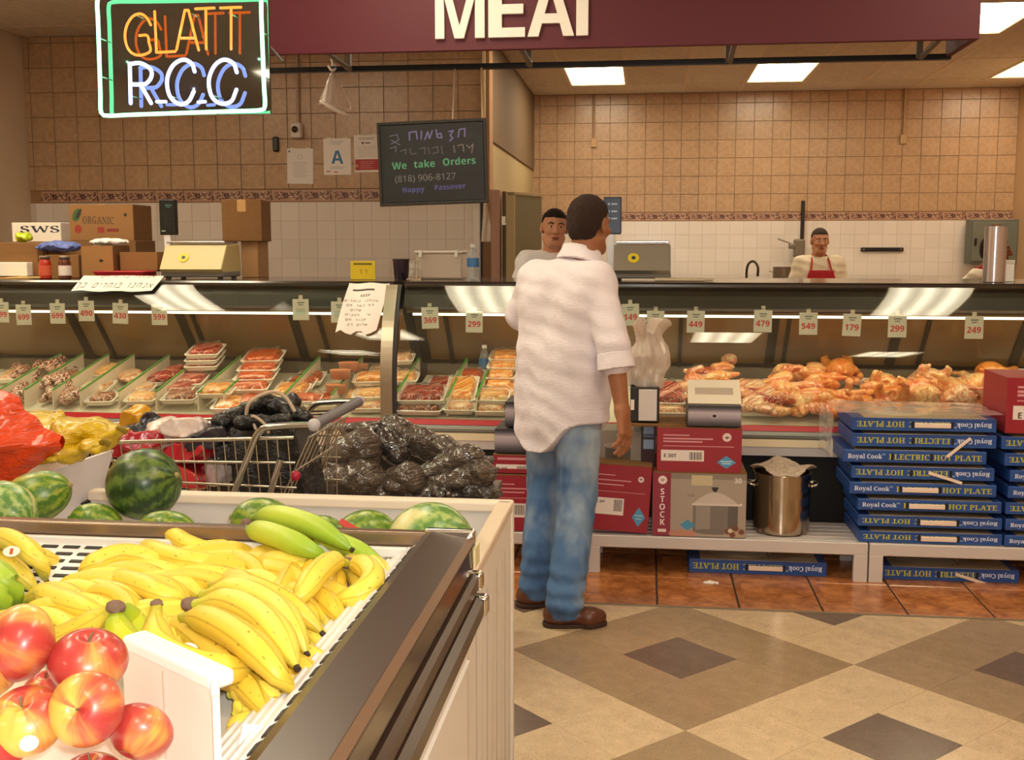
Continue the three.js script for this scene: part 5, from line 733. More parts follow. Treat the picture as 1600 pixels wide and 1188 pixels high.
{
  const stock = (() => {
    const d = 4.95, a = D(1020, 738, d), b = D(1165, 838, d), w = b.x - a.x, h = a.y - BENCH - 0.001, depth = 0.34, t = thing('stock_pot_carton', 'large stock pot carton with a printed pot and the word STOCK', 'carton', [(a.x + b.x) / 2, BENCH + 0.001, -d - depth / 2]);
    part('carton', rbox(w, h, depth, 0, h / 2, 0, 0.004), std(0x7d766e, 0.5), t);
    part('front_print', box(w - 0.004, h - 0.004, 0.001, 0, h / 2, depth / 2 + 0.0007), std(0xffffff, 0.35, { map: canvasTex(580, 410, (g, W, H) => {
      g.fillStyle = '#a89c90'; g.fillRect(0, 0, W, H); g.fillStyle = '#8f2c40'; g.fillRect(0, 0, 112, H); g.fillStyle = '#efe4e0'; g.font = 'bold 54px sans-serif'; g.textAlign = 'center'; 'STOCK'.split('').forEach((c, i) => g.fillText(c, 60, 140 + i * 50)); g.fillRect(34, 366, 52, 20); g.beginPath(); g.arc(60, 46, 28, 0, 7); g.fill(); g.fillStyle = '#8f2c40'; g.font = 'bold 22px sans-serif'; g.fillText('SP', 60, 54);
      g.fillStyle = '#8c8176'; g.fillRect(112, 0, W - 112, 36); g.fillStyle = '#c9bf9c'; g.fillRect(240, 10, 130, 66); g.fillStyle = '#54565e'; g.font = '22px sans-serif'; g.fillText('8 Qt.', 240, 150);
      g.fillStyle = '#e6dfd8'; g.font = 'bold 44px sans-serif'; g.fillText('30', 528, 56);
      g.fillStyle = '#cbc0b8'; g.beginPath(); g.moveTo(250, 196); g.quadraticCurveTo(330, 120, 386, 118); g.quadraticCurveTo(450, 120, 534, 196); g.closePath(); g.fill(); g.fillStyle = '#2a2624'; g.beginPath(); g.moveTo(364, 86); g.lineTo(410, 86); g.lineTo(396, 116); g.lineTo(378, 116); g.fill(); g.fillStyle = '#d8cec6'; g.fillRect(246, 192, 292, 14);
      g.fillStyle = '#7c756f'; g.fillRect(252, 206, 280, 170); g.fillStyle = '#968f88'; g.fillRect(270, 206, 90, 172); g.fillStyle = '#635d59'; g.fillRect(470, 206, 60, 168); g.beginPath(); g.fillStyle = '#77706a'; g.ellipse(392, 376, 140, 18, 0, 0, 7); g.fill();
      g.fillStyle = '#e8e0d8'; g.beginPath(); g.arc(548, 196, 9, 0, 7); g.fill(); g.fillStyle = '#c08a74'; g.beginPath(); g.ellipse(190, 392, 90, 22, 0, 0, 7); g.fill(); g.fillStyle = '#b09a84'; g.beginPath(); g.ellipse(520, 384, 70, 26, 0, 0, 7); g.fill(); g.fillStyle = '#7a4a40'; for (const [x, y] of [[470, 372], [520, 350], [556, 372], [500, 392]]) { g.beginPath(); g.arc(x, y, 18, 0, 7); g.fill(); } g.fillStyle = '#d8cdb8'; g.beginPath(); g.arc(486, 366, 14, 0, 7); g.fill();
      g.fillStyle = '#4d98c4'; g.beginPath(); g.moveTo(172, 336); g.lineTo(220, 300); g.lineTo(270, 336); g.lineTo(220, 372); g.fill();
    }) }), t);
    part('top_flap', box(w, 0.004, depth, 0, h + 0.001, 0), MAT.card, t);
    return [t, BENCH + h];
  })();
  redBox(1027, 668, 1158, 740, 4.96, 0.33, 'dark red carton with barcode label lying on the stock pot carton', { y: stock[1] + 0.003 });
  const y1 = D(1090, 667, 4.97).y + 0.003; silverBox(1075, 634, 1158, 666, 4.96, 0.28, 'silver printed carton with a raised white lid flap on the red carton', { y: y1, lid: true });
  // cardboard under the white panel, white panel carton, plastic bag
  carton('cardboard_sheet', 'loose brown cardboard sheet under the white panelled carton', 985, 662, 1072, 668, 4.98, 0.24, MAT.card, { cat: 'cardboard' });
  const wp = carton('white_panel_carton', 'black carton with a plain white front panel right of the hand of the customer', 985, 606, 1030, 660, 5.0, 0.2, std(0x221e1c, 0.5), {}); { const [w, h, dd] = wp.userData.size; part('white_panel', rbox(w * 0.62, h * 0.92, 0.008, w * 0.1, h / 2, dd / 2 + 0.005, 0.003), std(0xd9d2d0, 0.5), wp); part('white_label', box(w * 0.12, h * 0.3, 0.003, -w * 0.42, h * 0.5, dd / 2 + 0.002), MAT.paper, wp); }
  const pb = D(1006, 603, 5.1), bagT = thing('white_bag', 'crumpled white plastic bag on the white panelled carton', 'bag', [pb.x, pb.y + 0.002, -5.1]);
  const bagF = (x, y, z) => { const v = y / 0.3, a = Math.atan2(z, x), pl = 0.16 * Math.sin(5 * a + 3 * v) + 0.1 * Math.sin(9 * a - 5 * v), lean = 0.03 * v, w = (v < 0.45 ? mix(0.085, 0.1, sstep(0, 0.4, v)) : mix(0.1, 0.055, sstep(0.45, 0.72, v)) + 0.035 * sstep(0.75, 1, v)) * (1 + pl * (0.35 + 0.65 * sstep(0.3, 0.8, v))), top = 0.27 + 0.03 * Math.sin(3 * a + 1) + 0.02 * Math.sin(7 * a); return Math.max((Math.hypot((x - lean) / w, z / (w * 0.62)) - 1) * w, y - top, -y) * 0.6 + 0.03 * (fbm(x * 14 + 4, y * 11, z * 14, 2) - 0.5) + 0.008 * (fbm(x * 60, y * 20, z * 60, 2) - 0.5); };
  part('bag', nets(bagF, [-0.16, -0.01, -0.12], [0.18, 0.34, 0.12], 0.006), phy(0xf0e4d8, 0.25, { transmission: 0.55, thickness: 0 }), bagT); part('contents', lump(0.06, 0.035, 0.035, 0.012, 4).translate(-0.02, 0.02, 0), std(0x8a6a44, 0.6), bagT);
  // grey cartons behind the hand, tilted red carton
  carton('grey_carton', 'grey printed pot carton standing behind the hand of the customer', 938, 672, 1002, 740, 5.08, 0.2, std(0x8b837a, 0.5), { tw: 256, th: 272, face: (g, w, h) => { g.fillStyle = '#8f867d'; g.fillRect(0, 0, w, h); g.fillStyle = '#d8d0ca'; g.font = 'bold 44px sans-serif'; g.fillText('16', 96, 50); g.fillStyle = '#5d5750'; g.fillRect(30, 96, 160, 120); g.fillStyle = '#a89c90'; g.beginPath(); g.ellipse(110, 96, 90, 22, 0, 0, 7); g.fill(); g.fillStyle = '#d8c4b0'; for (const x of [40, 90, 150]) { g.beginPath(); g.arc(x, 240, 24, 0, 7); g.fill(); } } });
  carton('dark_carton', 'narrow dark carton with pale blue marks beside the red barcode carton', 1003, 660, 1024, 736, 5.06, 0.2, std(0x2c2a30, 0.5), { tw: 64, th: 256, face: (g, w, h) => { g.fillStyle = '#3a3438'; g.fillRect(0, 0, w, h); g.fillStyle = '#8fa8cc'; g.fillRect(6, 20, 50, 40); g.fillRect(6, 90, 50, 50); g.fillStyle = '#5a6c94'; g.fillRect(6, 64, 50, 14); g.fillStyle = '#3c2228'; g.fillRect(0, 150, w, 106); } });
  const til = redBox(922, 730, 1012, 834, 4.95, 0.24, 'tilted red carton with a blue diamond mark leaning right of the jeans', { y: BENCH + 0.003 }); til.rotation.z = -0.055; til.position.y += 0.012;
  // left of the customer
  const r1 = redBox(764, 742, 868, 820, 4.95, 0.3, 'red carton lowest of the pile left of the jeans', { y: BENCH + 0.002, turn: 0 }); const yA = D(800, 742, 4.95).y;
  const r2 = redBox(770, 711, 868, 742, 4.96, 0.28, 'small red carton with a thin white label, second in the left pile', { y: yA + 0.004, small: true }); const yB2 = D(800, 711, 4.96).y;
  silverBox(773, 670, 872, 711, 4.97, 0.26, 'silver printed carton with dark round mark, third in the left pile', { y: yB2 + 0.006, dot: -0.12 + 0.12 }); const yC = D(800, 670, 4.97).y;
  silverBox(789, 628, 872, 668, 4.98, 0.24, 'silver printed carton topmost of the pile left of the customer', { y: yC + 0.008, dot: 0.3 });
  // steel stock pot wrapped in clear plastic
  const c = D(1221, 812, 5.1), p = thing('stock_pot', 'tall shiny steel stock pot with clear plastic over its rim', 'pot', [c.x, BENCH + 0.001, -5.12]), rr0 = 43 * S(5.12), hh = D(1221, 738, 5.12).y - BENCH;
  part('pot', lathe([[0, 0], [rr0 * 0.94, 0], [rr0, 0.012], [rr0, hh * 0.62], [rr0 * 1.008, hh * 0.63], [rr0, hh * 0.65], [rr0, hh], [rr0 * 1.03, hh + 0.004], [rr0 * 0.97, hh + 0.004], [rr0 * 0.97, 0.02], [0, 0.02]], 48), std(0xb8aa98, 0.17, { metalness: 1 }), p);
  for (const s of [-1, 1]) { const h = part('handle', tube([V(s * rr0, hh * 0.8, -0.04), V(s * (rr0 + 0.028), hh * 0.82, -0.03), V(s * (rr0 + 0.028), hh * 0.82, 0.03), V(s * rr0, hh * 0.8, 0.04)], 0.006, 24, 8), MAT.chrome, p); part('rivet', [new THREE.SphereGeometry(0.008, 10, 8).translate(s * (rr0 + 0.002), hh * 0.8, 0.04), new THREE.SphereGeometry(0.008, 10, 8).translate(s * (rr0 + 0.002), hh * 0.8, -0.04)], MAT.chrome, h); }
  part('plastic_cover', nets((x, y, z) => { const r = Math.hypot(x, z), a = Math.atan2(z, x); return Math.max(Math.abs(y - 0.018 * Math.sin(a * 3) * (r / rr0) - 0.012 * fbm(x * 40, z * 40, 2) - 0.006 + 0.2 * Math.max(0, r - rr0 * 0.98)) - 0.004, r - rr0 * 1.12 - 0.01 * Math.sin(a * 7)); }, [-0.17, -0.06, -0.17], [0.17, 0.06, 0.17], 0.006).translate(0, hh + 0.014, 0), phy(0xe6d4c2, 0.2, { transmission: 0.5, thickness: 0 }), p);
  // a scrap of paper on the terracotta floor
  const sc = H(1110, 912, 0.004); single('paper_scrap', nets((x, y, z) => ell(x, y, z, [0, 0.004, 0], [0.03, 0.008, 0.016]) + 0.012 * (fbm(x * 60, y * 60, z * 60) - 0.5), [-0.05, -0.004, -0.04], [0.05, 0.03, 0.04], 0.004), MAT.paper, 'small crumpled scrap of white paper on the terracotta tiles', 'litter', [sc.x, 0.003, sc.z]);
}
// ---------------------------------------------------------------- produce stand, fruit, melon bin, cart
const STZ = -2.02;             // far end of the produce stand
{
  const t = thing('produce_stand', 'banana display stand with white slotted inner walls and dark brown bumper rails', 'produce stand', [0, 0, 0]);
  const dark = phy(0x36241b, 0.32, { clearcoat: 0.3, clearcoatRoughness: 0.25 }), dark2 = phy(0x1f1512, 0.18, { clearcoat: 0.7, clearcoatRoughness: 0.1 }), wm = std(0xe6e4e2, 0.35), edge = std(0x6b4e36, 0.35);
  const xr = -0.337, zN = -0.35;
  const along = (xy, z0, z1) => new THREE.ExtrudeGeometry(shapeOf(xy), { depth: z1 - z0, bevelEnabled: false }).translate(0, 0, z0);
  part('side_panel', along([[xr - 0.04, 0.02], [xr, 0.02], [xr, 0.69], [xr + 0.006, 0.692], [xr + 0.006, 0.702], [xr, 0.704], [xr, 0.79], [xr - 0.04, 0.79]], STZ, zN), std(0xe6dfd6, 0.4), t);
  part('lower_rail', along([[xr - 0.03, 0.792], [xr + 0.03, 0.792], [xr + 0.036, 0.8], [xr + 0.036, 0.828], [xr + 0.024, 0.838], [xr - 0.03, 0.838]], STZ + 0.02, zN), dark, t);
  part('middle_rail', along([[xr - 0.03, 0.842], [xr + 0.02, 0.842], [xr + 0.024, 0.848], [xr + 0.024, 0.87], [xr + 0.016, 0.878], [xr - 0.03, 0.878]], STZ, zN), dark, t);
  part('upper_face', along([[xr - 0.03, 0.881], [xr + 0.008, 0.881], [xr + 0.012, 0.886], [xr + 0.01, 0.936], [xr - 0.03, 0.93]], STZ, zN), dark2, t);
  part('cap_rail', along([[xr - 0.085, 0.938], [xr - 0.085, 0.95], [xr - 0.07, 0.956], [xr + 0.002, 0.948], [xr + 0.014, 0.94], [xr + 0.014, 0.932], [xr - 0.02, 0.932]], STZ - 0.01, zN), dark, t);
  part('cap_edge', along([[xr + 0.003, 0.9485], [xr + 0.0155, 0.9405], [xr + 0.0165, 0.9415], [xr + 0.004, 0.95]], STZ - 0.008, zN), edge, t);
  // chrome end fittings
  part('end_cap', [rbox(0.1, 0.03, 0.02, xr - 0.035, 0.945, STZ - 0.02, 0.006), rbox(0.02, 0.06, 0.02, xr + 0.0, 0.905, STZ - 0.02, 0.006), rbox(0.05, 0.036, 0.03, xr + 0.006, 0.86, STZ - 0.015, 0.008), rbox(0.05, 0.04, 0.03, xr + 0.018, 0.815, STZ - 0.005, 0.008)], MAT.chrome, t);
  part('price_sticker', box(0.002, 0.04, 0.05, xr + 0.016, 0.905, STZ - 0.035, 0, 0, 0), std(0xe4d8a4, 0.5), t);
  // far rail along the back
  part('back_rail', [rbox(2.4, 0.03, 0.03, xr - 1.24, 0.938, STZ - 0.02, 0.006)], std(0x8f7a68, 0.25, { metalness: 0.6 }), t);
  part('back_wall_white', [rbox(2.34, 0.02, 0.012, xr - 1.25, 0.917, STZ + 0.008, 0.003)], wm, t);
  // slotted liner along the right edge: a sloping white strip with ribs and slots
  const sl = [xr - 0.084, 0.94], sd = [xr - 0.205, 0.868], L = Math.hypot(sl[0] - sd[0], sl[1] - sd[1]), ang = Math.atan2(sl[1] - sd[1], sl[0] - sd[0]);
  part('liner', box(L, 0.006, zN - STZ - 0.04, 0, 0, 0).rotateZ(ang).translate((sl[0] + sd[0]) / 2, (sl[1] + sd[1]) / 2, (zN + STZ) / 2), wm, t);
  const ribs = []; for (let i = 1; i < 6; i++) { const f = i / 6; ribs.push(box(0.006, 0.006, zN - STZ - 0.06, 0, 0.004, 0).rotateZ(ang).translate(mix(sl[0], sd[0], f), mix(sl[1], sd[1], f), (zN + STZ) / 2)); } ribs.forEach((g) => part('rib', g, wm, t));
  const slot = rbox(0.011, 0.004, 0.03, 0, 0.0035, 0, 0.0015).rotateZ(ang), sm = std(0x2e2a28, 0.7), slots = []; for (let i = 0; i < 34; i++) slots.push(slot.clone().translate(mix(sl[0], sd[0], 0.08), mix(sl[1], sd[1], 0.08), STZ + 0.06 + i * 0.046)); slots.forEach((g) => part('slot', g, sm, t));
  // floor of the display: white grate with slots
  part('grate', box(2.2, 0.01, zN - STZ - 0.05, sd[0] - 1.09, 0.858, (zN + STZ) / 2), wm, t);
  part('grate_slope', box(2.1, 0.006, 0.25, 0, 0, 0).rotateX(0.17).translate(sd[0] - 1.04, 0.888, STZ + 0.137), wm, t);
  const gs = rbox(0.034, 0.004, 0.011, 0, 0.0035, 0, 0.0015).rotateX(0.17); for (let r = 0; r < 7; r++) for (let i = 0; i < 18; i++) part('grate_slot', gs, sm, t, [-1.36 + i * 0.046, 0.9068 - r * 0.00515, STZ + 0.027 + r * 0.03]);
  for (const z of [STZ + 0.04, zN - 0.05]) part('leg', rbox(0.05, 0.79, 0.05, xr - 0.1, 0.395, z, 0.004), std(0x9a948c, 0.4), t);
  part('base_deck', box(2.2, 0.03, zN - STZ - 0.05, sd[0] - 1.09, 0.76, (zN + STZ) / 2), std(0x6b6058, 0.6), t);
  part('far_leg', rbox(0.05, 0.76, 0.05, xr - 2.1, 0.38, STZ + 0.1, 0.004), std(0x9a948c, 0.4), t);
}
// bananas: each hand is one thing with its bananas as parts
const banMap = canvasTex(256, 128, (g, w, h) => { g.fillStyle = '#f0d752'; g.fillRect(0, 0, w, h); const k = g.createLinearGradient(0, 0, w, 0); k.addColorStop(0, 'rgba(150,170,50,0.75)'); k.addColorStop(0.12, 'rgba(200,205,70,0.35)'); k.addColorStop(0.25, 'rgba(240,220,80,0)'); k.addColorStop(0.85, 'rgba(240,220,80,0)'); k.addColorStop(1, 'rgba(170,170,60,0.6)'); g.fillStyle = k; g.fillRect(0, 0, w, h); g.fillStyle = 'rgba(150,115,25,0.32)'; for (let i = 0; i < 5; i++) g.fillRect(0, (i + 0.02) * h / 5, w, 3); let s = 9; const q = () => { s = (s * 16807) % 2147483647; return s / 2147483647; }; for (let i = 0; i < 46; i++) { g.fillStyle = `rgba(90,60,20,${0.25 + 0.5 * q()})`; g.beginPath(); g.ellipse(q() * w, q() * h, 0.6 + q() * 2.4, 0.5 + q() * 0.9, 0, 0, 7); g.fill(); } });
const banGreen = canvasTex(128, 64, (g, w, h) => { g.fillStyle = '#bdd24a'; g.fillRect(0, 0, w, h); const k = g.createLinearGradient(0, 0, w, 0); k.addColorStop(0, 'rgba(110,160,40,0.9)'); k.addColorStop(0.4, 'rgba(190,210,60,0.1)'); k.addColorStop(1, 'rgba(120,165,40,0.9)'); g.fillStyle = k; g.fillRect(0, 0, w, h); });
const banM = [std(0xffffff, 0.42, { map: banMap }), std(0xf6ecd0, 0.42, { map: banMap }), std(0xffffff, 0.42, { map: banGreen }), std(0xfff0a0, 0.42, { map: banGreen })], tipM = std(0x3a2a1c, 0.8), stemM = std(0x8fa84a, 0.6), crownM = std(0x7a6252, 0.85);
// one banana through points (stem end first): five-sided body with soft edges, tapered to stem and tip
function bananaGeo(pts, r) {
  const curve = new THREE.CatmullRomCurve3(pts), n = 22, m = 15, fr = curve.computeFrenetFrames(n, false), pos = [], uv = [], idx = [];
  let up = V(0, 1, 0);
  for (let i = 0; i <= n; i++) {
    const t = i / n, c = curve.getPointAt(t), T = curve.getTangentAt(t), B = T.clone().cross(up).normalize(), N = B.clone().cross(T).normalize();
    let k = 1; if (t < 0.2) k = mix(0.36, 0.9, sstep(0.03, 0.22, t)); else k = mix(0.9, 1, sstep(0.2, 0.4, t)); if (t > 0.72) k = mix(1, 0.3, Math.pow((t - 0.72) / 0.28, 1.7)); if (i === n) k = 0.2;
    for (let j = 0; j <= m; j++) { const a = (j / m) * Math.PI * 2, pent = 1 + 0.035 * Math.cos(5 * a), rad = r * k * pent; const p = c.clone().addScaledVector(N, Math.cos(a) * rad).addScaledVector(B, Math.sin(a) * rad); pos.push(p.x, p.y, p.z); uv.push(t, j / m); }
  }
  for (let i = 0; i < n; i++) for (let j = 0; j < m; j++) { const a = i * (m + 1) + j, b = a + m + 1; idx.push(a, a + 1, b, b, a + 1, b + 1); }
  for (const [row, e] of [[0, 0], [n, 1]]) { const c = curve.getPointAt(e), k = pos.length / 3; pos.push(c.x, c.y, c.z); uv.push(e, 0.5); for (let j = 0; j < m; j++) e ? idx.push(k, row * (m + 1) + j + 1, row * (m + 1) + j) : idx.push(k, row * (m + 1) + j, row * (m + 1) + j + 1); }
  const g = new THREE.BufferGeometry(); g.setAttribute('position', new THREE.Float32BufferAttribute(pos, 3)); g.setAttribute('uv', new THREE.Float32BufferAttribute(uv, 2)); g.setIndex(idx); g.computeVertexNormals();
  return [g, curve.getPointAt(1), curve.getTangentAt(1), curve.getPointAt(0), curve.getTangentAt(0)];
}
// bananas are laid out along paths [[px, py, height], ...] seen in the picture, each point raised to its height over the grate
function bananaHand(label, group, list, crown, opts = {}) {
  const all = list.map(({ p, m = 0, r = 0.019, s }) => ({ pts: p.map(([x, y, h]) => H(x, y, h + 0.025)), m, r, s }));
  const o = all[0].pts[0].clone(); o.y = 0.865; const t = thing('banana_bunch', label, 'bananas', o, 0, group);
  for (const { pts, m, r, s } of all) {
    const [g, end, dir, st, sd] = bananaGeo(pts.map((p) => p.clone().sub(o)), r), b = part('banana', g, banM[m], t);
    part('tip', new THREE.CylinderGeometry(r * 0.24, r * 0.2, 0.008, 8).applyQuaternion(new THREE.Quaternion().setFromUnitVectors(V(0, 1, 0), dir.clone().normalize())).translate(...end.clone().addScaledVector(dir, 0.002).toArray()), tipM, b);
    if (s) { const c = pts[0].clone().lerp(pts[pts.length - 1], s[0]).sub(o); }
  }
  if (crown) { const [x, y, h, r] = crown, c = H(x, y, h + 0.025).sub(o), g = nets((a, b, d) => ell(a, b, d, [0, 0, 0], [r, r * 0.75, r]) + 0.006 * (fbm(a * 160, b * 160, d * 160) - 0.5), [-r * 1.4, -r * 1.4, -r * 1.4], [r * 1.4, r * 1.4, r * 1.4], r / 5); part('crown', g.translate(c.x, c.y, c.z), crownM, t); }
  return t;
}
{
  const G = 'bananas on the display stand', h = 0.86;
  bananaHand('yellow banana bunch at the far left with a small sticker', G, [
    { p: [[-60, 862, 0.9], [-10, 842, 0.93], [30, 850, 0.94], [62, 878, 0.92], [72, 906, 0.88]], r: 0.02 }, { p: [[-60, 880, 0.87], [-10, 858, 0.9], [40, 866, 0.9], [85, 880, 0.87], [104, 890, 0.85]] }, { p: [[-50, 890, 0.87], [0, 878, 0.89], [35, 900, 0.88], [58, 926, 0.85]] }], [-60, 868, 0.9, 0.02]);
  bananaHand('green banana bunch at the left edge behind the apples', G, [{ p: [[-60, 870, 0.9], [-20, 885, 0.93], [15, 912, 0.92], [30, 945, 0.87]], m: 2, r: 0.022 }, { p: [[-60, 900, 0.9], [-25, 915, 0.92], [0, 935, 0.9], [12, 955, 0.87]], m: 2, r: 0.022 }]);
  bananaHand('single row of three yellow bananas at the back, long one arched in the middle', G, [{ p: [[372, 866, 0.87], [335, 862, 0.885], [300, 853, 0.895], [272, 836, 0.905], [262, 822, 0.9]], r: 0.019 }, { p: [[410, 872, 0.86], [440, 862, 0.87], [470, 866, 0.87], [380, 852, 0.87], [340, 846, 0.86]].slice(0, 3), r: 0.017 }]);
  bananaHand('pair of big yellow bananas arching at the back centre', G, [{ p: [[392, 890, 0.86], [350, 884, 0.885], [300, 877, 0.9], [255, 866, 0.9], [222, 850, 0.89]], r: 0.0205 }, { p: [[268, 894, 0.87], [228, 872, 0.9], [185, 868, 0.905], [148, 882, 0.895], [126, 906, 0.86]], r: 0.0215 }]);
  bananaHand('yellow bananas lying across the centre left of the pile', G, [{ p: [[300, 946, 0.87], [262, 932, 0.9], [222, 915, 0.905], [180, 906, 0.89], [165, 908, 0.88]], r: 0.0205 }, { p: [[330, 930, 0.86], [300, 915, 0.87], [260, 905, 0.865], [280, 898, 0.86]].slice(0, 3) }, { p: [[280, 940, 0.86], [230, 936, 0.885], [170, 924, 0.885], [120, 914, 0.87], [110, 916, 0.86]], r: 0.019 }]);
  bananaHand('two yellow bananas pointing left beside the apples', G, [{ p: [[175, 955, 0.9], [150, 954, 0.9], [115, 945, 0.9], [80, 932, 0.895], [58, 924, 0.885]], r: 0.021 }, { p: [[168, 975, 0.87], [130, 985, 0.875], [95, 972, 0.87], [50, 955, 0.86]], r: 0.02 }]);
  bananaHand('bunch with a thick brown crown standing up behind the apples', G, [{ p: [[178, 948, 0.965], [160, 962, 0.95], [125, 985, 0.925], [90, 1002, 0.9], [60, 1010, 0.87]], m: 1, r: 0.02 }, { p: [[182, 950, 0.965], [186, 985, 0.94], [210, 1015, 0.92], [240, 1035, 0.89]], m: 3, r: 0.02 }, { p: [[184, 948, 0.96], [205, 970, 0.93], [232, 1000, 0.905], [262, 1020, 0.88]], m: 3, r: 0.02 }], [180, 949, 0.968, 0.0135]);
  bananaHand('yellow banana with a long stem pointing up, stickered, right of the brown crown', G, [{ p: [[245, 946, 0.985], [243, 975, 0.965], [252, 1010, 0.945], [290, 1035, 0.93], [345, 1048, 0.92], [392, 1046, 0.905]], m: 1, r: 0.022 }, { p: [[246, 948, 0.98], [246, 985, 0.955], [255, 1015, 0.935], [275, 1042, 0.9]], m: 0, r: 0.018 }], [245, 944, 0.987, 0.0085]);
  bananaHand('three long pale yellow bananas sweeping down in the middle of the pile', G, [{ p: [[285, 965, 0.93], [320, 968, 0.945], [370, 992, 0.95], [415, 1030, 0.94], [445, 1068, 0.915], [455, 1080, 0.9]], m: 1, r: 0.0225 }, { p: [[305, 945, 0.935], [350, 940, 0.95], [405, 962, 0.955], [445, 1005, 0.945], [463, 1042, 0.925]], m: 0, r: 0.0225 }, { p: [[315, 930, 0.92], [365, 922, 0.94], [425, 945, 0.94], [462, 985, 0.93], [478, 1020, 0.905]], m: 0, r: 0.021 }, { p: [[330, 915, 0.91], [380, 915, 0.93], [445, 942, 0.925], [490, 975, 0.9], [502, 988, 0.89]], m: 1, r: 0.02 }], [298, 945, 0.925, 0.016]);
  bananaHand('green tinged banana bunch topmost at the back right', G, [{ p: [[395, 810, 0.925], [430, 806, 0.95], [480, 818, 0.955], [520, 838, 0.945], [548, 858, 0.925]], m: 2, r: 0.0215 }, { p: [[385, 828, 0.92], [415, 832, 0.935], [455, 846, 0.935], [495, 864, 0.92], [508, 870, 0.91]], m: 2, r: 0.022 }, { p: [[470, 835, 0.9], [520, 845, 0.91], [570, 866, 0.9], [602, 885, 0.88]], m: 2, r: 0.02 }], [388, 818, 0.915, 0.016]);
  bananaHand('two yellow bananas curling at the right end near the white slotted liner', G, [{ p: [[540, 880, 0.915], [520, 878, 0.93], [492, 900, 0.93], [466, 935, 0.91], [456, 944, 0.9]], m: 0, r: 0.021 }, { p: [[545, 884, 0.9], [572, 886, 0.92], [582, 908, 0.915], [560, 930, 0.9], [518, 942, 0.88]], m: 0, r: 0.021 }], [542, 880, 0.91, 0.014]);
  bananaHand('yellow bananas filling the right back of the pile under the green ones', G, [{ p: [[400, 880, 0.88], [440, 878, 0.895], [480, 884, 0.89], [500, 892, 0.88]], r: 0.02 }, { p: [[390, 896, 0.87], [430, 888, 0.885], [475, 896, 0.88], [498, 905, 0.87]], r: 0.02 }, { p: [[390, 908, 0.86], [430, 904, 0.88], [470, 912, 0.875], [490, 925, 0.86]], r: 0.02 }]);
  bananaHand('deep yellow bananas low at the right beside the liner', G, [{ p: [[470, 940, 0.875], [500, 946, 0.88], [512, 962, 0.87], [508, 985, 0.85]], r: 0.02 }, { p: [[495, 950, 0.87], [520, 952, 0.875], [522, 970, 0.86], [512, 992, 0.845]], r: 0.02 }, { p: [[480, 990, 0.86], [500, 1005, 0.86], [490, 1030, 0.85], [470, 1045, 0.84]], r: 0.019 }]);
  bananaHand('yellow bananas in front beside the white apple carton', G, [{ p: [[345, 1055, 0.87], [370, 1062, 0.88], [385, 1085, 0.875], [372, 1105, 0.86]], m: 3, r: 0.018 }, { p: [[360, 1085, 0.87], [395, 1080, 0.885], [425, 1090, 0.88], [440, 1100, 0.86]], m: 0, r: 0.017 }, { p: [[365, 1120, 0.85], [385, 1105, 0.86], [405, 1108, 0.86], [420, 1118, 0.85]], m: 0, r: 0.018 }, { p: [[360, 1142, 0.84], [372, 1135, 0.85], [395, 1130, 0.85], [412, 1122, 0.84]], m: 0, r: 0.017 }]);
  bananaHand('yellow bananas low in the middle, mostly covered by the sweeping ones', G, [{ p: [[280, 985, 0.87], [310, 1000, 0.89], [350, 1030, 0.89], [390, 1065, 0.87], [410, 1080, 0.86]], m: 0, r: 0.022 }, { p: [[260, 970, 0.88], [300, 990, 0.9], [340, 1025, 0.905], [385, 1070, 0.89], [425, 1095, 0.87]], m: 1, r: 0.022 }, { p: [[210, 975, 0.88], [240, 980, 0.88], [270, 1000, 0.88], [300, 1020, 0.87]], m: 0, r: 0.02 }, { p: [[200, 960, 0.87], [230, 955, 0.88], [265, 962, 0.88], [290, 980, 0.86]], m: 0, r: 0.02 }]);
  // the lower layers of the pile
  for (let k = 0; k < 16; k++) {
    const [px, py] = [[150, 940], [230, 945], [330, 915], [430, 925], [475, 960], [410, 1010], [340, 1040], [260, 1000], [420, 1070], [250, 905], [345, 890], [430, 895], [505, 925], [540, 912], [390, 965], [95, 985]][k], where = ['at the left', 'left of the middle', 'at the back middle', 'at the back right', 'at the right', 'in the right middle', 'near the white carton', 'behind the upright stem', 'at the lower right', 'under the arched one', 'under the back pair', 'under the green ones', 'left of the curled pair', 'under the curled pair', 'in the very middle', 'behind the upper apples'][k];
    const c = H(px, py, 0.885), t = thing('banana_bunch', 'yellow banana bunch in the bottom layer of the pile ' + where, 'bananas', [c.x, 0.865, c.z], 0, 'bananas on the display stand'), a0 = rr(-0.6, 0.6) + (px > 380 ? 0.9 : 0);
    for (let i = 0; i < 4; i++) { const a = a0 + (i - 1.5) * 0.12, off = (i - 1.5) * 0.04, p = [-0.1, -0.05, 0, 0.05, 0.09].map((s, q) => V(s * Math.cos(a) - off * Math.sin(a), 0.024 + 0.02 * (1 - (s / 0.1) ** 2) + 0.006 * (i % 2), s * Math.sin(a) * 1 + off * Math.cos(a) + 0.03 * (s / 0.1) ** 2)); const [g, e, d] = bananaGeo(p, 0.02), b = part('banana', g, banM[i % 2], t); part('tip', new THREE.SphereGeometry(0.006, 8, 6).translate(...e.toArray()), tipM, b); }
  }
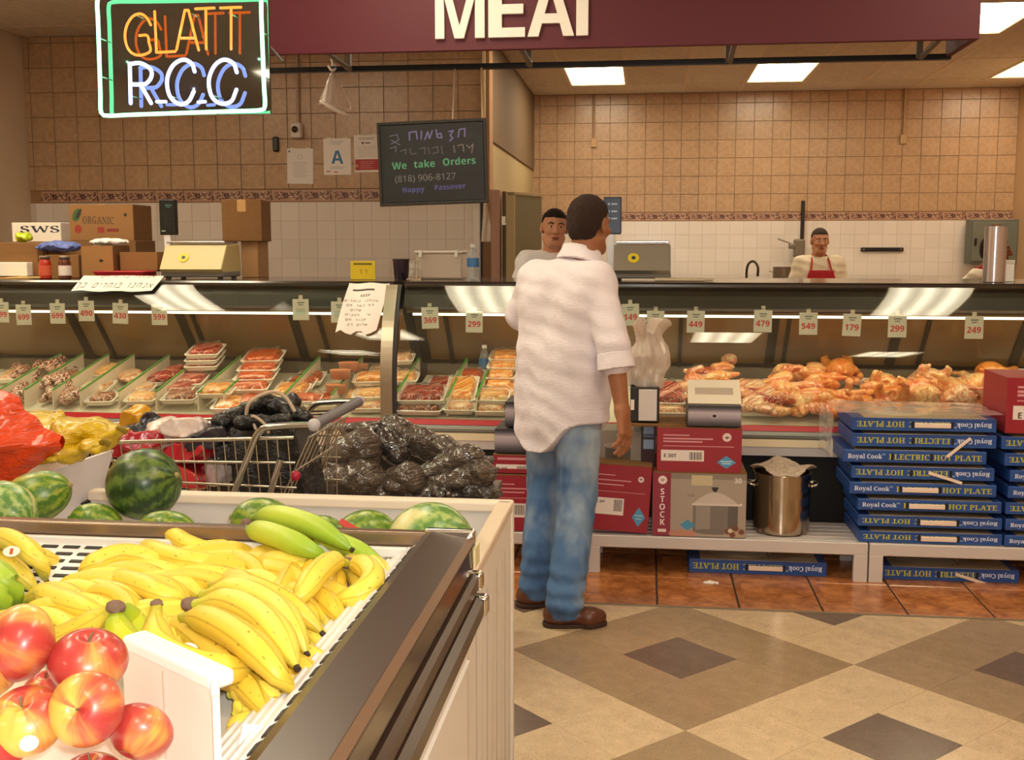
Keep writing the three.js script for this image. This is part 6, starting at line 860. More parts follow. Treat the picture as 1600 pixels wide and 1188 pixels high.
  // small oval stickers
  for (const [px, py, y, lab] of [[292, 1016, 0.953, 'white oval fruit sticker on the stickered long stemmed banana'], [18, 862, 0.965, 'small red and white fruit sticker on the far left bananas']]) { const c = H(px, py, y); single('fruit_sticker', new THREE.CylinderGeometry(0.012, 0.012, 0.0012, 20).scale(1.25, 1, 0.85).rotateX(0.9), std(0xf6f0ea, 0.4, { map: canvasTex(64, 64, (g) => { g.fillStyle = '#f6f0ea'; g.fillRect(0, 0, 64, 64); g.fillStyle = '#c8502a'; g.fillRect(14, 26, 36, 12); }) }), lab, 'sticker', c, [0, 0.2, 0]); }
  const dp = H(45, 945, 0.875); single('teal_pad', rbox(0.16, 0.012, 0.1, 0, 0, 0, 0.005), std(0x2f7d72, 0.7), 'teal foam pad showing between the bananas and the apples', 'pad', [dp.x, 0.87, dp.z]);
}
// apples in their white carton
{
  const apMap = (seedv, yel) => tex(256, 128, (u, v) => { const a = u * 6.283, n = fbm(Math.cos(a) * 1.5 + 5, Math.sin(a) * 1.5 + seedv, v * 2, 3), st = fbm(Math.cos(a) * 14 + 20, Math.sin(a) * 14 + seedv, v * 3, 3), k = clamp(sstep(yel - 0.26, yel + 0.3, n + (st - 0.5) * 0.16 + 0.2 * Math.sin(a + seedv))), dot = noise(u * 130, v * 90, seedv) > 0.9 ? 0.06 : 0; return [mix(0.88, 0.7, k) + dot, mix(0.72, 0.22, k) + dot, mix(0.32, 0.2, k) + dot]; });
  const ams = [[1, 0.52], [4, 0.34], [7, 0.6], [11, 0.2]].map(([s, y]) => phy(0xffffff, 0.36, { map: apMap(s, y), clearcoat: 0.4, clearcoatRoughness: 0.12 }));
  const ag = (() => { const p = []; for (let i = 0; i <= 34; i++) { const a = (i / 34) * Math.PI, x = Math.sin(a), dim = Math.exp(-Math.pow(x / 0.24, 2)); let y = -Math.cos(a) * 0.93; if (a > Math.PI / 2) y -= dim * 0.26; else y += dim * 0.16; const w = 1 + 0.05 * Math.sin(a * 2 - 2.4); p.push([Math.max(0, x * w), y]); } const g = lathe(p, 40), q = g.attributes.position; for (let i = 0; i < q.count; i++) { const a = Math.atan2(q.getZ(i), q.getX(i)), y = q.getY(i), k = 1 + 0.02 * Math.cos(5 * a) * (y < 0 ? -y : 0.3 * y); q.setX(i, q.getX(i) * k); q.setZ(i, q.getZ(i) * k); } g.computeVertexNormals(); return g; })();
  const stemG = tube([V(0, 0.62, 0), V(0.02, 0.85, 0.01), V(0.09, 1.0, 0.03)], 0.035, 8, 6), sm = std(0x7a6a48, 0.8);
  const list = [[30, 1006, 66, 0.4, [0.9, 0, 0.6], 0, 'large apple with yellow shoulder at the upper left of the apple heap', 1.1], [138, 1035, 64, 0.36, [0.4, 1.0, -0.3], 3, 'red apple touching the white carton at the top of the heap', 1.12], [136, 1108, 62, 0, [1.2, 0.3, -0.1], 2, 'yellow and red apple with its stem hollow facing forward in the middle', 1.06], [42, 1128, 64, 0, [0.3, 2, 0.2], 0, 'yellow apple with red right side and a white sticker', 1.05], [220, 1144, 54, 0, [-0.5, 1, -0.4], 3, 'deep red apple alone in the corner of the white carton', 1.1], [-20, 1050, 56, 0, [0.2, 0, 0.5], 1, 'orange red apple cut by the left edge', 1.08], [-14, 1168, 56, 0, [0.2, 4, 0.5], 1, 'apple cut by the lower left corner of the photo', 1.03], [142, 1222, 56, 0, [0, 3, 0], 3, 'red apple cut by the bottom edge under the yellow ones', 1.06], [75, 1080, 40, 0, [0.2, 0, 0], 3, 'apple hidden deep between the upper apples', 1.22]];
  for (const [px, py, rpx, , rot, mi, lab, dist] of list) {
    const r = rpx / FOCAL * dist, c = D(px, py, dist), t = thing('apple', lab, 'apple', c); t.rotation.set(...rot); t.scale.setScalar(1);
    part('fruit', ag.clone().scale(r, r * 0.93, r), ams[mi], t); part('stem', stemG.clone().scale(r, r * 0.9, r), sm, t);
    if (mi === 0 && py > 1100) { const d = V(0, EYE, 0).sub(c).add(V(0.03, -0.75, 0)).normalize().multiplyScalar(r * 1.025).applyQuaternion(t.quaternion.clone().invert()); part('sticker', new THREE.CylinderGeometry(0.0095, 0.0095, 0.001, 20).applyQuaternion(new THREE.Quaternion().setFromUnitVectors(V(0, 1, 0), d.clone().normalize())).translate(d.x, d.y, d.z), MAT.paper, t); }
  }
  // carton: a shallow box, its far right corner in view
  const c1 = D(190, 1028, 1.26), c2 = D(335, 1074, 1.14), dir = c2.clone().sub(c1); dir.y = 0; dir.normalize(); const nrm = V(-dir.z, 0, dir.x);   // nrm points to the camera's left and near
  const sideTurn = Math.atan2(-c2.x, -c2.z) - Math.atan2(-dir.z, dir.x) + 0.03; const t = thing('apple_carton', 'white fruit carton with thick rolled rim holding the red and yellow apples', 'carton', [c2.x, 0, c2.z], Math.atan2(-dir.z, dir.x)), topY = c2.y + 0.004, botY = topY - 0.13, wallM = std(0xf2ddd0, 0.7);
  part('back_wall', box(0.2, topY - botY, 0.008, -0.1, (topY + botY) / 2, 0), wallM, t); part('side_wall', box(0.008, topY - botY, 0.04, 0, (topY + botY) / 2, 0.02).applyMatrix4(new THREE.Matrix4().makeTranslation(0, 0, 0).multiply(new THREE.Matrix4().makeRotationY(sideTurn))), wallM, t); part('low_wall', box(0.3, 0.03, 0.008, -0.35, botY + 0.015, 0), wallM, t);
  part('bottom', box(0.5, 0.008, 0.3, -0.25, botY, 0.15), wallM, t);
  part('rim', rbox(0.2, 0.02, 0.034, -0.1, topY, -0.012, 0.006), std(0xf7f1ea, 0.6), t); part('rim', rbox(0.01, 0.012, 0.03, 0, topY, 0.015, 0.003).rotateY(sideTurn), std(0xf7f1ea, 0.6), t); part('fold', box(0.002, topY - botY - 0.02, 0.003, -0.1, (topY + botY) / 2, 0.0055), std(0xc9b4a4, 0.7), t);
  // what carries it: a raised dark platform at the near end of the stand
  const pf = thing('raised_shelf', 'dark raised shelf under the apple carton at the near end of the stand', 'shelf', [c2.x, 0, c2.z], Math.atan2(-dir.z, dir.x)); part('board', rbox(0.5, 0.02, 0.3, -0.26, botY - 0.018, 0.14, 0.004), std(0x2a2430, 0.5), pf); for (const x of [-0.48, -0.04]) for (const z of [0.02, 0.26]) part('leg', rbox(0.03, botY - 0.83, 0.03, x, 0.8 + (botY - 0.83) / 2, z, 0.003), std(0x2a2430, 0.5), pf);
  const card = D(392, 1150, 1.2), pc = thing('price_card', 'white price card with dark lines tucked beside the apple carton', 'price card', [card.x + 0.02, card.y - 0.02, card.z], 0.3); pc.rotation.x = -0.7; part('card', box(0.07, 0.06, 0.0015), std(0xffffff, 0.5, { map: canvasTex(96, 84, (g, w, h) => { g.fillStyle = '#f2eeea'; g.fillRect(0, 0, w, h); lines(g, 14, 16, 60, 5, 12, '#77706a'); }) }), pc); part('holder', rbox(0.075, 0.008, 0.006, 0, -0.032, 0, 0.002), MAT.rubber, pc);
}
// watermelon bin: thin white walls with a folded rim
const BY = 0.81, BX1 = -0.352, BZ0 = -2.86, BX0 = D(172, 704, 3.05).x + 0.04;
{
  const t = thing('melon_bin', 'big white board bin full of watermelons behind the banana stand', 'bin', [BX1, 0, BZ0]), wm = std(0xded6cc, 0.6), im = std(0xcfcac8, 0.6), L = BX1 - BX0, dp = 0.74;
  part('back_wall', rbox(L, BY, 0.03, -L / 2, BY / 2, -0.0, 0.006), im, t); part('right_wall', rbox(0.03, BY, dp, -0.015, BY / 2, dp / 2, 0.006), std(0xe6dfd6, 0.5), t); part('left_wall', rbox(0.03, BY - 0.1, dp, -L + 0.015, (BY - 0.1) / 2, dp / 2, 0.006), im, t); part('front_wall', rbox(L, BY - 0.12, 0.03, -L / 2, (BY - 0.12) / 2, dp, 0.006), wm, t);
  part('rim', [rbox(L + 0.01, 0.03, 0.045, -L / 2, BY, 0.0, 0.008)], std(0xe6d8c6, 0.5), t); part('rim', [rbox(0.045, 0.03, dp, -0.018, BY, dp / 2, 0.008)], std(0xd9c7b0, 0.5), t);
  part('corner_post', rbox(0.035, BY, 0.035, -0.012, BY / 2, 0.0, 0.006), wm, t);
  part('inner_floor', box(L - 0.06, 0.02, dp - 0.04, -L / 2, 0.55, dp / 2), im, t);
  const pm = std(0x6d5f5a, 0.6); for (let i = 0; i < 8; i++) part('groove', box(0.002, 0.66, 0.004, 0.0006, 0.4, 0.07 + i * 0.08), std([0xbfb2a6, 0xa99c92][i % 2], 0.6), t);
  const fl = thing('carton_flap', 'plain white board standing between the orange bag and the big watermelon', 'board', [0, 0, 0]), q = [D(40, 747, 2.8), D(172, 704, 3.05), D(162, 740, 3.05), D(165, 812, 2.72), D(40, 812, 2.72)];
  const xx = q[1].x; { const a = XP(40, 748, xx), b = XP(172, 703, xx), c = XP(160, 745, xx); const g = new THREE.ExtrudeGeometry(shapeOf([[-a.z, a.y], [-b.z, b.y], [-c.z, c.y], [-c.z + 0.02, 0.5], [-a.z, 0.5]]), { depth: 0.012, bevelEnabled: false }).rotateY(Math.PI / 2).translate(xx, 0, 0); part('board', g, std(0xe2dde0, 0.6), fl); const s0 = XP(120, 789, xx), s1 = XP(152, 771, xx); part('hand_slot', rod([xx + 0.014, s0.y, s0.z], [xx + 0.014, s1.y, s1.z], 0.006), MAT.rubber, fl); part('foot', box(0.06, 0.02, 0.3, xx + 0.006, 0.5, (a.z + b.z) / 2), std(0xd8d2d2, 0.6), fl); part('support', box(0.03, 0.49, 0.28, xx + 0.006, 0.245, (a.z + b.z) / 2), std(0xc8c0ba, 0.6), fl); }
}
{
  const melonMap = (base, mid, light, sd) => tex(512, 256, (u, v) => { const a = u * 6.283, w = fbm(Math.cos(a) * 3 + 9, Math.sin(a) * 3 + sd, v * 6, 4) - 0.5, str = Math.sin(a * 11 + w * 3.2 + Math.sin(v * 30 + sd) * 0.25), k = clamp(0.1 + 0.9 * sstep(-0.9, 1.1, str * 0.7 + (fbm(u * 40, v * 30, sd, 3) - 0.5) * 3.2)), y = sstep(0.6, 0.75, fbm(Math.cos(a) * 1.2 + 3, Math.sin(a) * 1.2 + sd, v * 2.4, 3)); return [0, 1, 2].map((i) => mix(mix(base[i], mid[i], k), light[i], y * 0.85)); });
  const mats = [melonMap([0.1, 0.21, 0.08], [0.36, 0.46, 0.17], [0.62, 0.62, 0.28], 1), melonMap([0.3, 0.5, 0.2], [0.66, 0.74, 0.44], [0.86, 0.82, 0.58], 4), melonMap([0.26, 0.44, 0.12], [0.58, 0.64, 0.22], [0.74, 0.68, 0.28], 8)].map((m) => phy(0xffffff, 0.38, { map: m, clearcoat: 0.25, clearcoatRoughness: 0.25 }));
  const mg = new THREE.SphereGeometry(1, 56, 36); { const p = mg.attributes.position; for (let i = 0; i < p.count; i++) { const x = p.getX(i), y = p.getY(i), z = p.getZ(i), a = Math.atan2(z, x), k = 1 + 0.008 * Math.cos(a * 11) * (1 - y * y) - 0.03 * Math.exp(-(x * x + z * z) / 0.02); p.setXYZ(i, x * k, y * k, z * k); } mg.computeVertexNormals(); }
  const scar = std(0x9a8a58, 0.8);
  for (const [px, py, rx, ry, d, rot, mi, lab] of [
    [225, 757, 62, 60, 2.5, [0.5, 0.1, -1.3], 0, 'big dark green striped watermelon on top at the back left'], [55, 778, 62, 44, 2.42, [0.3, 0.3, -1.3], 2, 'yellowish green watermelon right of the pale one at the left'], [10, 795, 58, 45, 2.3, [0.3, -0.4, 1.3], 1, 'pale mottled watermelon cut by the left edge'],
    [412, 818, 55, 42, 2.42, [0.2, 0, 1.4], 2, 'green watermelon behind the green bananas'], [505, 836, 40, 32, 2.4, [0.1, 0, 1.4], 2, 'small showing watermelon left of the red striped label'], [572, 833, 50, 38, 2.44, [0.2, 0.4, 1.5], 2, 'watermelon with a red label left of the largest pale one'], [672, 856, 73, 74, 2.4, [0.4, 0.2, -1.2], 1, 'large pale striped watermelon at the right corner of the bin'],
    [150, 818, 46, 34, 2.42, [0.1, 0, 1.4], 2, 'watermelon low under the big dark one, left side'], [262, 826, 50, 30, 2.34, [0.1, 0, 1.5], 2, 'watermelon low under the big dark one, right side'], [320, 850, 50, 34, 2.5, [0, 0.5, 1.5], 1, 'watermelon hidden low behind the bananas'],
  ]) { const s = d / FOCAL, c = D(px, py, d), t = thing('watermelon', lab, 'watermelon', c, 0, 'watermelons in the bin'); const r = Math.max(rx, ry) * s; part('rind', mg.clone().scale(ry * s, r * 1.0, ry * s), mats[mi], t, [0, 0, 0], rot); const tip = V(0, r * 0.985, 0).applyEuler(new THREE.Euler(...rot)); part('stem_scar', new THREE.SphereGeometry(0.008, 10, 8).translate(...tip.toArray()), scar, t); if (/red label/.test(lab)) { const l = D(545, 822, d - 0.14).sub(c); part('label', box(0.05, 0.014, 0.002, 0, 0, 0, -0.7, 0, -0.5).translate(...l.toArray()), std(0xc03a34, 0.5), t); } }
}
// orange and yellow bags at the left
{
  const om = phy(0xe8480f, 0.28, { clearcoat: 0.5, bumpMap: again(wrinkle, 5, 5), bumpScale: 0.004, transmission: 0.15, thickness: 0 }), c = D(0, 690, 2.6), s = 2.6 / FOCAL;
  const pts = [[-80, 640], [0, 607], [30, 630], [60, 665], [92, 692], [60, 715], [0, 747], [-80, 760]].map(([x, y]) => [(x - 0) * s, -(y - 690) * s]);
  const poly = (x, y) => { let d = 1e9, inside = false; for (let i = 0, j = pts.length - 1; i < pts.length; j = i++) { const [ax, ay] = pts[j], [bx, by] = pts[i], ex = bx - ax, ey = by - ay, t = clamp(((x - ax) * ex + (y - ay) * ey) / (ex * ex + ey * ey)); d = Math.min(d, Math.hypot(x - ax - ex * t, y - ay - ey * t)); if (ay > y !== by > y && x < ((bx - ax) * (y - ay)) / (by - ay) + ax) inside = !inside; } return inside ? -d : d; };
  const t = thing('orange_bag', 'bright orange plastic bag with deep creases at the left edge', 'bag', c), f = (x, y, z) => { const p = poly(x, y); return Math.max(p, -0.2) * 0.7 + Math.max(0, Math.abs(z) - 0.0) * 0.7 - 0.02 + 0.02 * (fbm(x * 11 + 2, y * 11, z * 11, 2) - 0.5) + 0.004 * Math.sin(x * 55 - y * 70 + 6 * fbm(x * 8, y * 8)); };
  part('bag', nets(f, [-0.15, -0.13, -0.13], [0.17, 0.16, 0.13], 0.006), om, t);
  part('tag', box(0.02, 0.006, 0.002, -0.0, -0.045, 0.105, 0, 0, -0.5), MAT.rubber, t);
  const ym = phy(0xd8b406, 0.32, { clearcoat: 0.4, bumpMap: again(wrinkle, 6, 6), bumpScale: 0.004, transmission: 0.12, thickness: 0 });
  const yb = (px, py, rx, ry, d, sd, rz, lab) => { const q = D(px, py, d), k = d / FOCAL, b = thing('yellow_bag', lab, 'bag', q); const g = nets((x, y, z) => ell(x, y, z, [0, 0, 0], [rx * k, ry * k, 0.08]) + 0.035 * (fbm(x * 18 + sd, y * 18, z * 18, 3) - 0.5) + 0.006 * Math.sin(x * 70 + y * 40), [-rx * k - 0.05, -ry * k - 0.05, -0.13], [rx * k + 0.05, ry * k + 0.05, 0.13], 0.007); part('bag', g, ym, b, [0, 0, 0], [0, 0, rz]); part('tied_end', tube([V(rx * k * 0.9, 0, 0), V(rx * k * 1.1, 0.01, 0.01), V(rx * k * 1.22, -0.004, 0)], 0.008, 10, 6), ym, b, [0, 0, 0], [0, 0, rz]); };
  yb(125, 676, 68, 26, 2.75, 2, 0.05, 'yellow plastic bag on top, right of the orange bag'); yb(118, 706, 52, 15, 2.68, 9, 0.25, 'second yellow plastic bag sagging under the first one'); yb(70, 662, 40, 20, 2.9, 5, -0.1, 'yellow plastic bag behind the orange bag');
  const sh = D(30, 745, 2.75), tb = thing('side_table', 'low table under the orange and yellow bags, hidden behind the melons', 'table', [-1.86, 0, -2.7]); part('top', rbox(0.5, 0.03, 0.44, 0, 0.9 + 0.0 - 0.02, 0, 0.005), std(0xb8a494, 0.6), tb); for (const a of [-1, 1]) for (const b of [-1, 1]) part('leg', rbox(0.03, 0.865, 0.03, a * 0.22, 0.4325, b * 0.19, 0.003), std(0x8a7f76, 0.5), tb);
}
// shopping cart seen from its side, handle at the right
const cartAt = { x: -0.94, z: -3.24 };
{
  const t = thing('shopping_cart', 'chrome wire shopping cart with grey handle, loaded with red packets and a black bag', 'shopping cart', [cartAt.x, 0, cartAt.z]), wire = MAT.wire;
  const L = 0.86, hw = (x) => mix(0.25, 0.19, -x / L), topY = (x) => mix(0.965, 0.915, -x / L), botY = (x) => mix(0.58, 0.66, -x / L);   // x runs from 0 (handle) to -L (nose)
  part('handle', [rod([0.0, 1.0, -0.245], [0.0, 1.0, 0.245], 0.0165, 16)], std(0x6d6a72, 0.4), t);
  part('handle_arm', [-1, 1].map((s) => tube([V(0, 1.0, s * 0.245), V(-0.1, 0.995, s * 0.25), V(-0.16, 0.98, s * 0.25), V(-0.2, 0.9, s * 0.25), V(-0.3, 0.66, s * 0.24), V(-0.36, 0.5, s * 0.22)], 0.0105, 40, 8)).slice(0, 1), MAT.steel, t); part('handle_arm', tube([V(0, 1.0, 0.245), V(-0.1, 0.995, 0.25), V(-0.16, 0.98, 0.25), V(-0.2, 0.9, 0.25), V(-0.3, 0.66, 0.24), V(-0.36, 0.5, 0.22)], 0.0105, 40, 8), MAT.steel, t);
  part('handle_end', new THREE.SphereGeometry(0.019, 14, 10).translate(0, 1.0, 0.247), std(0xb8b4ba, 0.3), t); part('handle_end', new THREE.SphereGeometry(0.019, 14, 10).translate(0, 1.0, -0.247), std(0xb8b4ba, 0.3), t);
  for (const s of [-1, 1]) {
    const rails = [], n = 6; for (let i = 0; i < n; i++) { const f = i / (n - 1), y = (x) => mix(topY(x), botY(x), f); const p = []; for (let k = 0; k <= 6; k++) { const x = -0.06 - (L - 0.06) * (k / 6); p.push(V(x, y(x), s * hw(x) * mix(1, 0.86, f))); } rails.push(tube(p, i === 0 ? 0.006 : 0.0042, 12, 6)); } rails.forEach((g) => part('side_wire', g, wire, t));
    for (let i = 0; i < 24; i++) { const x = -0.08 - (L - 0.1) * (i / 23); part('upright_wire', rod([x, topY(x), s * hw(x)], [x + 0.01, botY(x), s * hw(x) * 0.86], 0.0022, 6), wire, t); }
    part('frame_tube', tube([V(-0.1, 0.9, s * 0.255), V(-0.14, 0.78, s * 0.25), V(-0.2, 0.6, s * 0.24), V(-0.26, 0.3, s * 0.22), V(-0.3, 0.16, s * 0.22)], 0.01, 30, 8), MAT.steel, t); part('frame_tube', tube([V(-0.3, 0.16, s * 0.22), V(-0.6, 0.15, s * 0.2), V(-0.88, 0.14, s * 0.17)], 0.01, 16, 8), MAT.steel, t);
  }
  for (let i = 0; i < 10; i++) { const z = mix(-0.185, 0.185, i / 9); part('nose_wire', rod([-L, topY(-L), z], [-L + 0.01, botY(-L), z * 0.86], 0.0022, 6), wire, t); part('floor_wire', rod([-0.06, botY(0), z * 1.15], [-L, botY(-L), z * 0.86], 0.0022, 6), wire, t); } for (const f of [0, 0.5, 1]) part('nose_rail', rod([-L, mix(topY(-L), botY(-L), f), -0.18], [-L, mix(topY(-L), botY(-L), f), 0.18], 0.0045, 8), wire, t);
  // folding seat: slanted wire panel
  for (let i = 0; i < 9; i++) { const z = mix(-0.2, 0.2, i / 8); part('seat_wire', rod([-0.03, 0.955, z], [-0.17, 0.66, z], 0.0026, 6), wire, t); } for (const f of [0, 0.35, 0.7, 1]) part('seat_rail', rod([mix(-0.03, -0.17, f), mix(0.955, 0.66, f), -0.21], [mix(-0.03, -0.17, f), mix(0.955, 0.66, f), 0.21], 0.004, 8), wire, t);
  const red = std(0xb01838, 0.4); part('red_plug', new THREE.SphereGeometry(0.016, 12, 8).translate(-0.075, 0.84, 0.2), red, t); part('red_plug', new THREE.SphereGeometry(0.013, 12, 8).translate(-0.135, 0.77, 0.225), red, t);
  for (const [x, s] of [[-0.28, 1], [-0.28, -1], [-0.86, 1], [-0.86, -1]]) { part('wheel', [cyl(0.06, 0.06, 0.03, x, 0.062, s * (x < -0.5 ? 0.17 : 0.22), 20, Math.PI / 2)], MAT.rubber, t); part('caster_fork', [rbox(0.03, 0.1, 0.045, x + 0.01, 0.11, s * (x < -0.5 ? 0.17 : 0.22), 0.006)], MAT.steel, t); }
  // black carrier bag standing in the cart
  const bc = D(425, 700, 3.24), b = thing('black_bag', 'black shopping bag with knotted top standing in the cart', 'bag', [bc.x, 0.64, -3.24]), bm = phy(0x12100f, 0.4, { clearcoat: 0.25, bumpMap: again(wrinkle, 4, 4), bumpScale: 0.003 });
  part('bag', nets((x, y, z) => { const v = y / 0.34, w = mix(0.13, 0.1, v), d = Math.max(Math.abs(x - 0.03 * (1 - v)) - w, Math.abs(z) - 0.1, Math.abs(y - 0.16) - 0.16); return d + 0.012 * (fbm(x * 20, y * 20, z * 20, 3) - 0.5) + 0.004 * Math.sin(x * 60 + y * 14); }, [-0.2, -0.03, -0.15], [0.2, 0.36, 0.15], 0.008), bm, b);
  part('folded_top', nets((x, y, z) => { let d = 1e9; for (const [p, q, r] of [[[-0.14, 0.335, 0.06], [0.0, 0.395, 0.04], 0.028], [[0.0, 0.395, 0.04], [0.12, 0.345, 0.03], 0.03], [[-0.1, 0.33, -0.02], [0.06, 0.385, -0.03], 0.035], [[-0.06, 0.34, 0.1], [0.08, 0.35, 0.08], 0.022]]) d = smin(d, cap(x, y, z, p, q, r, r * 0.8), 0.015); return d + 0.016 * (fbm(x * 34, y * 34, z * 34, 3) - 0.5); }, [-0.2, 0.28, -0.1], [0.19, 0.45, 0.15], 0.006), bm, b);
  const cordM = std(0xb8a48a, 0.5); part('cord_handle', tube([V(-0.05, 0.33, 0.09), V(-0.03, 0.4, 0.1), V(0.03, 0.43, 0.07), V(0.07, 0.41, 0.06), V(0.1, 0.37, 0.07)], 0.006, 30, 6), cordM, b); part('cord_handle', tube([V(-0.01, 0.32, 0.11), V(-0.02, 0.36, 0.11), V(0.02, 0.34, 0.12), V(0.03, 0.31, 0.11)], 0.005, 20, 6), cordM, b);
  // groceries: glossy red, white and dark packets
  const gm = [0xb01826, 0xc23030, 0xd8c8c0, 0x1a1820, 0xd29a20, 0x7a1420, 0xe0502a, 0x2a2430].map((c) => phy(c, 0.25, { clearcoat: 0.5 }));
  const packet = (w, h, d, s) => nets((x, y, z) => Math.max(Math.abs(x) - w, Math.abs(y) - h * (1 - 0.5 * Math.pow(x / w, 4)), Math.abs(z) - d) * 0.8 - 0.006 + 0.012 * (fbm(x * 30 + s, y * 30, z * 30, 3) - 0.5), [-w - 0.03, -h - 0.03, -d - 0.03], [w + 0.03, h + 0.03, d + 0.03], 0.007);
  const gs = [packet(0.06, 0.022, 0.04, 1), packet(0.05, 0.03, 0.035, 5), packet(0.035, 0.05, 0.03, 8)];
  const items = [[180, 690, 0, 'dark packet at the nose end of the cart'], [205, 682, 3, 'red glossy packet near the nose of the cart'], [232, 672, 3, 'black packet on top near the nose of the cart'], [222, 690, 0, 'crimson packet under the black one at the nose end'], [255, 676, 2, 'white and pink packet lying on top in the cart'], [272, 690, 1, 'red packet in the middle of the cart'], [290, 668, 2, 'pale pink packet topmost in the cart'], [298, 684, 6, 'orange red tall packet against the cart side'], [262, 690, 4, 'yellow packet between the red ones in the cart'], [300, 706, 0, 'deep red packet low in the cart behind the watermelon'], [312, 735, 5, 'maroon packet at the bottom of the cart'], [200, 700, 7, 'dark packet low at the nose of the cart'], [325, 680, 7, 'dark packet with white edge left of the black bag'], [335, 735, 2, 'pale packet at the bottom of the cart left of the black bag'], [248, 704, 5, 'maroon packet low in the middle of the cart'], [290, 745, 1, 'red packet lowest behind the watermelon'], [345, 700, 3, 'black packet touching the black bag'], [215, 662, 4, 'yellow orange packet topmost at the nose end']];
  items.forEach(([px, py, c, lab], i) => { const p = D(px, py, 3.24 + (i % 3 - 1) * 0.07); single('packet', gs[i % 3], gm[c], 'glossy ' + lab.replace(/^glossy /, '').replace('glossy ', ''), 'packet', [p.x, p.y, p.z], [rr(-0.3, 0.3), rr(-0.5, 0.5), rr(-0.4, 0.4)]); });
  const wp = D(358, 662, 3.2), pr = thing('price_ribbon', 'strip of white and green paper tabs on the far cart rim', 'ribbon', [wp.x, wp.y - 0.005, -3.42]); part('ribbon', rbox(0.14, 0.022, 0.004, 0, 0, 0, 0.001), MAT.paper, pr); for (let i = 0; i < 5; i++) part('tab', box(0.014, 0.016, 0.002, -0.05 + i * 0.025, 0, 0.003), std([0xd8c24a, 0x6a6a66][i % 2], 0.5), pr);
}
// plastic wrapped dark bundles on a low table behind the bin
{
  const tb = thing('low_table', 'low table under the wrapped dark bundles, hidden behind the melon bin', 'table', [-0.98, 0, -3.92]), TY = 0.6; part('top', rbox(0.86, 0.03, 0.5, 0, TY - 0.015, 0, 0.005), std(0x6d5f54, 0.6), tb); for (const a of [-1, 1]) for (const b of [-1, 1]) part('leg', rbox(0.035, TY - 0.03, 0.035, a * 0.4, (TY - 0.03) / 2, b * 0.22, 0.003), std(0x57504a, 0.5), tb);
  const dark = phy(0x2a2321, 0.22, { clearcoat: 0.8, clearcoatRoughness: 0.15, bumpMap: again(wrinkle, 5, 5), bumpScale: 0.006 }), film = phy(0x54473d, 0.22, { clearcoat: 0.8, clearcoatRoughness: 0.12, bumpMap: again(wrinkle, 7, 7), bumpScale: 0.008 });
  const mk = (px, py, d, a, b, r0, r1, sd, lab, mat2 = film) => { const c = D(px, py, d), k = d / FOCAL, A = [a[0] * k, -a[1] * k, 0], B = [b[0] * k, -b[1] * k, 0.03], t = thing('wrapped_bundle', lab, 'wrapped bundle', c); const lo = [0, 1, 2].map((i) => Math.min(A[i], B[i]) - Math.max(r0, r1) * k - 0.05), hi = [0, 1, 2].map((i) => Math.max(A[i], B[i]) + Math.max(r0, r1) * k + 0.05);
    part('bundle', nets((x, y, z) => cap(x, y, z, A, B, r0 * k, r1 * k) + 0.02 * (fbm(x * 22 + sd, y * 22, z * 22, 3) - 0.5) + 0.05 * (0.16 - Math.abs(fbm(x * 13 + sd, y * 17, z * 13, 2) - 0.5)) + 0.0015 * Math.sin((x + y) * 90 + 9 * fbm(x * 9, y * 9, z * 9)), lo, hi, 0.007), mat2, t);
    part('film_tail', nets((x, y, z) => { const q = [x - B[0] * 1.1, y - B[1] * 1.1 - 0.01, z - B[2]]; return (Math.hypot(q[0] * 0.8, q[1] * 1.6, q[2] * 1.2) - 0.04) * 0.7 + 0.03 * (fbm(x * 34 + sd, y * 34, z * 34, 3) - 0.5); }, [B[0] * 1.1 - 0.09, B[1] * 1.1 - 0.06, -0.06], [B[0] * 1.1 + 0.09, B[1] * 1.1 + 0.08, 0.1], 0.007), film, t); };
  mk(545, 705, 3.85, [-25, 20], [25, -8], 30, 34, 1, 'shiny wrapped dark bundle bulging at the top left, beside the cart'); mk(545, 745, 3.8, [-30, 10], [30, 0], 32, 34, 3, 'wrapped dark bundle low at the left beside the cart'); mk(602, 690, 3.9, [-12, -14], [22, 16], 20, 24, 5, 'black glossy bundle with bare dark end in the middle of the heap', dark); mk(650, 690, 4.0, [-35, -18], [45, 20], 26, 22, 7, 'wide film covered bundle at the top of the heap');
  mk(700, 712, 3.95, [-40, -24], [50, 8], 22, 18, 9, 'film covered bundle sloping down at the right top of the heap'); mk(690, 735, 3.85, [-48, 20], [48, -22], 20, 26, 11, 'long wrapped dark bundle lying diagonally in front'); mk(720, 752, 3.8, [-50, 14], [36, -16], 20, 24, 13, 'lower long wrapped dark bundle lying diagonally at the right'); mk(735, 772, 3.78, [-40, 2], [26, -4], 18, 20, 15, 'black shiny bundle lowest at the right corner of the heap', dark); mk(620, 755, 3.8, [-30, 20], [20, -10], 30, 30, 17, 'wrapped dark bundle low in the middle of the heap'); mk(660, 772, 3.78, [-30, 4], [30, 0], 18, 18, 19, 'dark wrapped bundle lowest in the middle behind the bin rim', dark); mk(500, 740, 3.86, [-20, 20], [10, -25], 24, 22, 21, 'brownish film covered bundle half behind the cart handle end'); mk(580, 668, 4.02, [-40, 4], [40, -2], 14, 16, 23, 'pale brown crumpled film at the very top left of the heap');
}
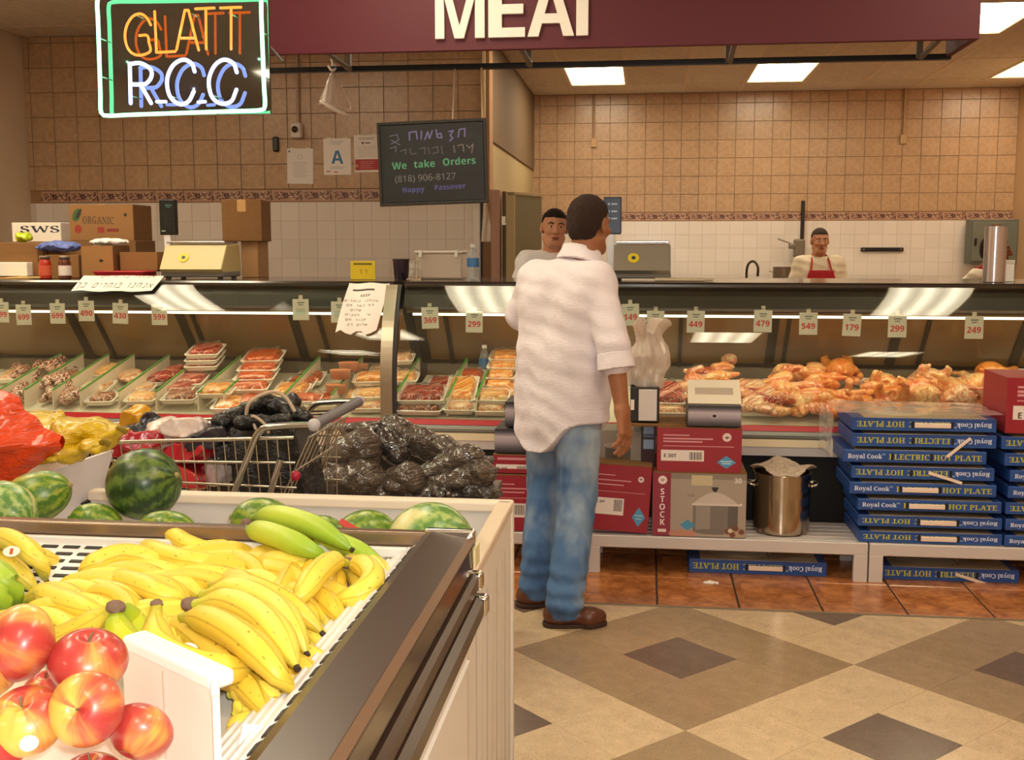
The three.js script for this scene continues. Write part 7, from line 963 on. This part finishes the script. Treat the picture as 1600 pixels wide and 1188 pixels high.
// ---------------------------------------------------------------- people
const A3 = (v) => (v.isVector3 ? v.toArray() : v);
function bounds(list, pad) { const lo = [9, 9, 9], hi = [-9, -9, -99]; hi[2] = -99; for (const p of list) A3(p).forEach((v, i) => { lo[i] = Math.min(lo[i], v); hi[i] = Math.max(hi[i], v); }); return [lo.map((v) => v - pad), hi.map((v) => v + pad)]; }
// head in its own frame: face towards +z, y up, about 0.235 m tall
function headField(x, y, z) {
  let d = ell(x, y, z, [0, 0.035, -0.012], [0.075, 0.083, 0.094]); d = smin(d, ell(x, y, z, [0, -0.03, 0.022], [0.058, 0.083, 0.066]), 0.03);
  d = smin(d, cap(x, y, z, [-0.022, -0.092, 0.055], [0.022, -0.092, 0.055], 0.022, 0.022), 0.03); for (const s of [-1, 1]) d = smin(d, cap(x, y, z, [s * 0.05, -0.06, 0.0], [s * 0.025, -0.095, 0.045], 0.02, 0.018), 0.025);
  d = smin(d, cap(x, y, z, [-0.038, 0.026, 0.076], [0.038, 0.026, 0.076], 0.011, 0.011), 0.014);
  for (const s of [-1, 1]) { const e = Math.hypot(x - s * 0.032, y - 0.008, z - 0.1) - 0.017; d = -smin(-d, e, 0.012); d = smin(d, Math.hypot(x - s * 0.031, y - 0.008, z - 0.074) - 0.0135, 0.004); d = smin(d, ell(x, y, z, [s * 0.042, -0.02, 0.068], [0.018, 0.016, 0.018]), 0.02); }
  d = smin(d, cap(x, y, z, [0, 0.012, 0.088], [0, -0.024, 0.106], 0.008, 0.013), 0.012); for (const s of [-1, 1]) d = smin(d, Math.hypot(x - s * 0.012, y + 0.028, z - 0.094) - 0.009, 0.008);
  d = smin(d, cap(x, y, z, [-0.02, -0.056, 0.084], [0.02, -0.056, 0.084], 0.006, 0.006), 0.008); d = smin(d, cap(x, y, z, [-0.016, -0.067, 0.083], [0.016, -0.067, 0.083], 0.006, 0.006), 0.008); d = -smin(-d, Math.max(Math.abs(y + 0.0615) - 0.0015, Math.abs(x) - 0.024, 0.08 - z), 0.003);
  for (const s of [-1, 1]) { d = smin(d, ell(x, y, z, [s * 0.078, -0.002, -0.008], [0.011, 0.032, 0.019]), 0.006); d = -smin(-d, ell(x, y, z, [s * 0.088, 0.002, -0.004], [0.008, 0.017, 0.009]), 0.005); }
  return smin(d, cap(x, y, z, [0, -0.07, -0.022], [0, -0.19, -0.045], 0.057, 0.06), 0.03);
}
const hairField = (line, thick) => (x, y, z) => { let d = ell(x, y, z, [0, 0.036, -0.014], [0.078 + thick, 0.087 + thick, 0.097 + thick]); d = smin(d, ell(x, y, z, [0, -0.02, -0.045], [0.062 + thick, 0.06, 0.062 + thick]), 0.03); const ear = Math.abs(z + 0.002) < 0.03 ? 0.012 : 0; return Math.max(d, line(x, y, z)) + 0.005 * (fbm(x * 90, y * 60, z * 90, 2) - 0.5); };
// hand: wrist at the origin, fingers along -y, index side +x, palm side s * z
function handGeo(s, curl = 0.35) {
  const K = [[0.033, -0.088, 0], [0.011, -0.094, 0], [-0.011, -0.09, 0], [-0.031, -0.08, 0]], Ln = [0.072, 0.08, 0.075, 0.058], bones = [];
  K.forEach((k, i) => { let p = [...k], a = curl * (0.5 + 0.16 * i); [0.45, 0.31, 0.24].forEach((f, j) => { const l = Ln[i] * f, q = [p[0] + (i - 1.5) * -0.0012, p[1] - l * Math.cos(a), p[2] + s * l * Math.sin(a)]; bones.push([p, q, 0.0096 - j * 0.0009, 0.0089 - j * 0.0009]); p = q; a += curl * (0.75 + 0.1 * j); }); });
  const th = [[0.024, -0.022, s * 0.008], [0.044, -0.05, s * 0.018], [0.05, -0.078, s * 0.026], [0.049, -0.1, s * 0.032]];
  const f = (x, y, z) => { let d = 1e9; for (const k of K) d = smin(d, cap(x, y, z, [k[0] * 0.6, -0.005, 0], k, 0.0155, 0.0125), 0.016); d = smin(d, cap(x, y, z, [0, 0.05, 0], [0, -0.01, 0], 0.027, 0.024), 0.02); for (const b of bones) d = smin(d, cap(x, y, z, ...b), 0.0035); let t = 1e9; for (let i = 0; i < 3; i++) t = smin(t, cap(x, y, z, th[i], th[i + 1], 0.0145 - i * 0.002, 0.0125 - i * 0.002), 0.006); return smin(d, t, 0.008); };
  return nets(f, [-0.07, -0.2, -0.09], [0.085, 0.07, 0.09], 0.0034);
}
function frame(o, X, Y, Z) { return new THREE.Matrix4().makeBasis(X, Y, Z).setPosition(o); }
function placeHand(wr, el, fwd, right, curl, k = 1) {   // hand continuing the forearm; fwd is where the thumb side points
  const Y = V(...el).sub(V(...wr)).normalize(), X = fwd.clone().addScaledVector(Y, -fwd.dot(Y)).normalize(), Z = X.clone().cross(Y).normalize();
  return handGeo(right ? -1 : 1, curl).scale(k, k, k).applyMatrix4(frame(V(...wr), X, Y, Z));
}
function person(c) {
  const { C, yaw, J, label, cell = 0.014 } = c, Fw = V(Math.sin(yaw), 0, Math.cos(yaw)), Rt = V(-Math.cos(yaw), 0, Math.sin(yaw)), base = V(C[0], 0, C[1]);
  const t = thing('person', label, 'person', base), loc = (p) => V(...p).sub(base).toArray(), j = Object.fromEntries(Object.entries(J).map(([k, p]) => [k, loc(A3(p))]));
  const chest = c.chest ? loc(c.chest) : [(j.shL[0] + j.shR[0]) / 2, j.shL[1] - 0.1, (j.shL[2] + j.shR[2]) / 2], pel = [(j.hipL[0] + j.hipR[0]) / 2, j.hipL[1] + 0.04, (j.hipL[2] + j.hipR[2]) / 2], waist = [mix(pel[0], chest[0], 0.4), mix(pel[1], chest[1], 0.4), mix(pel[2], chest[2], 0.4)];
  const side = (p, s, k) => [p[0] + Rt.x * s, p[1] + (k ?? 0), p[2] + Rt.z * s];
  const torso = (x, y, z, e) => { let d = 1e9; for (const s of [-1, 1]) { d = smin(d, cap(x, y, z, side(waist, s * 0.075), side(chest, s * 0.095), 0.1 + e, 0.105 + e), 0.05); d = smin(d, cap(x, y, z, side(pel, s * 0.08), side(waist, s * 0.075), 0.105 + e, 0.1 + e), 0.05); } d = smin(d, cap(x, y, z, j.shL, j.shR, 0.055 + e, 0.055 + e), 0.06); return smin(d, cap(x, y, z, [chest[0], chest[1] + 0.08, chest[2]], j.neck, 0.07 + e * 0.6, 0.05), 0.05); };
  const arm = (x, y, z, S2, e, full) => smin(cap(x, y, z, j['sh' + S2], j['el' + S2], 0.052 + e, 0.042 * aw + e), full ? cap(x, y, z, j['el' + S2], j['wr' + S2], 0.041 * aw + e, 0.027 * aw + e) : 1e9, 0.02);
  const legs = (x, y, z, e, q) => { let d = 1e9; for (const S2 of ['L', 'R']) { d = smin(d, cap(x, y, z, j['hip' + S2], j['kn' + S2], 0.088 + e, 0.058 + e * (q ?? 1)), 0.03); d = smin(d, cap(x, y, z, j['kn' + S2], j['an' + S2], 0.055 + e * (q ?? 1), 0.04 + e * (q ?? 1) * 1.5), 0.02); } return d; };
  const aw = c.armW ?? 1, skin = std(c.skin, 0.55), H0 = loc(A3(c.head));
  const hm = new THREE.Matrix4().makeRotationFromEuler(new THREE.Euler(c.headPitch ?? 0, c.headYaw ?? yaw, c.headRoll ?? 0, 'YXZ')).setPosition(...H0);
  const bodyF = (x, y, z) => Math.min(smin(torso(x, y, z, -0.012), Math.min(arm(x, y, z, 'L', -0.004, true), arm(x, y, z, 'R', -0.004, true)), 0.03), legs(x, y, z, -0.012));
  const [lo, hi] = bounds([...Object.values(j)], 0.14); lo[1] = Math.max(lo[1], 0.03);
  const head = nets(headField, [-0.1, -0.2, -0.13], [0.1, 0.135, 0.135], c.headCell ?? 0.004).applyMatrix4(hm);
  const hands = [placeHand(j.wrL, j.elL, c.thumbL ?? Fw, false, c.curlL ?? 0.4, c.handS), placeHand(j.wrR, j.elR, c.thumbR ?? Fw, true, c.curlR ?? 0.4, c.handS)];
  part('body', [nets(bodyF, lo, hi, cell), head, ...hands], skin, t);
  part('hair', nets(hairField(c.hairLine, c.hairThick ?? 0.002), [-0.11, -0.12, -0.14], [0.11, 0.16, 0.13], 0.0045).applyMatrix4(hm), std(c.hair, 0.95), t);
  const eyeW = std(0xe8e0d8, 0.3), iris = std(0x2a1a10, 0.2), browM = std(c.hair, 0.9), lipM = std(c.lip ?? 0x8a4a3c, 0.5);
  for (const s of [-1, 1]) { const e = part('eye', ell0(0.0125, 0.006, 0.0085).translate(s * 0.031, 0.008, 0.0805).applyMatrix4(hm), eyeW, t); part('iris', new THREE.SphereGeometry(0.0058, 10, 8).translate(s * 0.031, 0.0085, 0.0865).applyMatrix4(hm), iris, e); part('eyebrow', tube([V(s * 0.014, 0.026, 0.089), V(s * 0.032, 0.031, 0.088), V(s * 0.05, 0.025, 0.076)], 0.0038, 10, 6).applyMatrix4(hm), browM, t); }
  part('lips', [tube([V(-0.022, -0.06, 0.083), V(0, -0.055, 0.0905), V(0.022, -0.06, 0.083)], 0.0035, 10, 6), tube([V(-0.018, -0.064, 0.083), V(0, -0.068, 0.09), V(0.018, -0.064, 0.083)], 0.004, 10, 6)].map((g) => g.applyMatrix4(hm)), lipM, t);
  if (c.beard) part('stubble', nets((x, y, z) => Math.max(headField(x, y, z) - 0.0015, y + 0.03 - 0.35 * Math.max(0, Math.abs(x) - 0.03), Math.hypot(x, y + 0.06, z - 0.1) < 0.024 ? 0.01 : -1, -0.115 - y, -z), [-0.09, -0.13, -0.02], [0.09, 0.0, 0.12], 0.004).applyMatrix4(hm), std(c.beard, 0.9), t);
  // trousers
  const px = (v) => v + 0; part('trousers', nets((x, y, z) => { const d = Math.min(Math.max(torso(x, y, z, 0.012), y - pel[1] - 0.06), smin(legs(x, y, z, c.legEase ?? 0.012, c.legFlare), Math.max(torso(x, y, z, 0.006), y - pel[1] - 0.05), 0.03)); const k = 0.012 * (fbm(x * 14, y * 22, z * 14, 3) - 0.5) + 0.004 * Math.sin(y * 95 + 5 * fbm(x * 9, y * 7, z * 9)) * sstep(0.35, 0.1, y); return Math.max(d + k, (c.hemY ?? 0.045) - y); }, lo.map((v, i) => (i === 1 ? 0.0 : v)), [hi[0], pel[1] + 0.12, hi[2]], cell * 0.8, c.jeans), c.trouserM, t);
  if (c.waistband) part('belt_line', nets((x, y, z) => Math.max(Math.abs(torso(x, y, z, 0.014)) - 0.004, Math.abs(y - pel[1] - 0.03) - 0.018), [lo[0], pel[1] - 0.02, lo[2]], [hi[0], pel[1] + 0.08, hi[2]], 0.01), std(c.waistband, 0.6), t);
  // shirt
  const hem = c.hem ?? ((x, z) => pel[1] - 0.02), shirtF = (x, y, z) => {
    let d = torso(x, y, z, c.ease ?? 0.016); d = smin(d, cap(x, y, z, side(pel, 0, -0.1), side(waist, 0), 0.15, 0.11), 0.05);
    const skirt = (() => { let q = 1e9; for (const s of [-1, 1]) q = smin(q, cap(x, y, z, side(pel, s * 0.085, -0.3), side(waist, s * 0.078), 0.12 + (c.ease ?? 0.016), 0.105 + (c.ease ?? 0.016)), 0.05); return q; })(); d = smin(d, skirt, 0.04);
    for (const S2 of ['L', 'R']) { const cut = c['sleeve' + S2] ?? 0.5; const sh = j['sh' + S2], el = j['el' + S2], wr = j['wr' + S2]; if (cut <= 1) { const e2 = [0, 1, 2].map((i) => mix(sh[i], el[i], cut)); d = smin(d, cap(x, y, z, sh, e2, 0.066, 0.064), 0.025); } else { d = smin(d, cap(x, y, z, sh, el, 0.07, 0.066), 0.025); const e2 = [0, 1, 2].map((i) => mix(el[i], wr[i], cut - 1)); d = smin(d, cap(x, y, z, el, e2, 0.066, 0.055), 0.015); } }
    const wr = c.wrinkle ?? 0.008; d += wr * 1.6 * (fbm(x * 9 + 3, y * 6, z * 9, 3) - 0.5) + wr * 0.35 * Math.sin(x * 46 + z * 50 + y * 15 + 7 * fbm(x * 5, y * 5, z * 5)) * sstep(1.45, 1.1, y) + wr * 0.3 * Math.sin(y * 80 + x * 24 + 8 * fbm(x * 7, y * 4, z * 7));
    d = Math.max(d, hem(x, z) - y);
    const n = j.neck, nk = Math.hypot(x - n[0], z - n[2]); return Math.max(d, -(Math.max(nk - 0.066, n[1] - 0.02 - y)));
  };
  part('shirt', nets(shirtF, [lo[0], Math.min(pel[1] - 0.35, lo[1] + 0.6), lo[2]], [hi[0], j.neck[1] + 0.09, hi[2]], c.shirtCell ?? 0.01), c.shirtM, t);
  // shoes
  for (const S2 of ['L', 'R']) { const a = j['an' + S2], fy = c['foot' + S2] ?? yaw, q = new THREE.Matrix4().makeRotationY(fy).setPosition(a[0], 0, a[2]); const sh = part('shoe', nets((x, y, z) => Math.max(smin(smin(cap(x, y, z, [0, 0.045, -0.045], [0, 0.04, 0.1], 0.042, 0.036), cap(x, y, z, [-0.012, 0.034, 0.1], [0.012, 0.034, 0.14], 0.034, 0.03), 0.03), cap(x, y, z, [0, 0.05, -0.02], [0, 0.095, -0.02], 0.045, 0.045), 0.02), 0.014 - y, y - 0.1) , [-0.08, 0, -0.11], [0.08, 0.12, 0.2], 0.006).applyMatrix4(q), std(c.shoe, 0.35), t); part('sole', nets((x, y, z) => Math.max(Math.min(cap(x, 0.03, z, [0, 0.03, -0.045], [0, 0.03, 0.1], 0.044, 0.038), cap(x, 0.03, z, [-0.012, 0.03, 0.1], [0.012, 0.03, 0.14], 0.036, 0.032)), Math.abs(y - 0.009) - 0.0085), [-0.08, -0.004, -0.11], [0.08, 0.03, 0.2], 0.005).applyMatrix4(q), std(c.sole ?? 0x3a241a, 0.7), sh); }
  return { t, j, Fw, Rt, base, torso, chest, pel, side, loc, hm, shirtF, lo, hi };
}
function ell0(a, b, c) { return new THREE.SphereGeometry(1, 14, 10).scale(a, b, c); }
const linen = (hex) => std(hex, 0.8, { bumpMap: again(wrinkle, 2.5, 6), bumpScale: 0.0011 });
{
  // the customer: back to the camera, turned a little to the right
  const yaw = Math.PI - R(38), Fw = V(Math.sin(yaw), 0, Math.cos(yaw)), Rt = V(-Math.cos(yaw), 0, Math.sin(yaw)), cz = -4.5, mid = D(884, 430, 4.5), head = D(921, 352, 4.54), pel = D(878, 600, 4.5);
  const at = (c, r, f, y) => [c.x + Rt.x * r + Fw.x * f, y, c.z + Rt.z * r + Fw.z * f];
  const elR = D(958, 540, 4.3), wrR = D(972, 640, 4.26), elL = D(812, 492, 4.62), anR = H(882, 944, 0.09), anL = H(838, 914, 0.09);
  const J = { neck: [head.x - 0.03, 1.475, -4.53], shL: at(mid, -0.165, 0, 1.375), shR: at(mid, 0.165, 0, 1.375), elL: [elL.x, elL.y, -4.66], wrL: at(mid, -0.22, 0.2, 1.12), elR: elR.toArray(), wrR: wrR.toArray(), hipL: at(pel, -0.088, 0.0, 0.88), hipR: at(pel, 0.088, 0.0, 0.88), knL: at(D(848, 800, 4.6), 0, 0.02, 0.5), knR: at(D(897, 800, 4.38), 0, 0.02, 0.49), anL: [anL.x, 0.09, anL.z], anR: [anR.x, 0.09, anR.z] };
  const pc = pel.clone(), blue = lin(0x4c6f9c), pale = lin(0xa3b2bf), deep = lin(0x34527e);
  const o = person({
    label: 'man with short dark hair in a loose white shirt and faded blue jeans, back turned', C: [pc.x, -4.5], yaw, J, head, headYaw: Math.PI - R(30), headPitch: 0.08, skin: 0x97603f, hair: 0x2a170e, hairThick: 0.003, hairLine: (x, y, z) => (z > 0.02 ? 0.05 + (z - 0.02) * 0.3 - y : z > -0.04 ? mix(-0.028, 0.05, (z + 0.04) / 0.06) - y : -0.07 - (z + 0.04) * 0.1 - y),
    shirtM: linen(0xe0d8e0), trouserM: new THREE.MeshStandardMaterial({ vertexColors: true, roughness: 0.85, bumpMap: again(weave, 8, 8), bumpScale: 0.0005 }), legEase: 0.019, legFlare: 1.25, hemY: 0.035, sleeveL: 1.35, sleeveR: 1.3, ease: 0.026, wrinkle: 0.0055, shoe: 0x5e3423, footR: Math.PI / 2 + 0.1, footL: Math.PI / 2 + 0.25, cell: 0.012, shirtCell: 0.009, thumbR: Fw.clone().addScaledVector(Rt, -0.3), curlR: 0.45, armW: 1.22, handS: 1.14,
    hem: (x, z) => { const r = x * Rt.x + z * Rt.z, f = x * Fw.x + z * Fw.z; return f < 0 ? mix(0.665, 0.76, sstep(0.02, 0.19, Math.abs(r + 0.03))) + 0.04 * sstep(0.06, 0.2, r) : mix(0.68, 0.8, sstep(0.02, 0.19, Math.abs(r))); },
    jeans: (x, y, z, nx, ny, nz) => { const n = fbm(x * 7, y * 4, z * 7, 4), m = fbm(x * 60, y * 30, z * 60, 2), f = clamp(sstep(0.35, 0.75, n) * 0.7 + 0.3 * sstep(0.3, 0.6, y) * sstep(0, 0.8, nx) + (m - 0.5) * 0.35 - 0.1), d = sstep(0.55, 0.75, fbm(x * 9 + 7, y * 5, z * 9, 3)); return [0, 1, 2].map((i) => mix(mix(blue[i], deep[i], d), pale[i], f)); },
  });
  // collar and rolled cuffs follow the shirt
  const { t, j, loc } = o, n = j.neck, sm = linen(0xe2dae2);
  part('collar', nets((x, y, z) => { const a = (x - n[0]) * Fw.x + (z - n[2]) * Fw.z, r = Math.hypot(x - n[0] - Fw.x * 0.0, z - n[2] - Fw.z * 0.0), yy = y - n[1] + a * 0.32, rad = 0.071 + 0.03 * sstep(0.03, -0.05, yy); return Math.max(Math.abs(r - rad) - 0.0055, Math.abs(yy + 0.004) - 0.03) - 0.003; }, [n[0] - 0.14, n[1] - 0.11, n[2] - 0.14], [n[0] + 0.14, n[1] + 0.1, n[2] + 0.14], 0.006), sm, t);
  const cuff = (S2, f, r) => { const e = j['el' + S2], w = j['wr' + S2], a = [0, 1, 2].map((i) => mix(e[i], w[i], f - 0.24)), b = [0, 1, 2].map((i) => mix(e[i], w[i], f)); const [lo, hi] = bounds([a, b], 0.09), ax = V(...b).sub(V(...a)), L = ax.length(); ax.normalize(); part('rolled_cuff', nets((x, y, z) => { const q = V(x - a[0], y - a[1], z - a[2]), s = q.dot(ax), rad = q.addScaledVector(ax, -s).length(); return Math.max(Math.abs(rad - r * (0.96 + 0.12 * s / L)) - 0.008, Math.abs(s - L / 2) - L / 2) - 0.003 + 0.004 * (fbm(x * 30, y * 30, z * 30) - 0.5); }, lo, hi, 0.006), sm, t); };
  cuff('R', 0.36, 0.06); cuff('L', 0.4, 0.056);
}
// butchers behind the counters: white shirts, red aprons
function butcher(o) {
  const { px, z, headPx, yaw, label, floorTop } = o, hd = D(px, headPx, -z), Fw = V(Math.sin(yaw), 0, Math.cos(yaw)), Rt = V(-Math.cos(yaw), 0, Math.sin(yaw)), lean = o.lean ?? 0;
  const hy = hd.y, c = { x: hd.x - Fw.x * (0.03 + lean), z: z - Fw.z * (0.03 + lean) }, at = (r, f, y) => [c.x + Rt.x * r + Fw.x * f, y, c.z + Rt.z * r + Fw.z * f], k = hy / 1.6, ar = o.arms ?? 0;
  const J = { neck: at(0, lean * 0.85, hy - 0.13), shL: at(-0.168, lean * 0.75, hy - 0.205), shR: at(0.168, lean * 0.75, hy - 0.205), elL: at(-0.25, 0.02 + ar * 0.1 + lean * 0.6, hy - 0.48), elR: at(0.25, 0.02 + ar * 0.1 + lean * 0.6, hy - 0.48), wrL: at(-0.2, 0.12 + ar * 0.25 + lean * 0.6, hy - 0.7 + ar * 0.16), wrR: at(0.2, 0.12 + ar * 0.25 + lean * 0.6, hy - 0.7 + ar * 0.16), hipL: at(-0.085, 0, 0.9 * k), hipR: at(0.085, 0, 0.9 * k), knL: at(-0.095, 0.02, 0.5 * k), knR: at(0.095, 0.02, 0.5 * k), anL: at(-0.1, 0, 0.09), anR: at(0.1, 0, 0.09) };
  const p = person({ label, C: [c.x, c.z], yaw, J, head: hd, headYaw: o.headYaw ?? yaw, headPitch: o.headPitch ?? 0, headRoll: o.headRoll ?? 0, chest: at(0, lean * 0.55, hy - 0.3), skin: o.skin, hair: o.hair, hairThick: o.hairThick ?? 0.001, beard: o.beard, hairLine: o.hairLine ?? ((x, y, q) => (q > 0.03 ? 0.062 - y : q > -0.04 ? mix(-0.02, 0.062, (q + 0.04) / 0.07) - y : -0.06 - y)), shirtM: linen(o.shirt ?? 0xe6dcc8), trouserM: std(0x2c2a30, 0.8), sleeveL: 0.72, sleeveR: 0.72, ease: 0.016, shoe: 0x1c1a1a, cell: 0.016, shirtCell: 0.013, headCell: 0.0045 });
  const am = std(0xb0161f, 0.7), { pel, chest, torso, t, j } = p, fx = (x, z2) => x * p.Fw.x + z2 * p.Fw.z, rx = (x, z2) => x * p.Rt.x + z2 * p.Rt.z;
  const apronF = (x, y, z2) => { const q = torso(x, y, z2, 0.052), f = fx(x - chest[0], z2 - chest[2]), r = rx(x - pel[0], z2 - pel[2]), top = chest[1] + 0.035, w = y > waistY ? mix(0.19, 0.115, sstep(waistY, top, y)) : 0.2; return Math.max(Math.abs(q) - 0.009, -f - 0.0, Math.abs(r) - w, y - top, 0.5 - y); }, waistY = pel[1] + 0.14;
  if (o.plain) return p;
  part('apron', nets(apronF, [p.lo[0], 0.48, p.lo[2]], [p.hi[0], chest[1] + 0.08, p.hi[2]], 0.011), am, t);
  for (const s of [-1, 1]) { const a = V(chest[0], chest[1] + 0.02, chest[2]).addScaledVector(p.Rt, s * 0.095).addScaledVector(p.Fw, 0.15), n = V(...j.neck).addScaledVector(p.Rt, s * 0.066).addScaledVector(p.Fw, 0.0); n.y -= 0.0; const m = a.clone().lerp(n, 0.55).addScaledVector(p.Fw, 0.035); part('apron_strap', tube([a, m, n, V(...j.neck).addScaledVector(p.Rt, s * 0.03).addScaledVector(p.Fw, -0.07)], 0.009, 24, 6), am, t); }
  return p;
}
butcher({ px: 866, z: -6.75, headPx: 357, plain: true, yaw: R(25), headYaw: R(12), headRoll: -0.06, label: 'man with cropped dark hair peering from behind the customer, in white', skin: 0xd69a78, hair: 0x241812, shirt: 0xfaf6f6 });
butcher({ px: 1281, z: -10.5, headPx: 377, yaw: R(2), headYaw: R(4), label: 'butcher facing forward with grey dark hair and a red apron over white', skin: 0xc48a66, hair: 0x3a2c22, shirt: 0xe4d6ba, headPitch: 0.05 });
butcher({ px: 1556, z: -8.6, headPx: 392, yaw: R(62), headYaw: R(70), lean: 0.22, arms: 0.2, label: 'butcher bending at the right, head behind the film roll, red apron strap', skin: 0x8a4a30, hair: 0x1e1512, shirt: 0xe0d2ba });
renderer.render(scene, camera);
